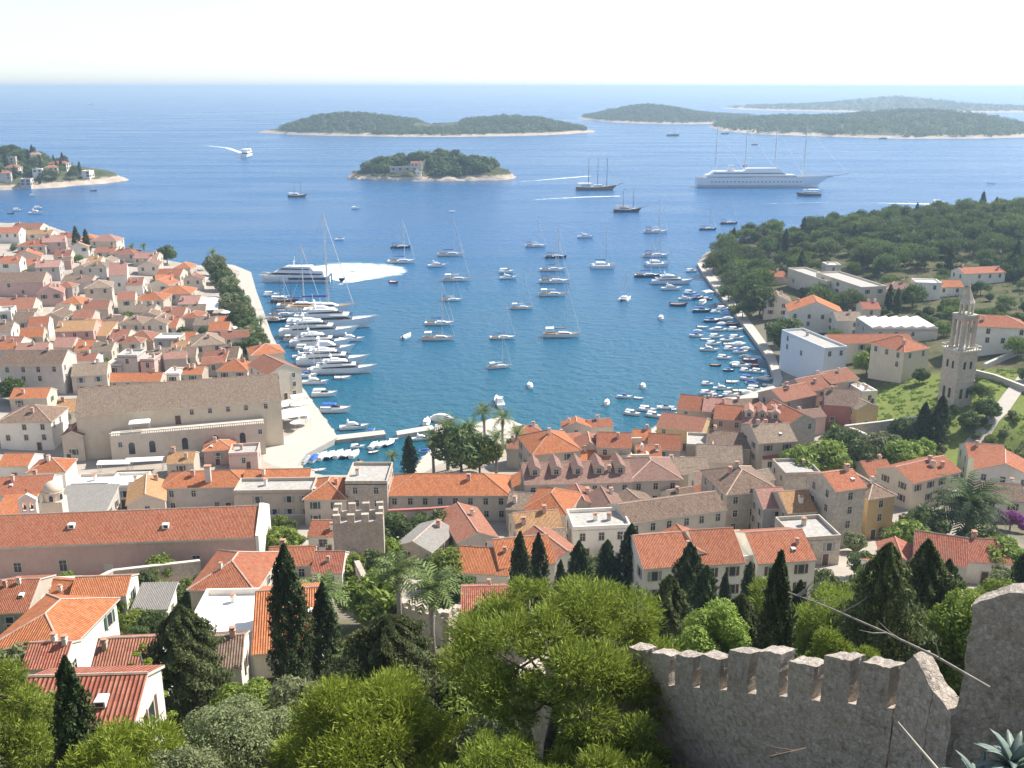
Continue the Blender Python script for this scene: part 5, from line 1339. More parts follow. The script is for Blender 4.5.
def wedge(q, x0, x1, w0, w1, z0, z1, f=0.25, bk=0.1, m=0):
    """a cabin block with a raked front"""
    L = x1-x0; q.loft([[(x0,-w0/2,z0),(x0,w0/2,z0),(x1,w1/2,z0),(x1,-w1/2,z0)],[(x0+L*bk*.5,-w0/2*.92,(z0+z1)/2),(x0+L*bk*.5,w0/2*.92,(z0+z1)/2),(x1-L*f*.5,w1/2*.9,(z0+z1)/2),(x1-L*f*.5,-w1/2*.9,(z0+z1)/2)],[(x0+L*bk,-w0/2*.84,z1),(x0+L*bk,w0/2*.84,z1),(x1-L*f,w1/2*.8,z1),(x1-L*f,-w1/2*.8,z1)]], m)
BOATK = {}
def boat_kind(k):
    def deco(fn): BOATK[k] = fn; return fn
    return deco
@boat_kind('sail')
def _sail(r, v=0):                                    # 12 m
    hm = (WHITE, WHITE, NAVY, WHITE)[v % 4]
    put('hull', hull_mesh(('sail', v % 4), 12, 3.7, 1.15, hm, TEAK if v % 2 else WHITE, rake=.05), r)
    put('cabin', shape('sail', 'cabin', lambda q: wedge(q, -1.6, 3.6, 2.2, 1.3, .95, 1.65, .35), WHITE), r)
    put('cabin_window', shape('sail', 'cabin_window', lambda q: wedge(q, -1.2, 2.6, 2.19, 1.62, 1.18, 1.45, .12, .05), GLASS), r)
    put('cockpit', shape('sail', 'cockpit', lambda q: (q.box((-3.6,-1.1,1.15),(3.2,.25,.4)), q.box((-3.6,1.1,1.15),(3.2,.25,.4)), q.box((-3.6,0,1.0),(3.2,1.9,.1))), TEAK), r)
    put('mast', shape('sail', 'mast', lambda q: (q.tube([(1.2,0,1),(1.2,0,17.5)], [.13,.09], 6), q.box((1.2,0,8.2),(.08,1.9,.08)), q.box((1.2,0,12.6),(.08,1.4,.08))), ALU), r)
    put('boom', shape(('sail', v % 3), 'boom', lambda q: (q.tube([(1.2,0,2.6),(-3.6,0,2.7)], .1, 6, 0), q.tube([(1.0,0,2.85),(-1.2,0,2.85),(-3.5,0,2.82)], [.28,.22,.14], 6, 1)), [ALU, (CANVAS, BLUE, GREYB)[v % 3]]), r)
    put('rigging', shape('sail', 'rigging', lambda q: (q.tube([(5.7,0,1.4),(1.2,0,17.0)], .07, 4), q.tube([(-5.8,0,1.2),(1.2,0,17.4)], .03, 4), q.tube([(1.2,1.7,1.2),(1.2,.9,8.2),(1.2,.05,16.5)], .03, 4), q.tube([(1.2,-1.7,1.2),(1.2,-.9,8.2),(1.2,-.05,16.5)], .03, 4)), ALU), r)
    if v % 3 != 1: put('bimini', shape(('sail', v % 2), 'bimini', lambda q: (q.loft([[(-5.2,y,3.05-abs(y)*.12) for y in (-1.3,0,1.3)]+[(-5.2,y,3.12-abs(y)*.12) for y in (1.3,0,-1.3)], [(-2.6,y,3.15-abs(y)*.12) for y in (-1.3,0,1.3)]+[(-2.6,y,3.22-abs(y)*.12) for y in (1.3,0,-1.3)]]), [q.tube([(x,y,1.2),(x,y,3.0)], .04, 4) for x in (-5,-2.8) for y in (-1.25,1.25)]), (NAVY, CANVAS)[v % 2]), r)
@boat_kind('cat')
def _cat(r, v=0):                                     # 12 m catamaran
    for s_ in (-1, 1): put('hull', hull_mesh('cat', 12, 1.7, 1.5, WHITE, WHITE, fine=1.8), r, (0, s_*2.5, 0))
    put('cabin', shape('cat', 'cabin', lambda q: (q.box((-1,0,1.5),(8,5.2,.5)), wedge(q, -4, 2.6, 4.6, 3.4, 1.75, 2.9, .35)), WHITE), r)
    put('cabin_window', shape('cat', 'cabin_window', lambda q: wedge(q, -3.4, 2.3, 4.5, 3.5, 2.05, 2.5, .2), GLASS), r)
    put('mast', shape('cat', 'mast', lambda q: q.tube([(1.2,0,2.5),(1.2,0,18.5)], [.15,.1], 6), ALU), r)
    put('boom', shape('cat', 'boom', lambda q: q.tube([(1,0,4.0),(-4,0,4.1)], [.3,.16], 6), BLUE), r)
    put('rigging', shape('cat', 'rigging', lambda q: [q.tube([p,(1.2,0,18)], .04, 4) for p in ((5.6,0,1.7),(-2,2.8,1.7),(-2,-2.8,1.7))], ALU), r)
@boat_kind('motor')
def _motor(r, v=0):                                   # 9 m cabin cruiser
    put('hull', hull_mesh(('motor', v % 3), 9, 3.1, 1.2, (WHITE, WHITE, NAVY)[v % 3], WHITE, sheer=.35, stern=.9), r)
    put('cabin', shape('motor', 'cabin', lambda q: wedge(q, -1.6, 3.2, 2.5, 1.6, 1.0, 1.75, .45), WHITE), r)
    put('windscreen', shape('motor', 'windscreen', lambda q: wedge(q, -1.2, 1.4, 2.3, 1.9, 1.74, 2.35, .5, .1), GLASS), r)
    if v % 4: put('canopy', shape(('motor', v % 4), 'canopy', lambda q: (wedge(q, -4.0, .2, 2.5, 2.2, 2.4, 2.62, .1), [q.tube([(x,y,1.1),(x,y,2.4)], .04, 4) for x in (-3.7,-1.4) for y in (-1.1,1.1)]), (CANVAS, CANVAS, BLUE, WHITE)[v % 4]), r)
    else: put('seat', shape('motor', 'seat', lambda q: (q.box((-3.2,0,1.2),(.8,2.3,.5)), q.box((-1.9,.6,1.3),(.6,.7,.7))), CANVAS), r)
@boat_kind('open')
def _open(r, v=0):                                    # 5.5 m open boat
    hm = (WHITE, WHITE, REDB, TEALB, YELB, NAVY, WHITE)[v % 7]
    put('hull', hull_mesh(('open', v % 7), 5.5, 2.1, .75, hm, (WHITE, TEAK)[v % 2], sheer=.4, stern=.75), r)
    put('thwart', shape('open', 'thwart', lambda q: q.box((-.6,0,.68),(.4,1.7,.08)), TEAK), r); put('thwart', MESH[('thwart','open')], r, (1.5,0,0.02), 0, (1,.75,1))
    put('outboard_motor', shape('open', 'outboard_motor', lambda q: (q.box((-2.95,0,.95),(.45,.35,.55)), q.box((-2.95,0,.3),(.18,.16,.9))), BLACKB), r)
@boat_kind('covered')
def _cov(r, v=0):                                     # 6 m boat under a cover
    put('hull', hull_mesh(('cov', v % 2), 6, 2.3, .85, (WHITE, NAVY)[v % 2], WHITE, sheer=.35), r)
    cm = (CANVAS, CANVAS, BLUE, CANVAS, GREYB)[v % 5]
    put('cover', shape(('cov', v % 5), 'cover', lambda q: q.loft([[(x,-b,.9),(x,-b*.5,.9+h),(x,b*.5,.9+h),(x,b,.9)] for x, b, h in ((-2.7,.85,.25),(-1.2,1.08,.75),(.4,1.05,.85),(1.6,.75,.5),(2.5,.3,.2))]), cm), r)
@boat_kind('cruiser')
def _cruiser(r, v=0):                                 # 16 m motor yacht
    put('hull', hull_mesh('cruiser', 16, 4.6, 1.9, WHITE, WHITE, sheer=.3, stern=.88, rake=.1), r)
    put('cabin', shape('cruiser', 'cabin', lambda q: (wedge(q, -5, 4.2, 3.9, 2.3, 1.6, 3.1, .35), wedge(q, -4.5, 1.2, 3.3, 2.6, 3.1, 4.0, .3)), WHITE), r)
    put('window_band', shape('cruiser', 'window_band', lambda q: wedge(q, -4.2, 3.3, 3.75, 2.6, 2.15, 2.7, .18, .02), GLASS), r)
    put('radar_arch', shape('cruiser', 'radar_arch', lambda q: (q.box((-3.6,1.5,4.3),(.7,.15,1.4)), q.box((-3.6,-1.5,4.3),(.7,.15,1.4)), q.box((-3.6,0,5.0),(.8,3.2,.2)), q.tube([(-3.6,0,5),(-3.8,0,6.4)], .07, 5)), WHITE), r)
@boat_kind('yacht')
def _yacht(r, v=0):                                   # 36 m motor yacht
    put('hull', hull_mesh('yacht', 36, 7.6, 3.2, WHITE, WHITE, sheer=.3, stern=.9, fine=2.5, rake=.1, draft=1), r)
    put('main_deck', shape('yacht', 'main_deck', lambda q: wedge(q, -14, 9, 6.8, 4.4, 2.9, 5.2, .22, .06), WHITE), r)
    put('upper_deck', shape('yacht', 'upper_deck', lambda q: (q.box((-4.5,0,5.3),(21,6.4,.2)), wedge(q, -11, 5, 5.6, 4.0, 5.35, 7.4, .3, .1), q.box((-5.5,0,7.5),(12,5.2,.18)), wedge(q, -8, -1, 3.4, 2.6, 7.6, 8.6, .4, .1)), WHITE), r)
    put('window_band', shape('yacht', 'window_band', lambda q: (wedge(q, -12, 7.5, 6.72, 4.9, 3.6, 4.5, .1, .02), wedge(q, -9.5, 4.0, 5.5, 4.3, 6.0, 6.8, .14, .03)), GLASS), r)
    put('radar_mast', shape('yacht', 'radar_mast', lambda q: (q.tube([(-6.5,1.6,7.5),(-7.5,1.4,10)], .2, 6), q.tube([(-6.5,-1.6,7.5),(-7.5,-1.4,10)], .2, 6), q.box((-7.5,0,10),(1.2,3.4,.25)), q.tube([(-7.5,0,10),(-7.9,0,13.5)], .1, 6), q.box((-7.5,.8,10.5),(.8,.8,.8))), WHITE), r)
    put('tender', shape('yacht', 'tender', lambda q: q.loft([[(x,-b,5.5),(x,-b*.6,6.0),(x,b*.6,6.0),(x,b,5.5)] for x, b in ((-14.6,.6),(-13.6,.85),(-12,.7),(-11.5,.2))]), GREYB), r)
def masts(r, xs, h, base, m, rake=0):
    for x in xs:
        put('mast', shape(('m', x, h, base), 'mast', lambda q: (q.tube([(x,0,base),(x-rake*h,0,h)], [h*.009+.08, h*.005+.05], 7), q.box((x-rake*h*.62,0,h*.62),(.15,h*.12,.15))), m), r)
@boat_kind('gulet')
def _gulet(r, v=0):                                   # 26 m wooden gulet
    put('hull', hull_mesh(('gulet', v % 2), 26, 6.6, 2.6, (WOODB, BLACKB)[v % 2], TEAK, sheer=.5, stern=.8, rake=.12, draft=.8), r)
    put('rail_stripe', shape('gulet', 'rail_stripe', lambda q: [q.tube([tuple(Vector(k[i])+Vector((0,s_*.05,-.15))) for k in hull_rings(26,6.6,2.6,sheer=.5,stern=.8,rake=.12)], .14, 5) for i, s_ in ((0,-1),(5,1))], WHITE), r)
    put('deckhouse', shape('gulet', 'deckhouse', lambda q: (wedge(q, -8, 1.5, 4.6, 3.6, 2.3, 4.4, .1, .03), q.box((5,0,2.9),(3,2.6,.9))), (WHITE, WOODB)[v % 2]), r)
    put('window_band', shape('gulet', 'window_band', lambda q: wedge(q, -7.4, 1.1, 4.62, 3.75, 3.2, 3.9, .05, .02), GLASS), r)
    put('awning', shape(('gulet', v % 2), 'awning', lambda q: (q.box((-6.5,0,5.2),(11,5.2,.12)), [q.tube([(x,y,2.4),(x,y,5.2)], .06, 4) for x in (-11.5,-7,-2) for y in (-2.4,2.4)]), (CANVAS, TEAK)[v % 2]), r)
    masts(r, (4.5, -4.5), 21, 2.2, SPAR)
    put('bowsprit', shape('gulet', 'bowsprit', lambda q: q.tube([(11,0,3.6),(17.5,0,5.2)], [.22,.12], 6), SPAR), r)
    put('rigging', shape('gulet', 'rigging', lambda q: [q.tube([a,b], .04, 4) for a, b in (((17.3,0,5.1),(4.5,0,20.5)),((13,0,3.8),(4.5,0,15)),((4.5,0,20.5),(-4.5,0,20.5)),((-4.5,0,20.5),(-13,0,3.2)),((4.5,2.9,3),(4.5,0,16)),((4.5,-2.9,3),(4.5,0,16)),((-4.5,2.9,3),(-4.5,0,16)),((-4.5,-2.9,3),(-4.5,0,16)))], SPAR), r)
    put('boom', shape('gulet', 'boom', lambda q: (q.tube([(4.2,0,5.6),(-3.5,0,5.8)], [.3,.2], 6), q.tube([(-4.8,0,5.6),(-12,0,5.9)], [.28,.18], 6)), CANVAS), r)
@boat_kind('schooner')
def _sch(r, v=0):                                     # 44 m three masted schooner
    put('hull', hull_mesh('sch', 44, 8.6, 3.6, WOODB, TEAK, sheer=.45, stern=.8, rake=.12, draft=1), r)
    put('rail_stripe', shape('sch', 'rail_stripe', lambda q: [q.tube([tuple(Vector(k[i])+Vector((0,s_*.06,-.3))) for k in hull_rings(44,8.6,3.6,sheer=.45,stern=.8,rake=.12)], .3, 5) for i, s_ in ((0,-1),(5,1))], WHITE), r)
    put('deckhouse', shape('sch', 'deckhouse', lambda q: (wedge(q, -17, -6, 6, 5, 3.2, 6, .08), wedge(q, -4, 6, 5, 4, 3.2, 5.6, .1)), WHITE), r)
    put('window_band', shape('sch', 'window_band', lambda q: (wedge(q, -16.5, -6.4, 6.02, 5.15, 4.2, 5.1, .04, .02), wedge(q, -3.6, 5.5, 5.02, 4.2, 4.0, 4.9, .05, .02)), GLASS), r)
    put('awning', shape('sch', 'awning', lambda q: (q.box((-13,0,7),(14,6.6,.15)), [q.tube([(x,y,3.2),(x,y,7)], .08, 4) for x in (-19.5,-13,-6.5) for y in (-3,3)]), CANVAS), r)
    masts(r, (10, 0.5, -9), 33, 3, SPAR)
    put('bowsprit', shape('sch', 'bowsprit', lambda q: q.tube([(19,0,5),(28,0,7.5)], [.35,.18], 6), SPAR), r)
    put('rigging', shape('sch', 'rigging', lambda q: [q.tube([a,b], .06, 4) for a, b in (((27.5,0,7.3),(10,0,32)),((22,0,5.6),(10,0,24)),((10,0,32),(.5,0,32)),((.5,0,32),(-9,0,32)),((-9,0,32),(-21,0,5)),((10,4,4),(10,0,25)),((10,-4,4),(10,0,25)),((.5,-4,4),(.5,0,25)),((-9,-4,4),(-9,0,25)))], SPAR), r)
@boat_kind('cruise')
def _cruise(r, v=0):                                  # 134 m sailing cruise ship
    put('hull', hull_mesh('cruise', 120, 16, 8.5, WHITE, TEAK, sheer=.15, stern=.9, fine=3.0, rake=.1, draft=2), r)
    put('superstructure', shape('cruise', 'superstructure', lambda q: (wedge(q, -54, 30, 14, 11, 8, 11, .06, .02), wedge(q, -50, 18, 12.5, 10.5, 11, 14, .08, .06), wedge(q, -20, 14, 10, 8, 14, 16.5, .12, .1)), WHITE), r)
    put('window_band', shape('cruise', 'window_band', lambda q: (wedge(q, -52, 28, 14.05, 11.6, 9.0, 9.9, .02, .01), wedge(q, -47, 16, 12.5, 10.9, 12.0, 13.0, .04, .03)), GLASS), r)
    put('portholes', shape('cruise', 'portholes', lambda q: [q.box((-48+i*3.4, s_*7.9, 5.2),(1.3,.25,.7)) for i in range(24) for s_ in (-1,1)], NAVY), r); r.children[-1]['kind'] = 'stuff'
    masts(r, (34, 8, -18, -44), 52, 8, ALU)
    put('bowsprit', shape('cruise', 'bowsprit', lambda q: q.tube([(55,0,8.6),(74,0,12)], [.7,.3], 6), ALU), r)
    put('rigging', shape('cruise', 'rigging', lambda q: [q.tube([a,b], .12, 4) for a, b in (((73,0,11.8),(34,0,50)),((34,0,10),(8,0,50)),((8,0,16),(-18,0,50)),((-18,0,14),(-44,0,50)),((34,7,9),(34,0,46)),((34,-7,9),(34,0,46)),((8,-6,14),(8,0,46)),((-18,-6,14),(-18,0,46)),((-44,-6,11),(-44,0,46)))], ALU), r)
    put('funnel', shape('cruise', 'funnel', lambda q: wedge(q, -33, -27, 4, 3.5, 13.9, 19, .1, .1), WHITE), r)
@boat_kind('ferry')
def _ferry(r, v=0):                                   # 40 m fast catamaran ferry
    for s_ in (-1, 1): put('hull', hull_mesh('ferry', 40, 3.6, 3.4, WHITE, WHITE, fine=2.6, stern=.95, sheer=.2), r, (0, s_*3.9, 0))
    put('deckhouse', shape('ferry', 'deckhouse', lambda q: (q.box((-1.5,0,2.9),(35,10.6,1.0)), wedge(q, -17, 16, 10.4, 7.4, 3.4, 6.4, .22, .03), wedge(q, -11, 9.5, 8.6, 6.4, 6.4, 8.6, .25, .1)), WHITE), r)
    put('window_band', shape('ferry', 'window_band', lambda q: (wedge(q, -15.5, 14.6, 10.35, 7.9, 4.3, 5.4, .12, .01), wedge(q, -9, 8.6, 8.5, 6.7, 7.0, 7.9, .14, .05)), GLASS), r)
    put('blue_stripe', shape('ferry', 'blue_stripe', lambda q: (q.box((-8,-5.75,2.3),(22,.1,1.1)), q.box((-8,5.75,2.3),(22,.1,1.1)), q.box((-19.2,0,3.2),(.2,9,1.4))), NAVY), r)
    put('radar_mast', shape('ferry', 'radar_mast', lambda q: (q.tube([(1,0,8.5),(0,0,14)], [.5,.15], 6), q.box((.5,0,11),(.4,4,.2))), WHITE), r)
@boat_kind('shuttle')
def _shuttle(r, v=0):                                 # 24 m excursion boat
    put('hull', hull_mesh(('shuttle', v % 2), 24, 6, 2.3, (WHITE, BLACKB)[v % 2], TEAK, sheer=.35, stern=.88), r)
    put('deckhouse', shape('shuttle', 'deckhouse', lambda q: (wedge(q, -9.5, 6, 5.2, 4.2, 2, 4.3, .12), wedge(q, 1, 5.5, 3.6, 3.2, 4.3, 6.4, .2)), WHITE), r)
    put('window_band', shape('shuttle', 'window_band', lambda q: (wedge(q, -9, 5.4, 5.22, 4.4, 2.9, 3.7, .06, .02),), GLASS), r)
    put('sun_deck_roof', shape('shuttle', 'sun_deck_roof', lambda q: (q.box((-5,0,6.3),(10,5,.15)), [q.tube([(x,y,4.3),(x,y,6.3)], .06, 4) for x in (-9.6,-5,-.4) for y in (-2.3,2.3)]), CANVAS), r)
    put('mast', shape('shuttle', 'mast', lambda q: q.tube([(2.5,0,6.3),(2.2,0,10.5)], [.14,.08], 6), SPAR), r)
REFL = {'sail':12,'cat':12,'motor':9,'open':5.5,'covered':6,'cruiser':16,'yacht':36,'gulet':30,'schooner':48,'cruise':134,'ferry':40,'shuttle':24}
CATN = {'sail':('sailing_boat','sailing boat'),'cat':('catamaran','catamaran'),'motor':('motorboat','motorboat'),'open':('small_boat','boat'),'covered':('small_boat','boat'),'cruiser':('motor_yacht','yacht'),'yacht':('motor_yacht','yacht'),
        'gulet':('wooden_sailing_ship','ship'),'schooner':('schooner','ship'),'cruise':('sailing_cruise_ship','ship'),'ferry':('catamaran_ferry','ferry'),'shuttle':('passenger_boat','passenger boat')}
PROTO = {}
def boat(x, y, lpx, head, kind, v, label, group=None):
    p = at_z(x, y, 0); dep = math.asin(min(1, 95/(p-CAM).length)); h = R(head); view = math.atan2(p.x, p.y)
    fr = math.hypot(math.cos(h+view), math.sin(h+view)*math.sin(dep)); s_ = lpx*mpp(p)/max(.55, fr)/REFL[kind]
    key = (kind, v % 12); nm, cat = CATN[kind]
    if key not in PROTO:
        r = thing(nm, p, h, label, cat, group, s_); BOATK[kind](r, v); PROTO[key] = r
    else:
        r = copy_thing(PROTO[key], p, h, label, None, s_)
        if group: r['group'] = group
        elif 'group' in r: del r['group']
    return r
FLEET = [
 # out at sea
 (248,157,17,88,'shuttle',0,'white ferry heading for the town past the left end of the long island'),
 (298,197,22,0,'gulet',0,'brown wooden gulet crossing between the headland and the islet'),
 (356,209,9,10,'motor',1,'white motorboat alone below the rocky islet'),
 (452,212,7,20,'open',0,'tiny boat below the right end of the islet'),
 (340,240,10,25,'motor',4,'white motorboat passing just beyond the ferry foam'),
 (597,190,46,0,'schooner',0,'brown three masted schooner anchored in the channel'),
 (628,212,33,0,'gulet',1,'dark hulled gulet nearest below the three masted schooner'),
 (764,187,147,0,'cruise',0,'long white sailing cruise ship with four tall masts'),
 (808,196,24,180,'shuttle',1,'dark hulled excursion boat under the cruise ship bow'),
 (939,204,13,0,'motor',1,'white speedboat pulling a wake beyond the pine hill'),
 (992,184,7,0,'open',1,'tiny white boat at the right, beyond the speedboat'),
 (673,136,13,0,'shuttle',1,'dark passenger boat by the shore of the rounded island'),
 (725,134,9,0,'shuttle',1,'small dark boat nearest the wide island, left of the cruise ship'),
 (755,145,8,0,'gulet',1,'distant dark two masted boat above the cruise ship'),
 (745,166,9,80,'gulet',1,'distant dark boat just behind the stern of the cruise ship'),
 (883,139,8,0,'shuttle',1,'distant boat by the pale beach of the wide island'),
 (835,132,7,0,'open',5,'distant dark boat left of the pale beach of the wide island'),
 (92,105,6,0,'motor',1,'white dot of a boat far out on the open sea'),
 (94,191,6,0,'open',5,'tiny dark boat off the tip of the far headland'),
 (33,196,6,0,'motor',1,'small white boat close under the far headland'),
 (18,211,9,0,'motor',1,'left one of the white boats anchored in the far bay'),
 (37,214,14,0,'cruiser',0,'largest white boat anchored in the far bay'),
 (11,214,6,0,'open',5,'small dark tender beside the left boat of the far bay'),
 (39,209,9,0,'motor',1,'white boat just behind the largest one in the far bay'),
 # anchored in the harbour
 (401,248,20,0,'sail',2,'dark blue sailing boat farthest left in the anchorage'),
 (402,263,28,0,'sail',4,'white sailing boat just below the dark blue one'),
 (438,267,20,10,'cruiser',0,'white motor yacht in the left part of the anchorage'),
 (451,256,27,0,'sail',1,'white sailing boat right above the white motor yacht of the anchorage'),
 (457,281,28,5,'sail',3,'white sailing boat right below the white motor yacht of the anchorage'),
 (452,301,21,0,'sail',0,'small sailing boat in the middle of the left anchorage row'),
 (440,325,30,0,'sail',4,'white sailing boat with a tall slanted rig, left anchorage row'),
 (439,340,33,0,'sail',5,'white sailing boat nearest the town in the left anchorage row'),
 (407,338,10,70,'open',0,'white dinghy alone between the yachts and the anchorage'),
 (394,283,9,-30,'open',2,'little boat at the right end of the ferry foam'),
 (503,339,26,0,'sail',4,'white sailing boat in the middle, behind the one nearest the jetty'),
 (500,368,24,15,'sail',3,'white sailing boat nearest the jetty in the middle'),
 (499,404,17,100,'cruiser',0,'white motor yacht moored at the end of the palm quay'),
 (507,273,16,10,'motor',1,'upper one of the motorboats rafted in the middle'),
 (509,279,18,10,'cruiser',0,'lower and larger motor yacht rafted in the middle'),
 (536,247,21,0,'sail',0,'white sailing boat farthest out in the middle of the anchorage'),
 (586,238,17,0,'cruiser',0,'white motor yacht farthest out in the middle of the anchorage'),
 (556,258,22,0,'sail',2,'dark sailing boat heading the column of four boats'),
 (553,271,26,0,'sail',4,'second boat in the column of four, pale hull'),
 (555,283,31,0,'sail',8,'third boat in the column of four, grey sail cover'),
 (553,296,28,0,'sail',9,'last and lowest boat in the column of four'),
 (522,309,23,0,'sail',3,'white sailing boat left of the lowest boat of the column'),
 (562,337,38,0,'sail',5,'largest white sailing boat alone in the middle of the harbour'),
 (603,268,25,0,'cat',0,'white sailing catamaran in the right of the anchorage'),
 (625,300,10,70,'cat',0,'white catamaran seen from the front in the right anchorage'),
 (656,233,24,0,'sail',0,'pale sailing boat below the dark hulled gulet'),
 (708,230,17,0,'sail',2,'dark sailing boat off the pine point, left one of two'),
 (729,224,17,0,'sail',6,'sailing boat off the pine point, right one of two'),
 (656,257,26,0,'sail',8,'farthest of the boats rafted at the pine point mooring'),
 (657,266,24,0,'cat',0,'catamaran rafted second at the pine point mooring'),
 (648,277,27,0,'sail',10,'dark sailing boat rafted left of the motor yachts at the pine point'),
 (673,284,42,0,'yacht',0,'big white motor yacht at the tip of the promenade'),
 (672,290,21,0,'cruiser',0,'white motor yacht just below the big one at the promenade tip'),
 (661,319,8,85,'motor',1,'white motorboat seen end on right of the harbour middle'),
 (530,387,9,95,'motor',1,'white motorboat alone in the lower harbour'),
 (643,387,8,85,'motor',3,'white motorboat upper right of the lower group'),
 (625,398,16,-15,'motor',6,'white motorboat with blue canopy, left of the lower group'),
 (639,399,10,-25,'open',6,'open boat right beside the blue canopied motorboat of the lower group'),
 (607,404,9,80,'motor',1,'white motorboat seen end on near the waterfront roofs'),
 (633,415,17,-25,'motor',1,'white boat with canopy moored near the yellow house'),
 (648,411,18,-15,'motor',3,'largest of the boats moored off the yellow house'),
 (655,417,17,-30,'motor',1,'white canopied motorboat moored closest to the yellow house'),
 (666,409,18,-5,'motor',4,'white boat at the right of those off the yellow house'),
 (675,410,8,0,'open',0,'little boat at the right end of those off the yellow house'),
 # the yachts on the left quay
 (296,281,70,180,'ferry',0,'white and blue catamaran ferry with foam astern'),
 (322,312,66,0,'sail',1,'very large sailing yacht with the tallest mast on the left quay'),
 (300,308,44,5,'sail',4,'sailing yacht second tallest on the left quay'),
 (286,302,34,5,'gulet',0,'wooden gulet moored at the seaward end of the left quay'),
 (278,322,30,8,'gulet',1,'dark gulet moored close to the quay behind the big yachts'),
 (334,327,90,3,'yacht',0,'biggest white motor yacht of the left quay'),
 (320,336,78,3,'yacht',1,'white motor yacht second from the biggest on the left quay'),
 (322,346,62,3,'yacht',2,'white motor yacht in the middle of the left quay row'),
 (330,353,50,3,'cruiser',0,'white motor yacht under the middle one of the quay row'),
 (334,364,72,3,'yacht',3,'white motor yacht second lowest of the big ones on the left quay'),
 (345,373,66,5,'yacht',4,'white motor yacht lowest of the big ones on the left quay'),
 (316,384,26,0,'cruiser',1,'white cabin cruiser just below the big yachts of the left quay'),
 (343,379,17,0,'open',0,'white inflatable tender lying off the lowest big yacht'),
 (325,396,26,5,'motor',3,'white excursion boat with flat roof, left quay'),
 (336,412,31,0,'motor',6,'white boat with bright blue canopy, left quay'),
 (355,429,30,8,'cruiser',0,'white cabin cruiser nearest the short jetty'),
 (371,431,9,40,'covered',2,'small boat with blue cover beside the cabin cruiser'),
 (337,439,10,10,'covered',0,'small white boat inside the corner of the short jetty'),
 (283,316,26,6,'sail',0,'slim sailing boat wedged between the dark gulet and the biggest motor yacht'),
 (296,341,24,4,'sail',5,'white sailing boat with its stern to the left quay, behind the middle yacht'),
 (304,358,22,4,'cruiser',0,'white cabin yacht close to the quay beside the second lowest yacht'),
 (306,350,20,4,'motor',3,'white motorboat close to the quay under the middle yacht'),
 (312,371,26,6,'sail',4,'white sailing boat close to the quay beside the lowest big yacht'),
 (308,377,20,5,'motor',6,'white motorboat with blue canopy close to the quay, below the lowest yacht'),
 (272,296,16,10,'motor',1,'white motorboat at the seaward end of the left quay'),
 (352,341,26,3,'cruiser',0,'white cabin yacht lying outside the second biggest motor yacht'),
 # inner basin
 (427,424,12,88,'motor',1,'white motorboat end on outside the jetty gap'),
 (444,422,24,-30,'covered',0,'big boat under a white cover outside the long jetty'),
 (358,448,15,15,'motor',1,'white boat with canopy inside the short jetty'),
 (374,447,10,70,'covered',0,'white covered boat inside the jetty, left of the red one'),
 (374,453,11,20,'open',2,'red open boat in the inner basin'),
 (382,446,11,60,'covered',0,'first white covered boat right of the red boat'),
 (390,445,11,60,'covered',1,'navy hulled covered boat right of the red boat'),
 (394,440,10,10,'open',6,'flat boat in the gap between the jetties'),
 (363,467,12,-60,'open',3,'teal open boat in the inner basin'),
 (423,440,22,10,'cruiser',0,'white cabin boat behind the long jetty'),
 (426,452,13,5,'covered',2,'blue covered boat under the palms'),
 (428,459,13,5,'covered',0,'white covered boat under the palms'),
 (430,466,12,5,'open',0,'white open boat lowest under the palms'),
 (297,464,11,75,'covered',0,'first boat from the left in the basin row'),
 (306,462,11,75,'covered',4,'second boat from the left in the basin row, grey cover'),
 (315,460,11,75,'covered',2,'third boat from the left in the basin row, blue cover'),
 (323,458,11,75,'covered',0,'fourth boat from the left in the basin row'),
 (331,457,11,75,'covered',3,'fifth boat from the left in the basin row'),
 (339,456,11,75,'covered',0,'sixth boat from the left in the basin row'),
 (347,456,11,75,'covered',1,'seventh boat from the left in the basin row, navy hull'),
 (355,456,11,75,'covered',0,'last boat on the right in the basin row'),
 (305,470,13,10,'open',5,'navy open boat along the basin wall'),
 (320,471,13,10,'open',0,'white open boat along the basin wall'),
]
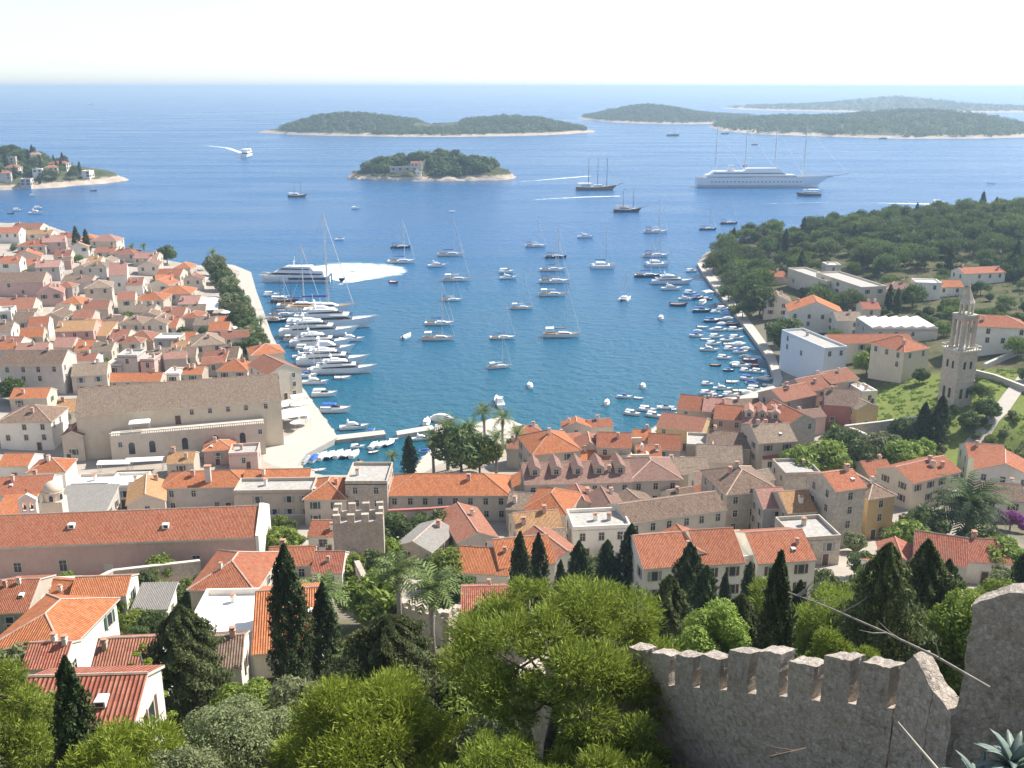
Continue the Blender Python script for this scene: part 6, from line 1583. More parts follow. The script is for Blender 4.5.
QB = [(692,272,10,0,'motor',1),(686,300,13,-5,'cruiser',0),(698,299,11,30,'motor',2),(690,299,9,10,'open',0),(679,306,15,-10,'open',5),(703,304,8,60,'motor',1),(702,312,16,-5,'motor',2),(691,294,12,-10,'motor',3),(712,293,7,0,'open',0),
 (720,305,8,20,'open',1),(724,310,12,15,'motor',3),(727,314,10,15,'covered',2),(712,322,14,-3,'motor',2),(719,320,9,-5,'open',6),(703,328,10,-15,'open',0),(697,337,13,-20,'motor',6),(698,332,8,-10,'covered',0),(721,331,12,5,'motor',1),(728,320,10,10,'covered',0),(733,325,11,5,'motor',5),(736,331,13,5,'motor',3),(737,339,13,5,'motor',1),(739,346,13,5,'covered',0),
 (741,353,13,5,'motor',6),(717,338,13,5,'motor',3),(714,345,13,10,'motor',7),(710,351,17,-12,'cruiser',0),(725,359,13,-12,'motor',1),(716,366,10,-10,'open',5),(751,361,13,-12,'open',2),(754,366,10,-12,'open',2),(742,367,17,-8,'motor',4),(759,373,13,-25,'motor',1),(764,380,11,-25,'covered',0),(749,380,15,-20,'motor',6),(723,390,17,-10,'cruiser',0),(708,394,13,10,'motor',3),(716,398,14,0,'motor',5),
 (740,392,13,-5,'open',4),(757,391,17,-10,'motor',7),(763,396,14,-10,'motor',2),(731,396,14,5,'motor',1),(700,399,11,15,'open',0),(768,386,10,-20,'open',6),(745,358,10,-5,'covered',4),(729,345,10,5,'open',0),(706,340,9,-10,'open',6),(731,350,12,5,'motor',1),(727,341,12,8,'motor',0),(722,325,9,8,'covered',0),(716,313,9,10,'motor',1),(708,300,9,-5,'motor',5),(747,372,12,-10,'motor',1),(736,365,11,-10,'covered',0),(733,383,12,-12,'open',0),(746,350,10,0,'covered',0),(729,371,10,-12,'motor',2),(752,384,11,-20,'covered',2),(769,379,10,-25,'motor',1),(715,331,10,0,'covered',0),(748,394,11,-5,'covered',0),(708,385,11,-8,'motor',1)]
KW = {'motor':('canopy motorboat','white motorboat with canopy'),'open':('open boat','small open boat'),'covered':('covered boat','small covered boat'),'cruiser':('cabin yacht','white cabin yacht')}
COLN = {('motor',0):'plain open white motorboat',('open',2):'red open boat',('open',4):'yellow open boat',('open',5):'navy open boat',('covered',2):'blue covered boat',('covered',4):'grey covered boat',('motor',4):'open white motorboat',('motor',7):'white motorboat with white top',('motor',3):'white motorboat with white canopy',('motor',6):'white motorboat with blue canopy',('motor',5):'navy motorboat with canopy',('motor',2):'navy hulled motorboat'}
for b in FLEET: boat(*b)
_near = [((766,372),'the promenade bend'),((735,325),'the straight promenade'),((700,290),'the promenade tip'),((715,345),'the outer moorings'),((725,395),'the red waterfront roofs')]
_cnt = {}
ORD = ['', 'second ', 'third ', 'fourth ', 'fifth ', 'sixth ', 'seventh ', 'eighth ']
for b in sorted(QB, key=lambda t: t[1]):
    x, y, l_, h_, k, v = b; ds = COLN.get((k, v), KW[k][1]); pl = min(_near, key=lambda n: math.hypot(n[0][0]-x, n[0][1]-y))[1]
    i = _cnt.get((ds, pl), 0); _cnt[(ds, pl)] = i+1
    boat(x, y, l_*1.15, h_, k, v, ('%s moored by %s, %s from the sea' % (ds, pl, ORD[i].strip() or 'first')), 'boats moored along the right promenade')
# foam and wakes lying on the water
def foam_mat():
    m, nd, lk, b = mat('foam'); g = N(nd, 'ShaderNodeNewGeometry'); nz = N(nd, 'ShaderNodeTexNoise', Scale=0.11, Detail=9.0, Roughness=0.8); lk.new(g.outputs['Position'], nz.inputs['Vector'])
    at = N(nd, 'ShaderNodeAttribute', attribute_name='thick'); ad = N(nd, 'ShaderNodeMath', operation='MULTIPLY_ADD'); lk.new(nz.outputs[0], ad.inputs[0]); ad.inputs[1].default_value = 2.2
    sb = N(nd, 'ShaderNodeMath', operation='SUBTRACT'); lk.new(at.outputs['Fac'], sb.inputs[0]); sb.inputs[1].default_value = 1.25; lk.new(sb.outputs[0], ad.inputs[2])
    f = ramp(nd, lk, ad.outputs[0], [(0.1, (0,)*3), (0.75, (1,)*3)])
    lk.new(ramp(nd, lk, ad.outputs[0], [(0.3, (0.35,0.55,0.60)), (0.9, (0.86,0.88,0.88))]), b.inputs['Base Color']); b.inputs['Roughness'].default_value = 0.8
    tr = N(nd, 'ShaderNodeBsdfTransparent'); mx = N(nd, 'ShaderNodeMixShader'); out = [n for n in nd if n.type == 'OUTPUT_MATERIAL'][0]
    lk.new(f, mx.inputs[0]); lk.new(tr.outputs[0], mx.inputs[1]); lk.new(b.outputs[0], mx.inputs[2]); lk.new(mx.outputs[0], out.inputs[0]); return m
FOAM = foam_mat()
def foam(rows, label, z=0.06):
    """rows: (x, y, half width in px, thickness 0..1) along a path in the photo"""
    V, T, F = [], [], []
    for i, (x, y, h_, t) in enumerate(rows):
        x0, y0, x1, y1 = *rows[max(0, i-1)][:2], *rows[min(len(rows)-1, i+1)][:2]; a = at_z(x0, y0, z); b = at_z(x1, y1, z); d = (b-a).normalized(); n = Vector((-d.y, d.x, 0)); c = at_z(x, y, z)
        wv = h_*mpp(c)
        for k, s_ in enumerate((-1, -.75, 0, .75, 1)): V.append(tuple(c+n*wv*s_)); T.append(t*(.1 if abs(s_) == 1 else 1))
    for i in range(len(rows)-1):
        for k in range(4): F.append((i*5+k, i*5+k+1, i*5+5+k+1, i*5+5+k))
    me = np_mesh('foam', np.array(V), np.array(F), FOAM); at = me.attributes.new('thick', 'FLOAT', 'POINT'); at.data.foreach_set('value', T)
    tag(put('foam', me), label, kind='stuff')
# ring of foam left by the ferry
foam([(312,276,20,.2),(322,274.5,54,.95),(335,273.5,68,.92),(350,273,72,.80),(364,273.5,66,.86),(378,274.5,54,.88),(388,275.5,34,.75),(395,277,10,.2)], 'broad patch of white foam behind the catamaran ferry', 0.05)
foam([(190,145,1.5,0),(210,146,2.5,.8),(228,148,3,.9),(242,153,3,1.0)], 'curving wake of the white ferry')
foam([(500,183,1.5,0),(530,181,2.5,.7),(560,178.5,3,.9),(590,176,3,.9)], 'upper wake crossing left of the schooner')
foam([(505,203,1.5,0),(545,199,2.5,.7),(585,197,3.2,1.0),(620,196,2.8,.9)], 'lower wake crossing under the schooner')
foam([(830,202,1.2,0),(880,203,2.2,.6),(905,203.5,4,1.1),(936,204,4,1.3)], 'wake of the speedboat beyond the pine hill')
foam([(700,208,1.0,0),(760,204,1.6,.5),(830,202,1.8,.5),(880,202,1.4,0)], 'faint long wake under the cruise ship')
foam([(0,105,1,.5),(60,105,1.3,.6),(130,104,1.3,.6),(240,102,1,0)], 'thin pale current line far out at sea')
foam([(20,137,1,.4),(80,138,1.6,.6),(130,140,1.2,0)], 'pale current line beyond the far headland')

# ------------------------------------------------------------------ trees and plants
FOOT = [(h[0].location.x, h[0].location.y, math.hypot(h[1], h[2])/2, h[0].rotation_euler.z, h[1]/2, h[2]/2) for h in HOUSES]
def free(x, y, pad=0.6):
    for hx_, hy_, r_, a, l, d in FOOT:
        dx, dy = x-hx_, y-hy_
        if dx*dx+dy*dy > (r_+pad)**2: continue
        u, v = dx*math.cos(a)+dy*math.sin(a), -dx*math.sin(a)+dy*math.cos(a)
        if abs(u) < l+pad and abs(v) < d+pad: return False
    return True
POLE = {}
# --- pine wood on the right headland
WOOD = np.array([tuple(on_ground(x, y)[:2]) for x, y in ((704,262),(724,290),(744,306),(762,296),(800,268),(840,258),(880,275),(960,266),(1040,290),(1060,262))]+[(520,520),(520,690),(330,655),(200,625),(150,620)])
WOOD_C = 0
def shade_ok(x, y):
    p = Vector((x, y, 8)); return True
g_ = random.Random(21); tries = 0; placed = []
while WOOD_C < 285 and tries < 9000:
    tries += 1
    x, y = g_.uniform(90, 400), g_.uniform(380, 690)
    if not inside(WOOD, np.array([x]), np.array([y]))[0] or not free(x, y, 2.5): continue
    if x/y*F_PX > 560: continue
    if min([(x-a)**2+(y-b)**2 for a, b in placed] or [999]) < 5.2**2: continue
    z = H(x, y)
    if z < 1.3: continue
    placed.append((x, y)); WOOD_C += 1
    k = g_.choices(['far_pine','far_pine_b','far_pine_c','far_round','far_cypress'], [4,4,3,3,.7])[0]
    lab = 'dark cypress spike among the pines of the right headland' if k == 'far_cypress' else 'rounded green pine in the wood covering the right headland'
    tree(k, Vector((x, y, z-.4)), g_.uniform(.85, 1.35), lab, 'tree', 'cypresses in the headland wood' if k == 'far_cypress' else 'pines of the right headland')
# --- trees read off the photo one by one: kind, x, top, foot, label
tree_kind('cyp_tall', column_meshes(15, 1.5, 18000, 0.14, 31, 'dark', .03, .4, .2))
tree_kind('cyp_b', column_meshes(11, 1.1, 12000, 0.13, 32, 'dark', .03, .4, .22))
tree_kind('conifer', column_meshes(11, 1.6, 14000, 0.16, 33, 'dark', .04, .3, .34))
tree_kind('cedar', column_meshes(10, 2.7, 34000, 0.12, 34, 'cedar', .03, .3, .2))
for k, n in (('cyp_tall','cypress_tree'),('cyp_b','cypress_tree'),('conifer','conifer_tree'),('cedar','cypress_tree')): NAMES[k] = n
SINGLE = [
 ('cyp_tall',295,545,706,'tallest dark cypress, beside the steep orange roof at the lower left'),
 ('cyp_b',329,583,700,'dark cypress just right of the tallest one'),
 ('cyp_b',86,657,806,'dark narrow cypress in front of the long red roof at the lower left'),
 ('cedar',192,606,728,'broad grey green cypress below the bright white flat roof'),
 ('cyp_b',163,640,705,'thin dark cypress touching the broad grey green one'),
 ('cyp_b',520,532,622,'left one of the pair of cypresses in front of the orange roofs'),
 ('cyp_b',538,533,612,'right one of the pair of cypresses in front of the orange roofs'),
 ('conifer',578,541,612,'dark conifer behind the umbrella pine, left of the long white block'),
 ('conifer',606,540,600,'dark conifer in front of the left end of the long white block'),
 ('conifer',629,524,600,'tallest dark conifer in front of the long white block'),
 ('cyp_b',560,560,618,'small dark cypress under the white gable with dull red roof'),
 ('conifer',685,543,640,'dark conifer in front of the left end of the white terrace row'),
 ('conifer',702,566,648,'dark bushy conifer right of the umbrella pine'),
 ('cyp_b',723,572,618,'small thin cypress in front of the white terrace row'),
 ('cyp_b',746,562,622,'thin cypress below the open roof terrace'),
 ('conifer',884,552,640,'dark conifer left of the little red tile gable'),
 ('conifer',936,560,660,'dark conifer behind the broken end of the battlements'),
 ('conifer',1018,545,640,'dark conifer at the right edge behind the fortress wall'),
 ('conifer',980,585,650,'dark conifer just above the fortress wall'),
 ('palm',400,553,640,'tall palm at the foot of the old city wall, left of two'),
 ('palm',434,566,668,'shaggy palm in front of the red tiled white house, right of two'),
 ('palm',326,575,668,'palm between the tall cypress and the old city wall'),
 ('palm',873,448,474,'slender palm in the bright garden, right of centre'),
 ('canary_palm',966,481,545,'great round palm at the right, beside the white awning'),
 ('palm',12,380,402,'palm at the left edge above the big white house'),
 ('garden_b',14,378,402,'dark tree behind the palm at the left edge'),
 ('palm',617,484,500,'little palm in front of the long mauve palace'),
 ('palm',784,385,412,'palm between the stepped red roofs and the stone gable'),
 ('palm',352,645,706,'low palm in the shade right of the tall cypress'),
 # harbour garden
 ('far_palm',448,415,470,'palm at the left end of the harbour garden'),
 ('far_palm',470,418,468,'second palm in the harbour garden from the left'),
 ('far_palm',484,402,447,'tall palm at the seaward side of the harbour garden'),
 ('far_palm',503,408,450,'palm beside the palm quay yacht'),
 ('far_palm',517,425,462,'palm at the right end of the harbour garden'),
 ('garden_b',462,425,475,'dark round tree in the middle of the harbour garden'),
 ('far_palm',434,430,475,'low palm at the left of the harbour garden'),
 ('garden',480,438,474,'green round tree at the right of the harbour garden'),
 ('far_palm',496,428,474,'palm behind the right end of the long orange roof'),
 ('conifer',410,436,476,'dark pointed tree standing alone by the inner basin'),
 ('far_palm',393,450,478,'low palm left of the pointed tree by the inner basin'),
 # old town, left
 ('far_cypress',78,226,254,'left one of the two dark cypresses in the old town'),
 ('far_cypress',88,229,256,'right one of the two dark cypresses in the old town'),
 ('far_palm',133,243,260,'left one of two palms at the seaward edge of the old town'),
 ('far_palm',145,242,260,'right one of two palms at the seaward edge of the old town'),
 ('garden_b',167,245,264,'round dark tree on the shore at the seaward edge of the old town'),
 # right gardens
 ('garden_b',785,318,356,'big dark tree beside the tall white building'),
 ('garden_b',760,286,318,'dark pine on the promenade opposite the moored boats'),
 ('garden_b',778,318,345,'dark tree left of the tall white building'),
 ('far_pine',742,300,322,'pine at the bend of the promenade'),
 ('far_pine_b',728,285,305,'pine over the promenade near its tip'),
 ('far_pine',752,272,296,'pine in front of the red roof among the pines'),
 ('garden',878,340,362,'bright green bush between the long red roof and the cream villa'),
 ('garden',866,352,374,'bright green tree in front of the long red roof'),
 ('conifer',937,395,446,'tall black green cypress mass below the bell tower'),
 ('conifer',921,402,446,'black green tree beside the cypress mass below the bell tower'),
 ('garden_b',905,418,446,'dark bush left of the cypress mass below the bell tower'),
 ('garden_b',985,398,420,'round dark bush by the lane on the green field'),
 ('garden_b',858,442,478,'dark bushy tree in the gardens behind the tall narrow house'),
 ('garden_b',840,428,470,'dark tree at the left of the gardens behind the tall narrow house'),
 ('garden',822,440,482,'bright green tree in the gardens left of the dark ones'),
 ('garden',802,448,486,'brightest tree in the gardens near the low white house'),
 ('garden',897,440,476,'bright bush in the gardens above the long cream house'),
 ('garden_c',880,434,470,'greyish tree in the gardens above the yellow stone house'),
 ('garden',920,440,466,'bright bush on the field edge above the long cream house'),
 ('garden',1000,540,580,'green bush below the great palm'),
 ('garden_b',985,530,572,'dark bush at the foot of the great palm'),
 ('garden',905,522,560,'bright bush in front of the yellow stone house'),
 ('garden_b',925,508,548,'dark tree between the yellow stone house and the great palm'),
 ('garden',880,560,600,'bright tree left of the little red tile gable'),
 ('garden_b',968,412,432,'dark bush beside the tan outhouse at the field'),
 ('far_pine',822,286,312,'pine in front of the left hotel block'),
 ('far_pine_b',851,290,314,'pine in the gap between the two hotel blocks'),
 ('far_cypress',888,284,312,'dark cypress at the right corner of the hotel'),
 ('far_cypress',896,288,314,'second dark cypress right of the hotel'),
 ('far_pine',912,284,308,'pine between the mauve roofed house and the white modern house'),
 ('far_cypress',800,250,280,'dark cypress behind the left hotel block'),
 ('far_cypress',948,246,276,'dark cypress behind the orange roof under the pine hill'),
 ('far_cypress',1014,240,276,'tall dark cypress at the right end of the long white house'),
 ('garden',352,556,588,'bright bush at the foot of the battlemented tower'),
 ('garden_b',374,552,586,'dark bush at the right foot of the battlemented tower'),
 # garden by the walled tower
 ('garden',284,530,562,'bright bush in the walled garden left of the battlemented tower'),
 ('garden_b',262,528,560,'dark bush in the walled garden under the beige garden building'),
 ('garden_b',393,512,548,'dark tree right of the battlemented tower'),
 ('garden_b',445,512,552,'dark bush in the garden under the long orange roof'),
 ('garden',462,528,558,'bright bush in the garden under the long orange roof'),
 ('garden_b',428,515,546,'dark bush behind the grey slate gable'),
 ('garden',388,540,568,'bright bush below the dark tree right of the battlemented tower'),
 ('garden',376,575,628,'bright leafy tree between the palms'),
 ('garden',452,548,590,'bright leafy tree beside the orange roofed white house'),
 ('garden_b',452,575,620,'dark tree left of the fresh red tile roof'),
 ('garden',163,556,582,'round green tree on the terrace wall under the convent'),
 ('garden',110,596,628,'bright vine tree in the garden under the bright orange roof'),
 ('garden',138,610,640,'bright tree in the lower left garden'),
 ('garden_b',170,585,618,'dark tree left of the bright white flat roof'),
 ('garden_b',155,612,642,'dark tree in the lower left garden'),
 ('garden_b',92,628,660,'dark tree between the orange pyramid roof and the dull red tile roof'),
 ('garden_c',30,648,700,'grey green tree in front of the orange pyramid roof'),
 ('garden_b',270,592,625,'dark bush between the white flat roof and the steep orange roof'),
]
for k, x, t_, b_, lab in SINGLE: tree_px(k, x, t_, b_, lab)
# promenade trees in a double line
PT = [(216,268),(220,275),(225,282),(229,290),(234,298),(239,306),(243,314),(246,322),(250,330),(255,338),(259,346),(262,354),(232,306),(240,322),(252,350),(246,340)]
for i, (x, y) in enumerate(PT):
    tree_px('garden_b' if i % 3 else 'garden_c', x, y-13, y+9, 'dark leafy tree in the line along the left promenade', 'tree', 'trees along the left promenade')
for x, y in ((214,262),(262,330)): tree_px('far_palm', x, y-14, y+8, 'palm at the %s end of the left promenade trees' % ('seaward' if x < 230 else 'town'))
# shrubs in the gaps of the town
def scatter_bushes(n, poly, label, group, kinds, smin, smax, seed, pad=1.0):
    P = np.array([tuple(on_ground(x, y)[:2]) for x, y in poly]); g = random.Random(seed); k = 0; x0, x1, y0, y1 = P[:,0].min(), P[:,0].max(), P[:,1].min(), P[:,1].max(); pl = []
    for _ in range(n*40):
        if k >= n: break
        x, y = g.uniform(x0, x1), g.uniform(y0, y1)
        if not inside(P, np.array([x]), np.array([y]))[0] or not free(x, y, pad): continue
        if pl and min((x-a)**2+(y-b)**2 for a, b in pl) < 2.0: continue
        pl.append((x, y)); k += 1; tree(g.choice(kinds), Vector((x, y, H(x, y)-.2)), g.uniform(smin, smax), label, 'bush', group, name='garden_bush')
scatter_bushes(42, [(780,425),(840,425),(930,440),(960,430),(990,400),(1030,420),(1000,450),(900,470),(880,485),(800,490),(770,470)], 'leafy green bush in the gardens between the stone houses and the field', 'bushes of the right gardens', ['garden','garden','garden_b','garden_c'], .35, .85, 5)
scatter_bushes(26, [(386,510),(470,510),(470,560),(440,600),(390,580)], 'green bush in the walled garden right of the battlemented tower', 'bushes of the walled garden', ['garden','garden_b'], .35, .7, 6)
scatter_bushes(14, [(248,520),(325,518),(320,560),(250,585)], 'green bush in the shrub garden left of the battlemented tower', 'bushes of the shrub garden', ['garden','garden_b'], .35, .7, 7)
scatter_bushes(24, [(60,580),(240,570),(250,640),(160,660),(90,650)], 'green bush in the gardens among the lower left roofs', 'bushes among the lower left roofs', ['garden','garden','garden_b'], .35, .75, 8, .3)
scatter_bushes(46, [(0,230),(120,250),(205,280),(270,370),(250,400),(60,400),(0,400)], 'little green tree in a gap between the old town houses', 'little trees between the old town houses', ['garden_b','garden','garden_c'], .5, .85, 9, .2)
scatter_bushes(75, [(780,260),(1040,270),(1040,400),(960,420),(870,380),(790,330)], 'green tree among the white houses under the right headland', 'trees among the right shore houses', ['far_pine','far_round','garden_b','far_pine_c'], .5, .95, 10)
scatter_bushes(70, [(520,520),(900,520),(1020,560),(1020,600),(520,600)], 'green garden bush between the houses above the city wall', 'bushes above the city wall', ['garden','garden_b','garden_c'], .45, .9, 12, .4)
b_ = tree_px('garden', 1010, 505, 530, 'magenta flowering bougainvillea at the right edge', 'bush', None, 'bougainvillea')
[c for c in b_.children if c.name.startswith('crown')][0].data = np_mesh('crown', *leaf_cloud([(0,0,2.4),(1.6,.3,2.6),(-1.5,0,2.2),(.6,-.8,3.4),(2.6,-.2,2.0)], [1.4,1.3,1.2,1.2,1.0], 2600, .2, .8, 4, .3, 1.2), GREENS['magenta'])
# --- the near trees: each its own mesh
def near_tree(name, meshes, px, depth_y, ground_drop, label, rz=0.0, cat='tree'):
    """stands at the ground below image column px at distance depth_y"""
    d = ray(px, 700); X = d.x/d.y*depth_y; p = Vector((X, depth_y, H(X, depth_y)-ground_drop)); t = thing(name, p, rz, label, cat)
    put('trunk', meshes[0], t); put('crown', meshes[1], t); return t
near_tree('cypress_tree', column_meshes(13.0, 1.0, 15000, .12, 72, 'dark', .02, .4, .2), 769, 51, 0, 'tall dark cypress rising behind the battlements')
near_tree('umbrella_pine', pine_meshes(10.0, 4.8, 50000, .075, 41, .13, .58, 'pine', .6, 44, .165), 545, 35.5, 0.3, 'big umbrella pine spreading over the near battlements', .15)
near_tree('pine_tree', pine_meshes(5.9, 4.4, 46000, .075, 42, 0, .12, 'yellow', .7, 32, .175), 378, 35, 0, 'yellowish pine crown at the bottom, left of the umbrella pine', 1.0)
near_tree('pine_tree', pine_meshes(4.0, 2.7, 26000, .07, 43, 0, .2, 'pine', .75, 26, .2), 622, 30.5, 1.0, 'low green pine at the foot of the umbrella pine', 2.0)
near_tree('pine_tree', pine_meshes(7.2, 3.6, 36000, .085, 44, 0, .25, 'pine', .8, 44, .21), -22, 42, 0, 'green pine cut by the bottom left corner', 2.4)
near_tree('pine_tree', pine_meshes(4.2, 3.0, 30000, .075, 45, 0, .2, 'yellow', .8, 40, .21), 118, 35, 0.5, 'yellow green pine at the bottom edge under the dark narrow cypress', .4)
near_tree('olive_tree', round_meshes(5.2, 3.8, 50000, .07, 46, 'olive', 44, .12, .9, .25), 234, 38, 0.3, 'wide grey green olive at the bottom, left of the yellowish pine', .2)
near_tree('olive_tree', round_meshes(4.0, 2.5, 26000, .07, 47, 'olive', 30, .12, .85, .28), 490, 35, 0.3, 'grey green olive between the yellowish pine and the umbrella pine', .2)
near_tree('cypress_tree', column_meshes(10.5, 4.2, 60000, .11, 48, 'cedar', .02, .3, .26), 392, 58, 0, 'very broad grey green cypress above the yellowish pine', .2)
near_tree('olive_tree', round_meshes(5.0, 3.0, 14000, .12, 49, 'olive', 18, .1, .85, .36), 60, 46, 0, 'grey olive at the lower left in front of the long red roof', .2)
near_tree('bright_tree', round_meshes(10.5, 3.4, 26000, .11, 50, 'bright', 28, .2, .95, .3), 712, 58, 0, 'bright green tree just behind the battlements, left of the tall cypress', .2)
near_tree('pine_tree', pine_meshes(12.5, 4.2, 30000, .12, 51, 0, .2, 'pine', .95, 34, .22), 838, 64, 0, 'loose green pine behind the battlements, right of the tall cypress', .2)
near_tree('cypress_tree', column_meshes(14.0, 2.3, 26000, .13, 52, 'cedar', .05, .35, .34), 872, 58, 0, 'loose grey green cypress behind the battlements under the bare stalk', 1.2)
near_tree('bright_tree', round_meshes(10.5, 4.0, 22000, .13, 53, 'bright', 26, .15, .95, .32), 962, 58, 0, 'bright green tree behind the broken end of the battlements', 2.2)
near_tree('cypress_tree', column_meshes(11.0, 2.2, 24000, .13, 61, 'cedar', .05, .3, .34), 735, 62, 0, 'loose grey cypress left of the tall dark cypress behind the battlements', .4)
near_tree('pine_tree', pine_meshes(7.5, 3.0, 20000, .11, 54, 0, .25, 'pine', .85, 28, .2), 828, 54, 0, 'green pine low behind the middle of the battlements', 3.2)
near_tree('cypress_tree', column_meshes(15.0, 2.2, 26000, .14, 55, 'cedar', .05, .35, .34), 908, 66, 0, 'loose grey green cypress right of the one under the bare stalk', 3.2)
near_tree('olive_tree', round_meshes(5.5, 3.2, 14000, .13, 56, 'olive', 18, .1, .85, .36), 300, 52, 0, 'grey green bush at the foot of the tallest cypress', .2)
near_tree('bright_tree', round_meshes(5.0, 2.8, 12000, .13, 57, 'bright', 18, .1, .85, .36), 245, 58, 0, 'bright bush right of the broad grey green cypress', .2)
near_tree('pine_tree', pine_meshes(3.8, 2.8, 28000, .07, 58, 0, .2, 'pine', .8, 36, .19), 500, 29, 0.9, 'green pine boughs at the bottom edge under the umbrella pine', .9)
near_tree('bright_tree', round_meshes(6.0, 3.0, 12000, .14, 59, 'bright', 18, .12, .85, .36), 470, 56, 0, 'leafy bush in front of the stepped city wall', .9)
near_tree('olive_tree', round_meshes(3.4, 2.3, 22000, .065, 60, 'olive', 28, .1, .85, .28), 170, 34, 0.4, 'small grey olive at the bottom edge left of the wide olive', .9)
DRY = plain('dry_stalk_pale', (0.50,0.45,0.36), 0.8)
for k_, (nm, ms, px_, dy_, lb_) in enumerate((
    ('cypress_tree', column_meshes(13, 1.9, 22000, .13, 62, 'cedar', .04, .35, .34), 664, 68, 'grey loose cypress behind the right edge of the umbrella pine'),
    ('pine_tree', pine_meshes(11.5, 3.6, 20000, .12, 63, 0, .25, 'pine', .95, 30, .2), 762, 74, 'loose pine at the foot of the white terrace row'),
    ('bright_tree', round_meshes(11.5, 3.4, 22000, .12, 64, 'bright', 28, .2, 1.0, .3), 815, 70, 'tall bright tree right of the tall dark cypress'),
    ('olive_tree', round_meshes(12.0, 3.4, 22000, .12, 65, 'olive', 28, .2, 1.0, .3), 850, 76, 'tall greyish tree in front of the flat roofed stone annexe'),
    ('pine_tree', pine_meshes(12.5, 3.8, 22000, .12, 66, 0, .25, 'pine_dark', .95, 32, .2), 928, 74, 'dark pine in front of the steep fresh red roof'),
    ('bright_tree', round_meshes(12.5, 3.8, 22000, .12, 67, 'bright', 28, .2, 1.0, .3), 992, 62, 'bright tree rising behind the high fortress wall'),
    ('cypress_tree', column_meshes(12, 1.2, 14000, .12, 68, 'dark', .04, .35, .26), 790, 72, 'slim dark cypress just right of the tall one behind the battlements'),
    ('olive_tree', round_meshes(8.5, 3.2, 18000, .12, 69, 'olive', 26, .15, .95, .3), 640, 78, 'greyish tree under the left end of the white terrace row'),
    ('pine_tree', pine_meshes(9.0, 3.6, 18000, .12, 70, 0, .25, 'pine', .95, 30, .2), 735, 84, 'green pine close to the wall of the white terrace row'),
    ('bright_tree', round_meshes(7.5, 3.2, 16000, .13, 71, 'bright', 24, .15, .95, .3), 835, 92, 'bright tree beside the lane right of the white terrace row'))): near_tree(nm, ms, px_, dy_, 0, lb_, k_*.7)
# dead twigs in the near pines
def dead_branch(pts, rad, label, name='dead_branch', m=None, twigs=5, seed=1, leaf=None):
    g = random.Random(seed); r = thing(name, (0,0,0), 0, label, 'branch'); q = MB(); P = [Vector(p) for p in pts]; q.tube(P, [rad*(1-.6*i/(len(P)-1)) for i in range(len(P))], 6); q.build('stem', m or BARK_GREY, r)
    for k in range(twigs):
        i = g.randrange(len(P)-1); a = P[i].lerp(P[i+1], g.random()); u = Vector((g.uniform(-1,1), g.uniform(-.5,.5), g.uniform(.1,1))).normalized()*g.uniform(.35,.9); b = a+u*.5+Vector((0,0,-.04)); t = MB(); t.tube([a,b,a+u], [rad*.45, rad*.35, rad*.1], 5); t.build('twig', m or BARK_GREY, r)
    return r
def P_at(px, py, depth): d = ray(px, py); return CAM+d*depth
dead_branch([P_at(990,688,20.5), P_at(935,656,21.6), P_at(880,630,22.8), P_at(830,608,24.2), P_at(788,592,25.6)], .036, 'long bare dry stalk leaning across the battlements', 'dry_stalk', None, 9, 3)
dead_branch([P_at(940,772,15.5), P_at(918,746,15.8), P_at(898,722,16.2)], .026, 'pale dry agave stalk at the bottom, left of the agave', 'dry_stalk', DRY, 0, 4)
dead_branch([P_at(770,757,21), P_at(790,752,21), P_at(806,748,21.2)], .03, 'dark broken stick at the foot of the wall', 'dead_branch', BARK, 2, 6)
# agave with broad blue green leaves, bottom right corner
def agave(px, py, size, n, label, seed, up=0.0):
    g = random.Random(seed); p = on_ground(px, py) if not up else P_at(px, py, up); r = thing('agave', p, 0, label, 'agave')
    me_m = AGAVE
    for k in range(n):
        a = k*2.39996; el = R(80-62*(k/n)); L = size*g.uniform(.8,1.1); q = MB(); d = Vector((math.cos(a),math.sin(a),0)); s_ = Vector((-math.sin(a),math.cos(a),0)); c = Vector((0,0,.1)); e = el; rings = []
        for i in range(7):
            t = i/6; w_ = size*.11*(math.sin(math.pi*min(1,.28+t*.72))**.8)+.004; upv = (-d*math.sin(e)+Vector((0,0,1))*math.cos(e)); rings.append([tuple(c-s_*w_+upv*w_*.35), tuple(c-upv*w_*.25), tuple(c+s_*w_+upv*w_*.35), tuple(c+upv*w_*.12)])
            c = c+(d*math.cos(e)+Vector((0,0,1))*math.sin(e))*(L/6); e -= R(9)*g.uniform(.4,1.6)
        q.loft(rings); q.build('leaf', me_m, r, smooth=True)
    return r
AGAVE = plain('agave_leaf', (0.13,0.18,0.15), 0.5, var=0.3, scale=2)
agave(1010,776,0.62,20,'blue green agave with broad spiky leaves in the bottom right corner',2,13.5)
agave(975,792,0.5,14,'smaller agave beside the big one in the bottom right corner',5,13.6)
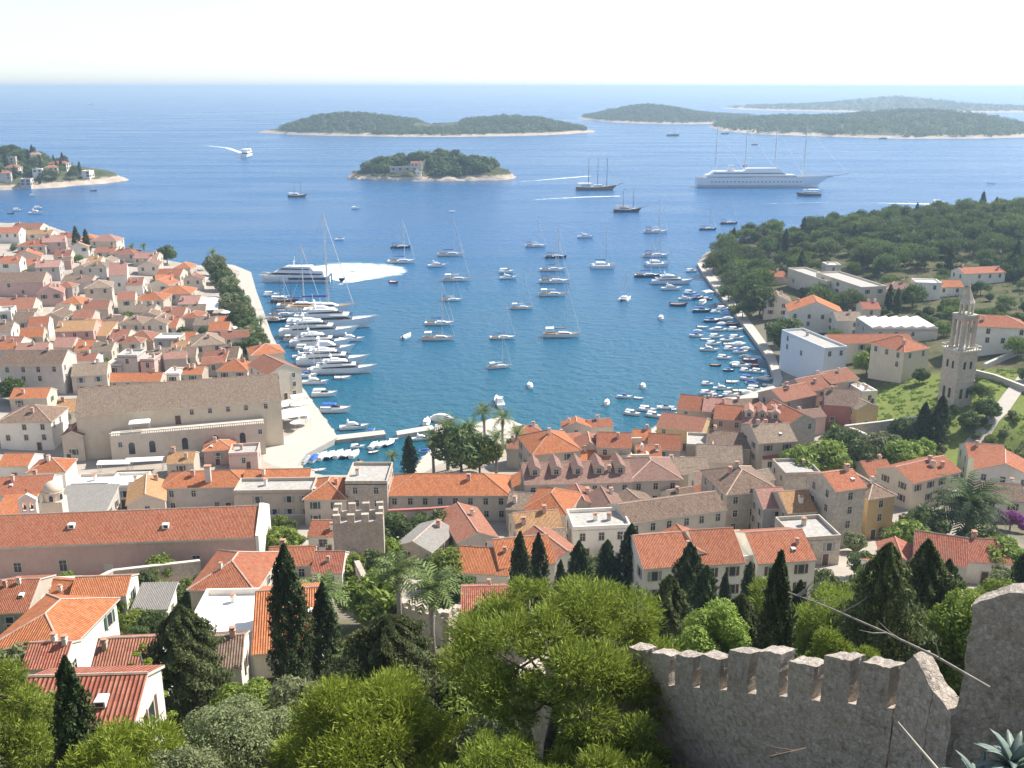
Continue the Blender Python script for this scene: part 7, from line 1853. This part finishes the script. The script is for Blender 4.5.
# agave flower stalk with flat yellow green plates
def flower_stalk():
    p = on_ground(150, 742); r = thing('agave_flower_stalk', p, 0, 'tall agave flower stalk with flat yellow green plates, lower left', 'agave'); q_ = CAM+ray(151,648)*(p.y/ray(151,648).y); h = q_.z-p.z; q = MB(); q.tube([(0,0,-.5),(.05*h,0,h*.5),(0,0,h)], [.14,.11,.05], 7); q.build('stem', BARK_GREY, r)
    g = random.Random(4)
    for k in range(17):
        t = .22+.78*k/16; a = k*2.4; L = h*.24*(1.12-t)+.12; b = Vector((math.cos(a)*L, math.sin(a)*L*.8, h*t+L*.35)); s_ = MB(); s_.tube([(0.03*h*(1-t),0,h*t), tuple(b*.6+Vector((0,0,h*t*.4-L*.05))), tuple(b)], [.05,.04,.03], 5); br = s_.build('branch', BARK_GREY, r)
        V, F = leaf_cloud([tuple(b)], [.36*(1.3-t*.6)], 260, .08, .38, k+70, .8, 1.2, .3); put('flower_plate', np_mesh('flower_plate', V, F, GREENS['yellow']), br)
flower_stalk()
# --- undergrowth on the slope and field plants
def undergrowth():
    g = random.Random(77); cs, rs = [], []
    while len(cs) < 1500:
        y = g.uniform(16, 122)**1.0; x = g.uniform(-.60, .60)*(y+8)
        if not free(x, y, .7): continue
        if y < 34 and x > 3.0 and x < 16: continue
        w_ = g.uniform(.5, 1.3); cs.append((x, y, H(x, y)+w_*.25)); rs.append(w_)
    V, F = leaf_cloud(cs, rs, 110000, .15, .8, 78, .4, 1.2); tag(put('undergrowth', np_mesh('undergrowth', V, F, GREENS['pine'])), 'scrubby undergrowth covering the slope below the fortress', kind='stuff')
    cs, rs = [], []
    for _ in range(900):
        a, q = g.uniform(0, 6.28), math.sqrt(g.random()); x, y = 124+math.cos(a)*q*38, 262+math.sin(a)*q*36
        if not free(x, y, .5) or min(math.hypot(x-a_, y-b2) for a_, b2 in ROAD) < 3.6: continue
        cs.append((x, y, H(x, y)+.1)); rs.append(g.uniform(.4, 1.1))
    V, F = leaf_cloud(cs, rs, 26000, .24, .45, 79, .6, 1.3); tag(put('field_grass', np_mesh('field_grass', V, F, GREENS['bright'])), 'tall grass and vines of the green field under the bell tower', kind='stuff')
undergrowth()

def hill_scrub():
    g = random.Random(91); cs, rs = [], []
    for _ in range(12000):
        if len(cs) >= 1500: break
        x, y = g.uniform(90, 420), g.uniform(330, 690)
        if not (inside(WOOD, np.array([x]), np.array([y]))[0] or (x > 128 and y < 480 and g.random() < .5)) or not free(x, y, 1.0) or x/y*F_PX > 560: continue
        z = H(x, y)
        if z < 2: continue
        w_ = g.uniform(.7, 1.9); cs.append((x, y, z+w_*.2)); rs.append(w_)
    V, F = leaf_cloud(cs, rs, 36000, .34, .7, 92, .5, 1.2); tag(put('undergrowth', np_mesh('undergrowth', V, F, GREENS['dark'])), 'scrub darkened for the shade between the pines of the right headland', kind='stuff')  # dark leaf colour paints the shadow between the crowns
hill_scrub()
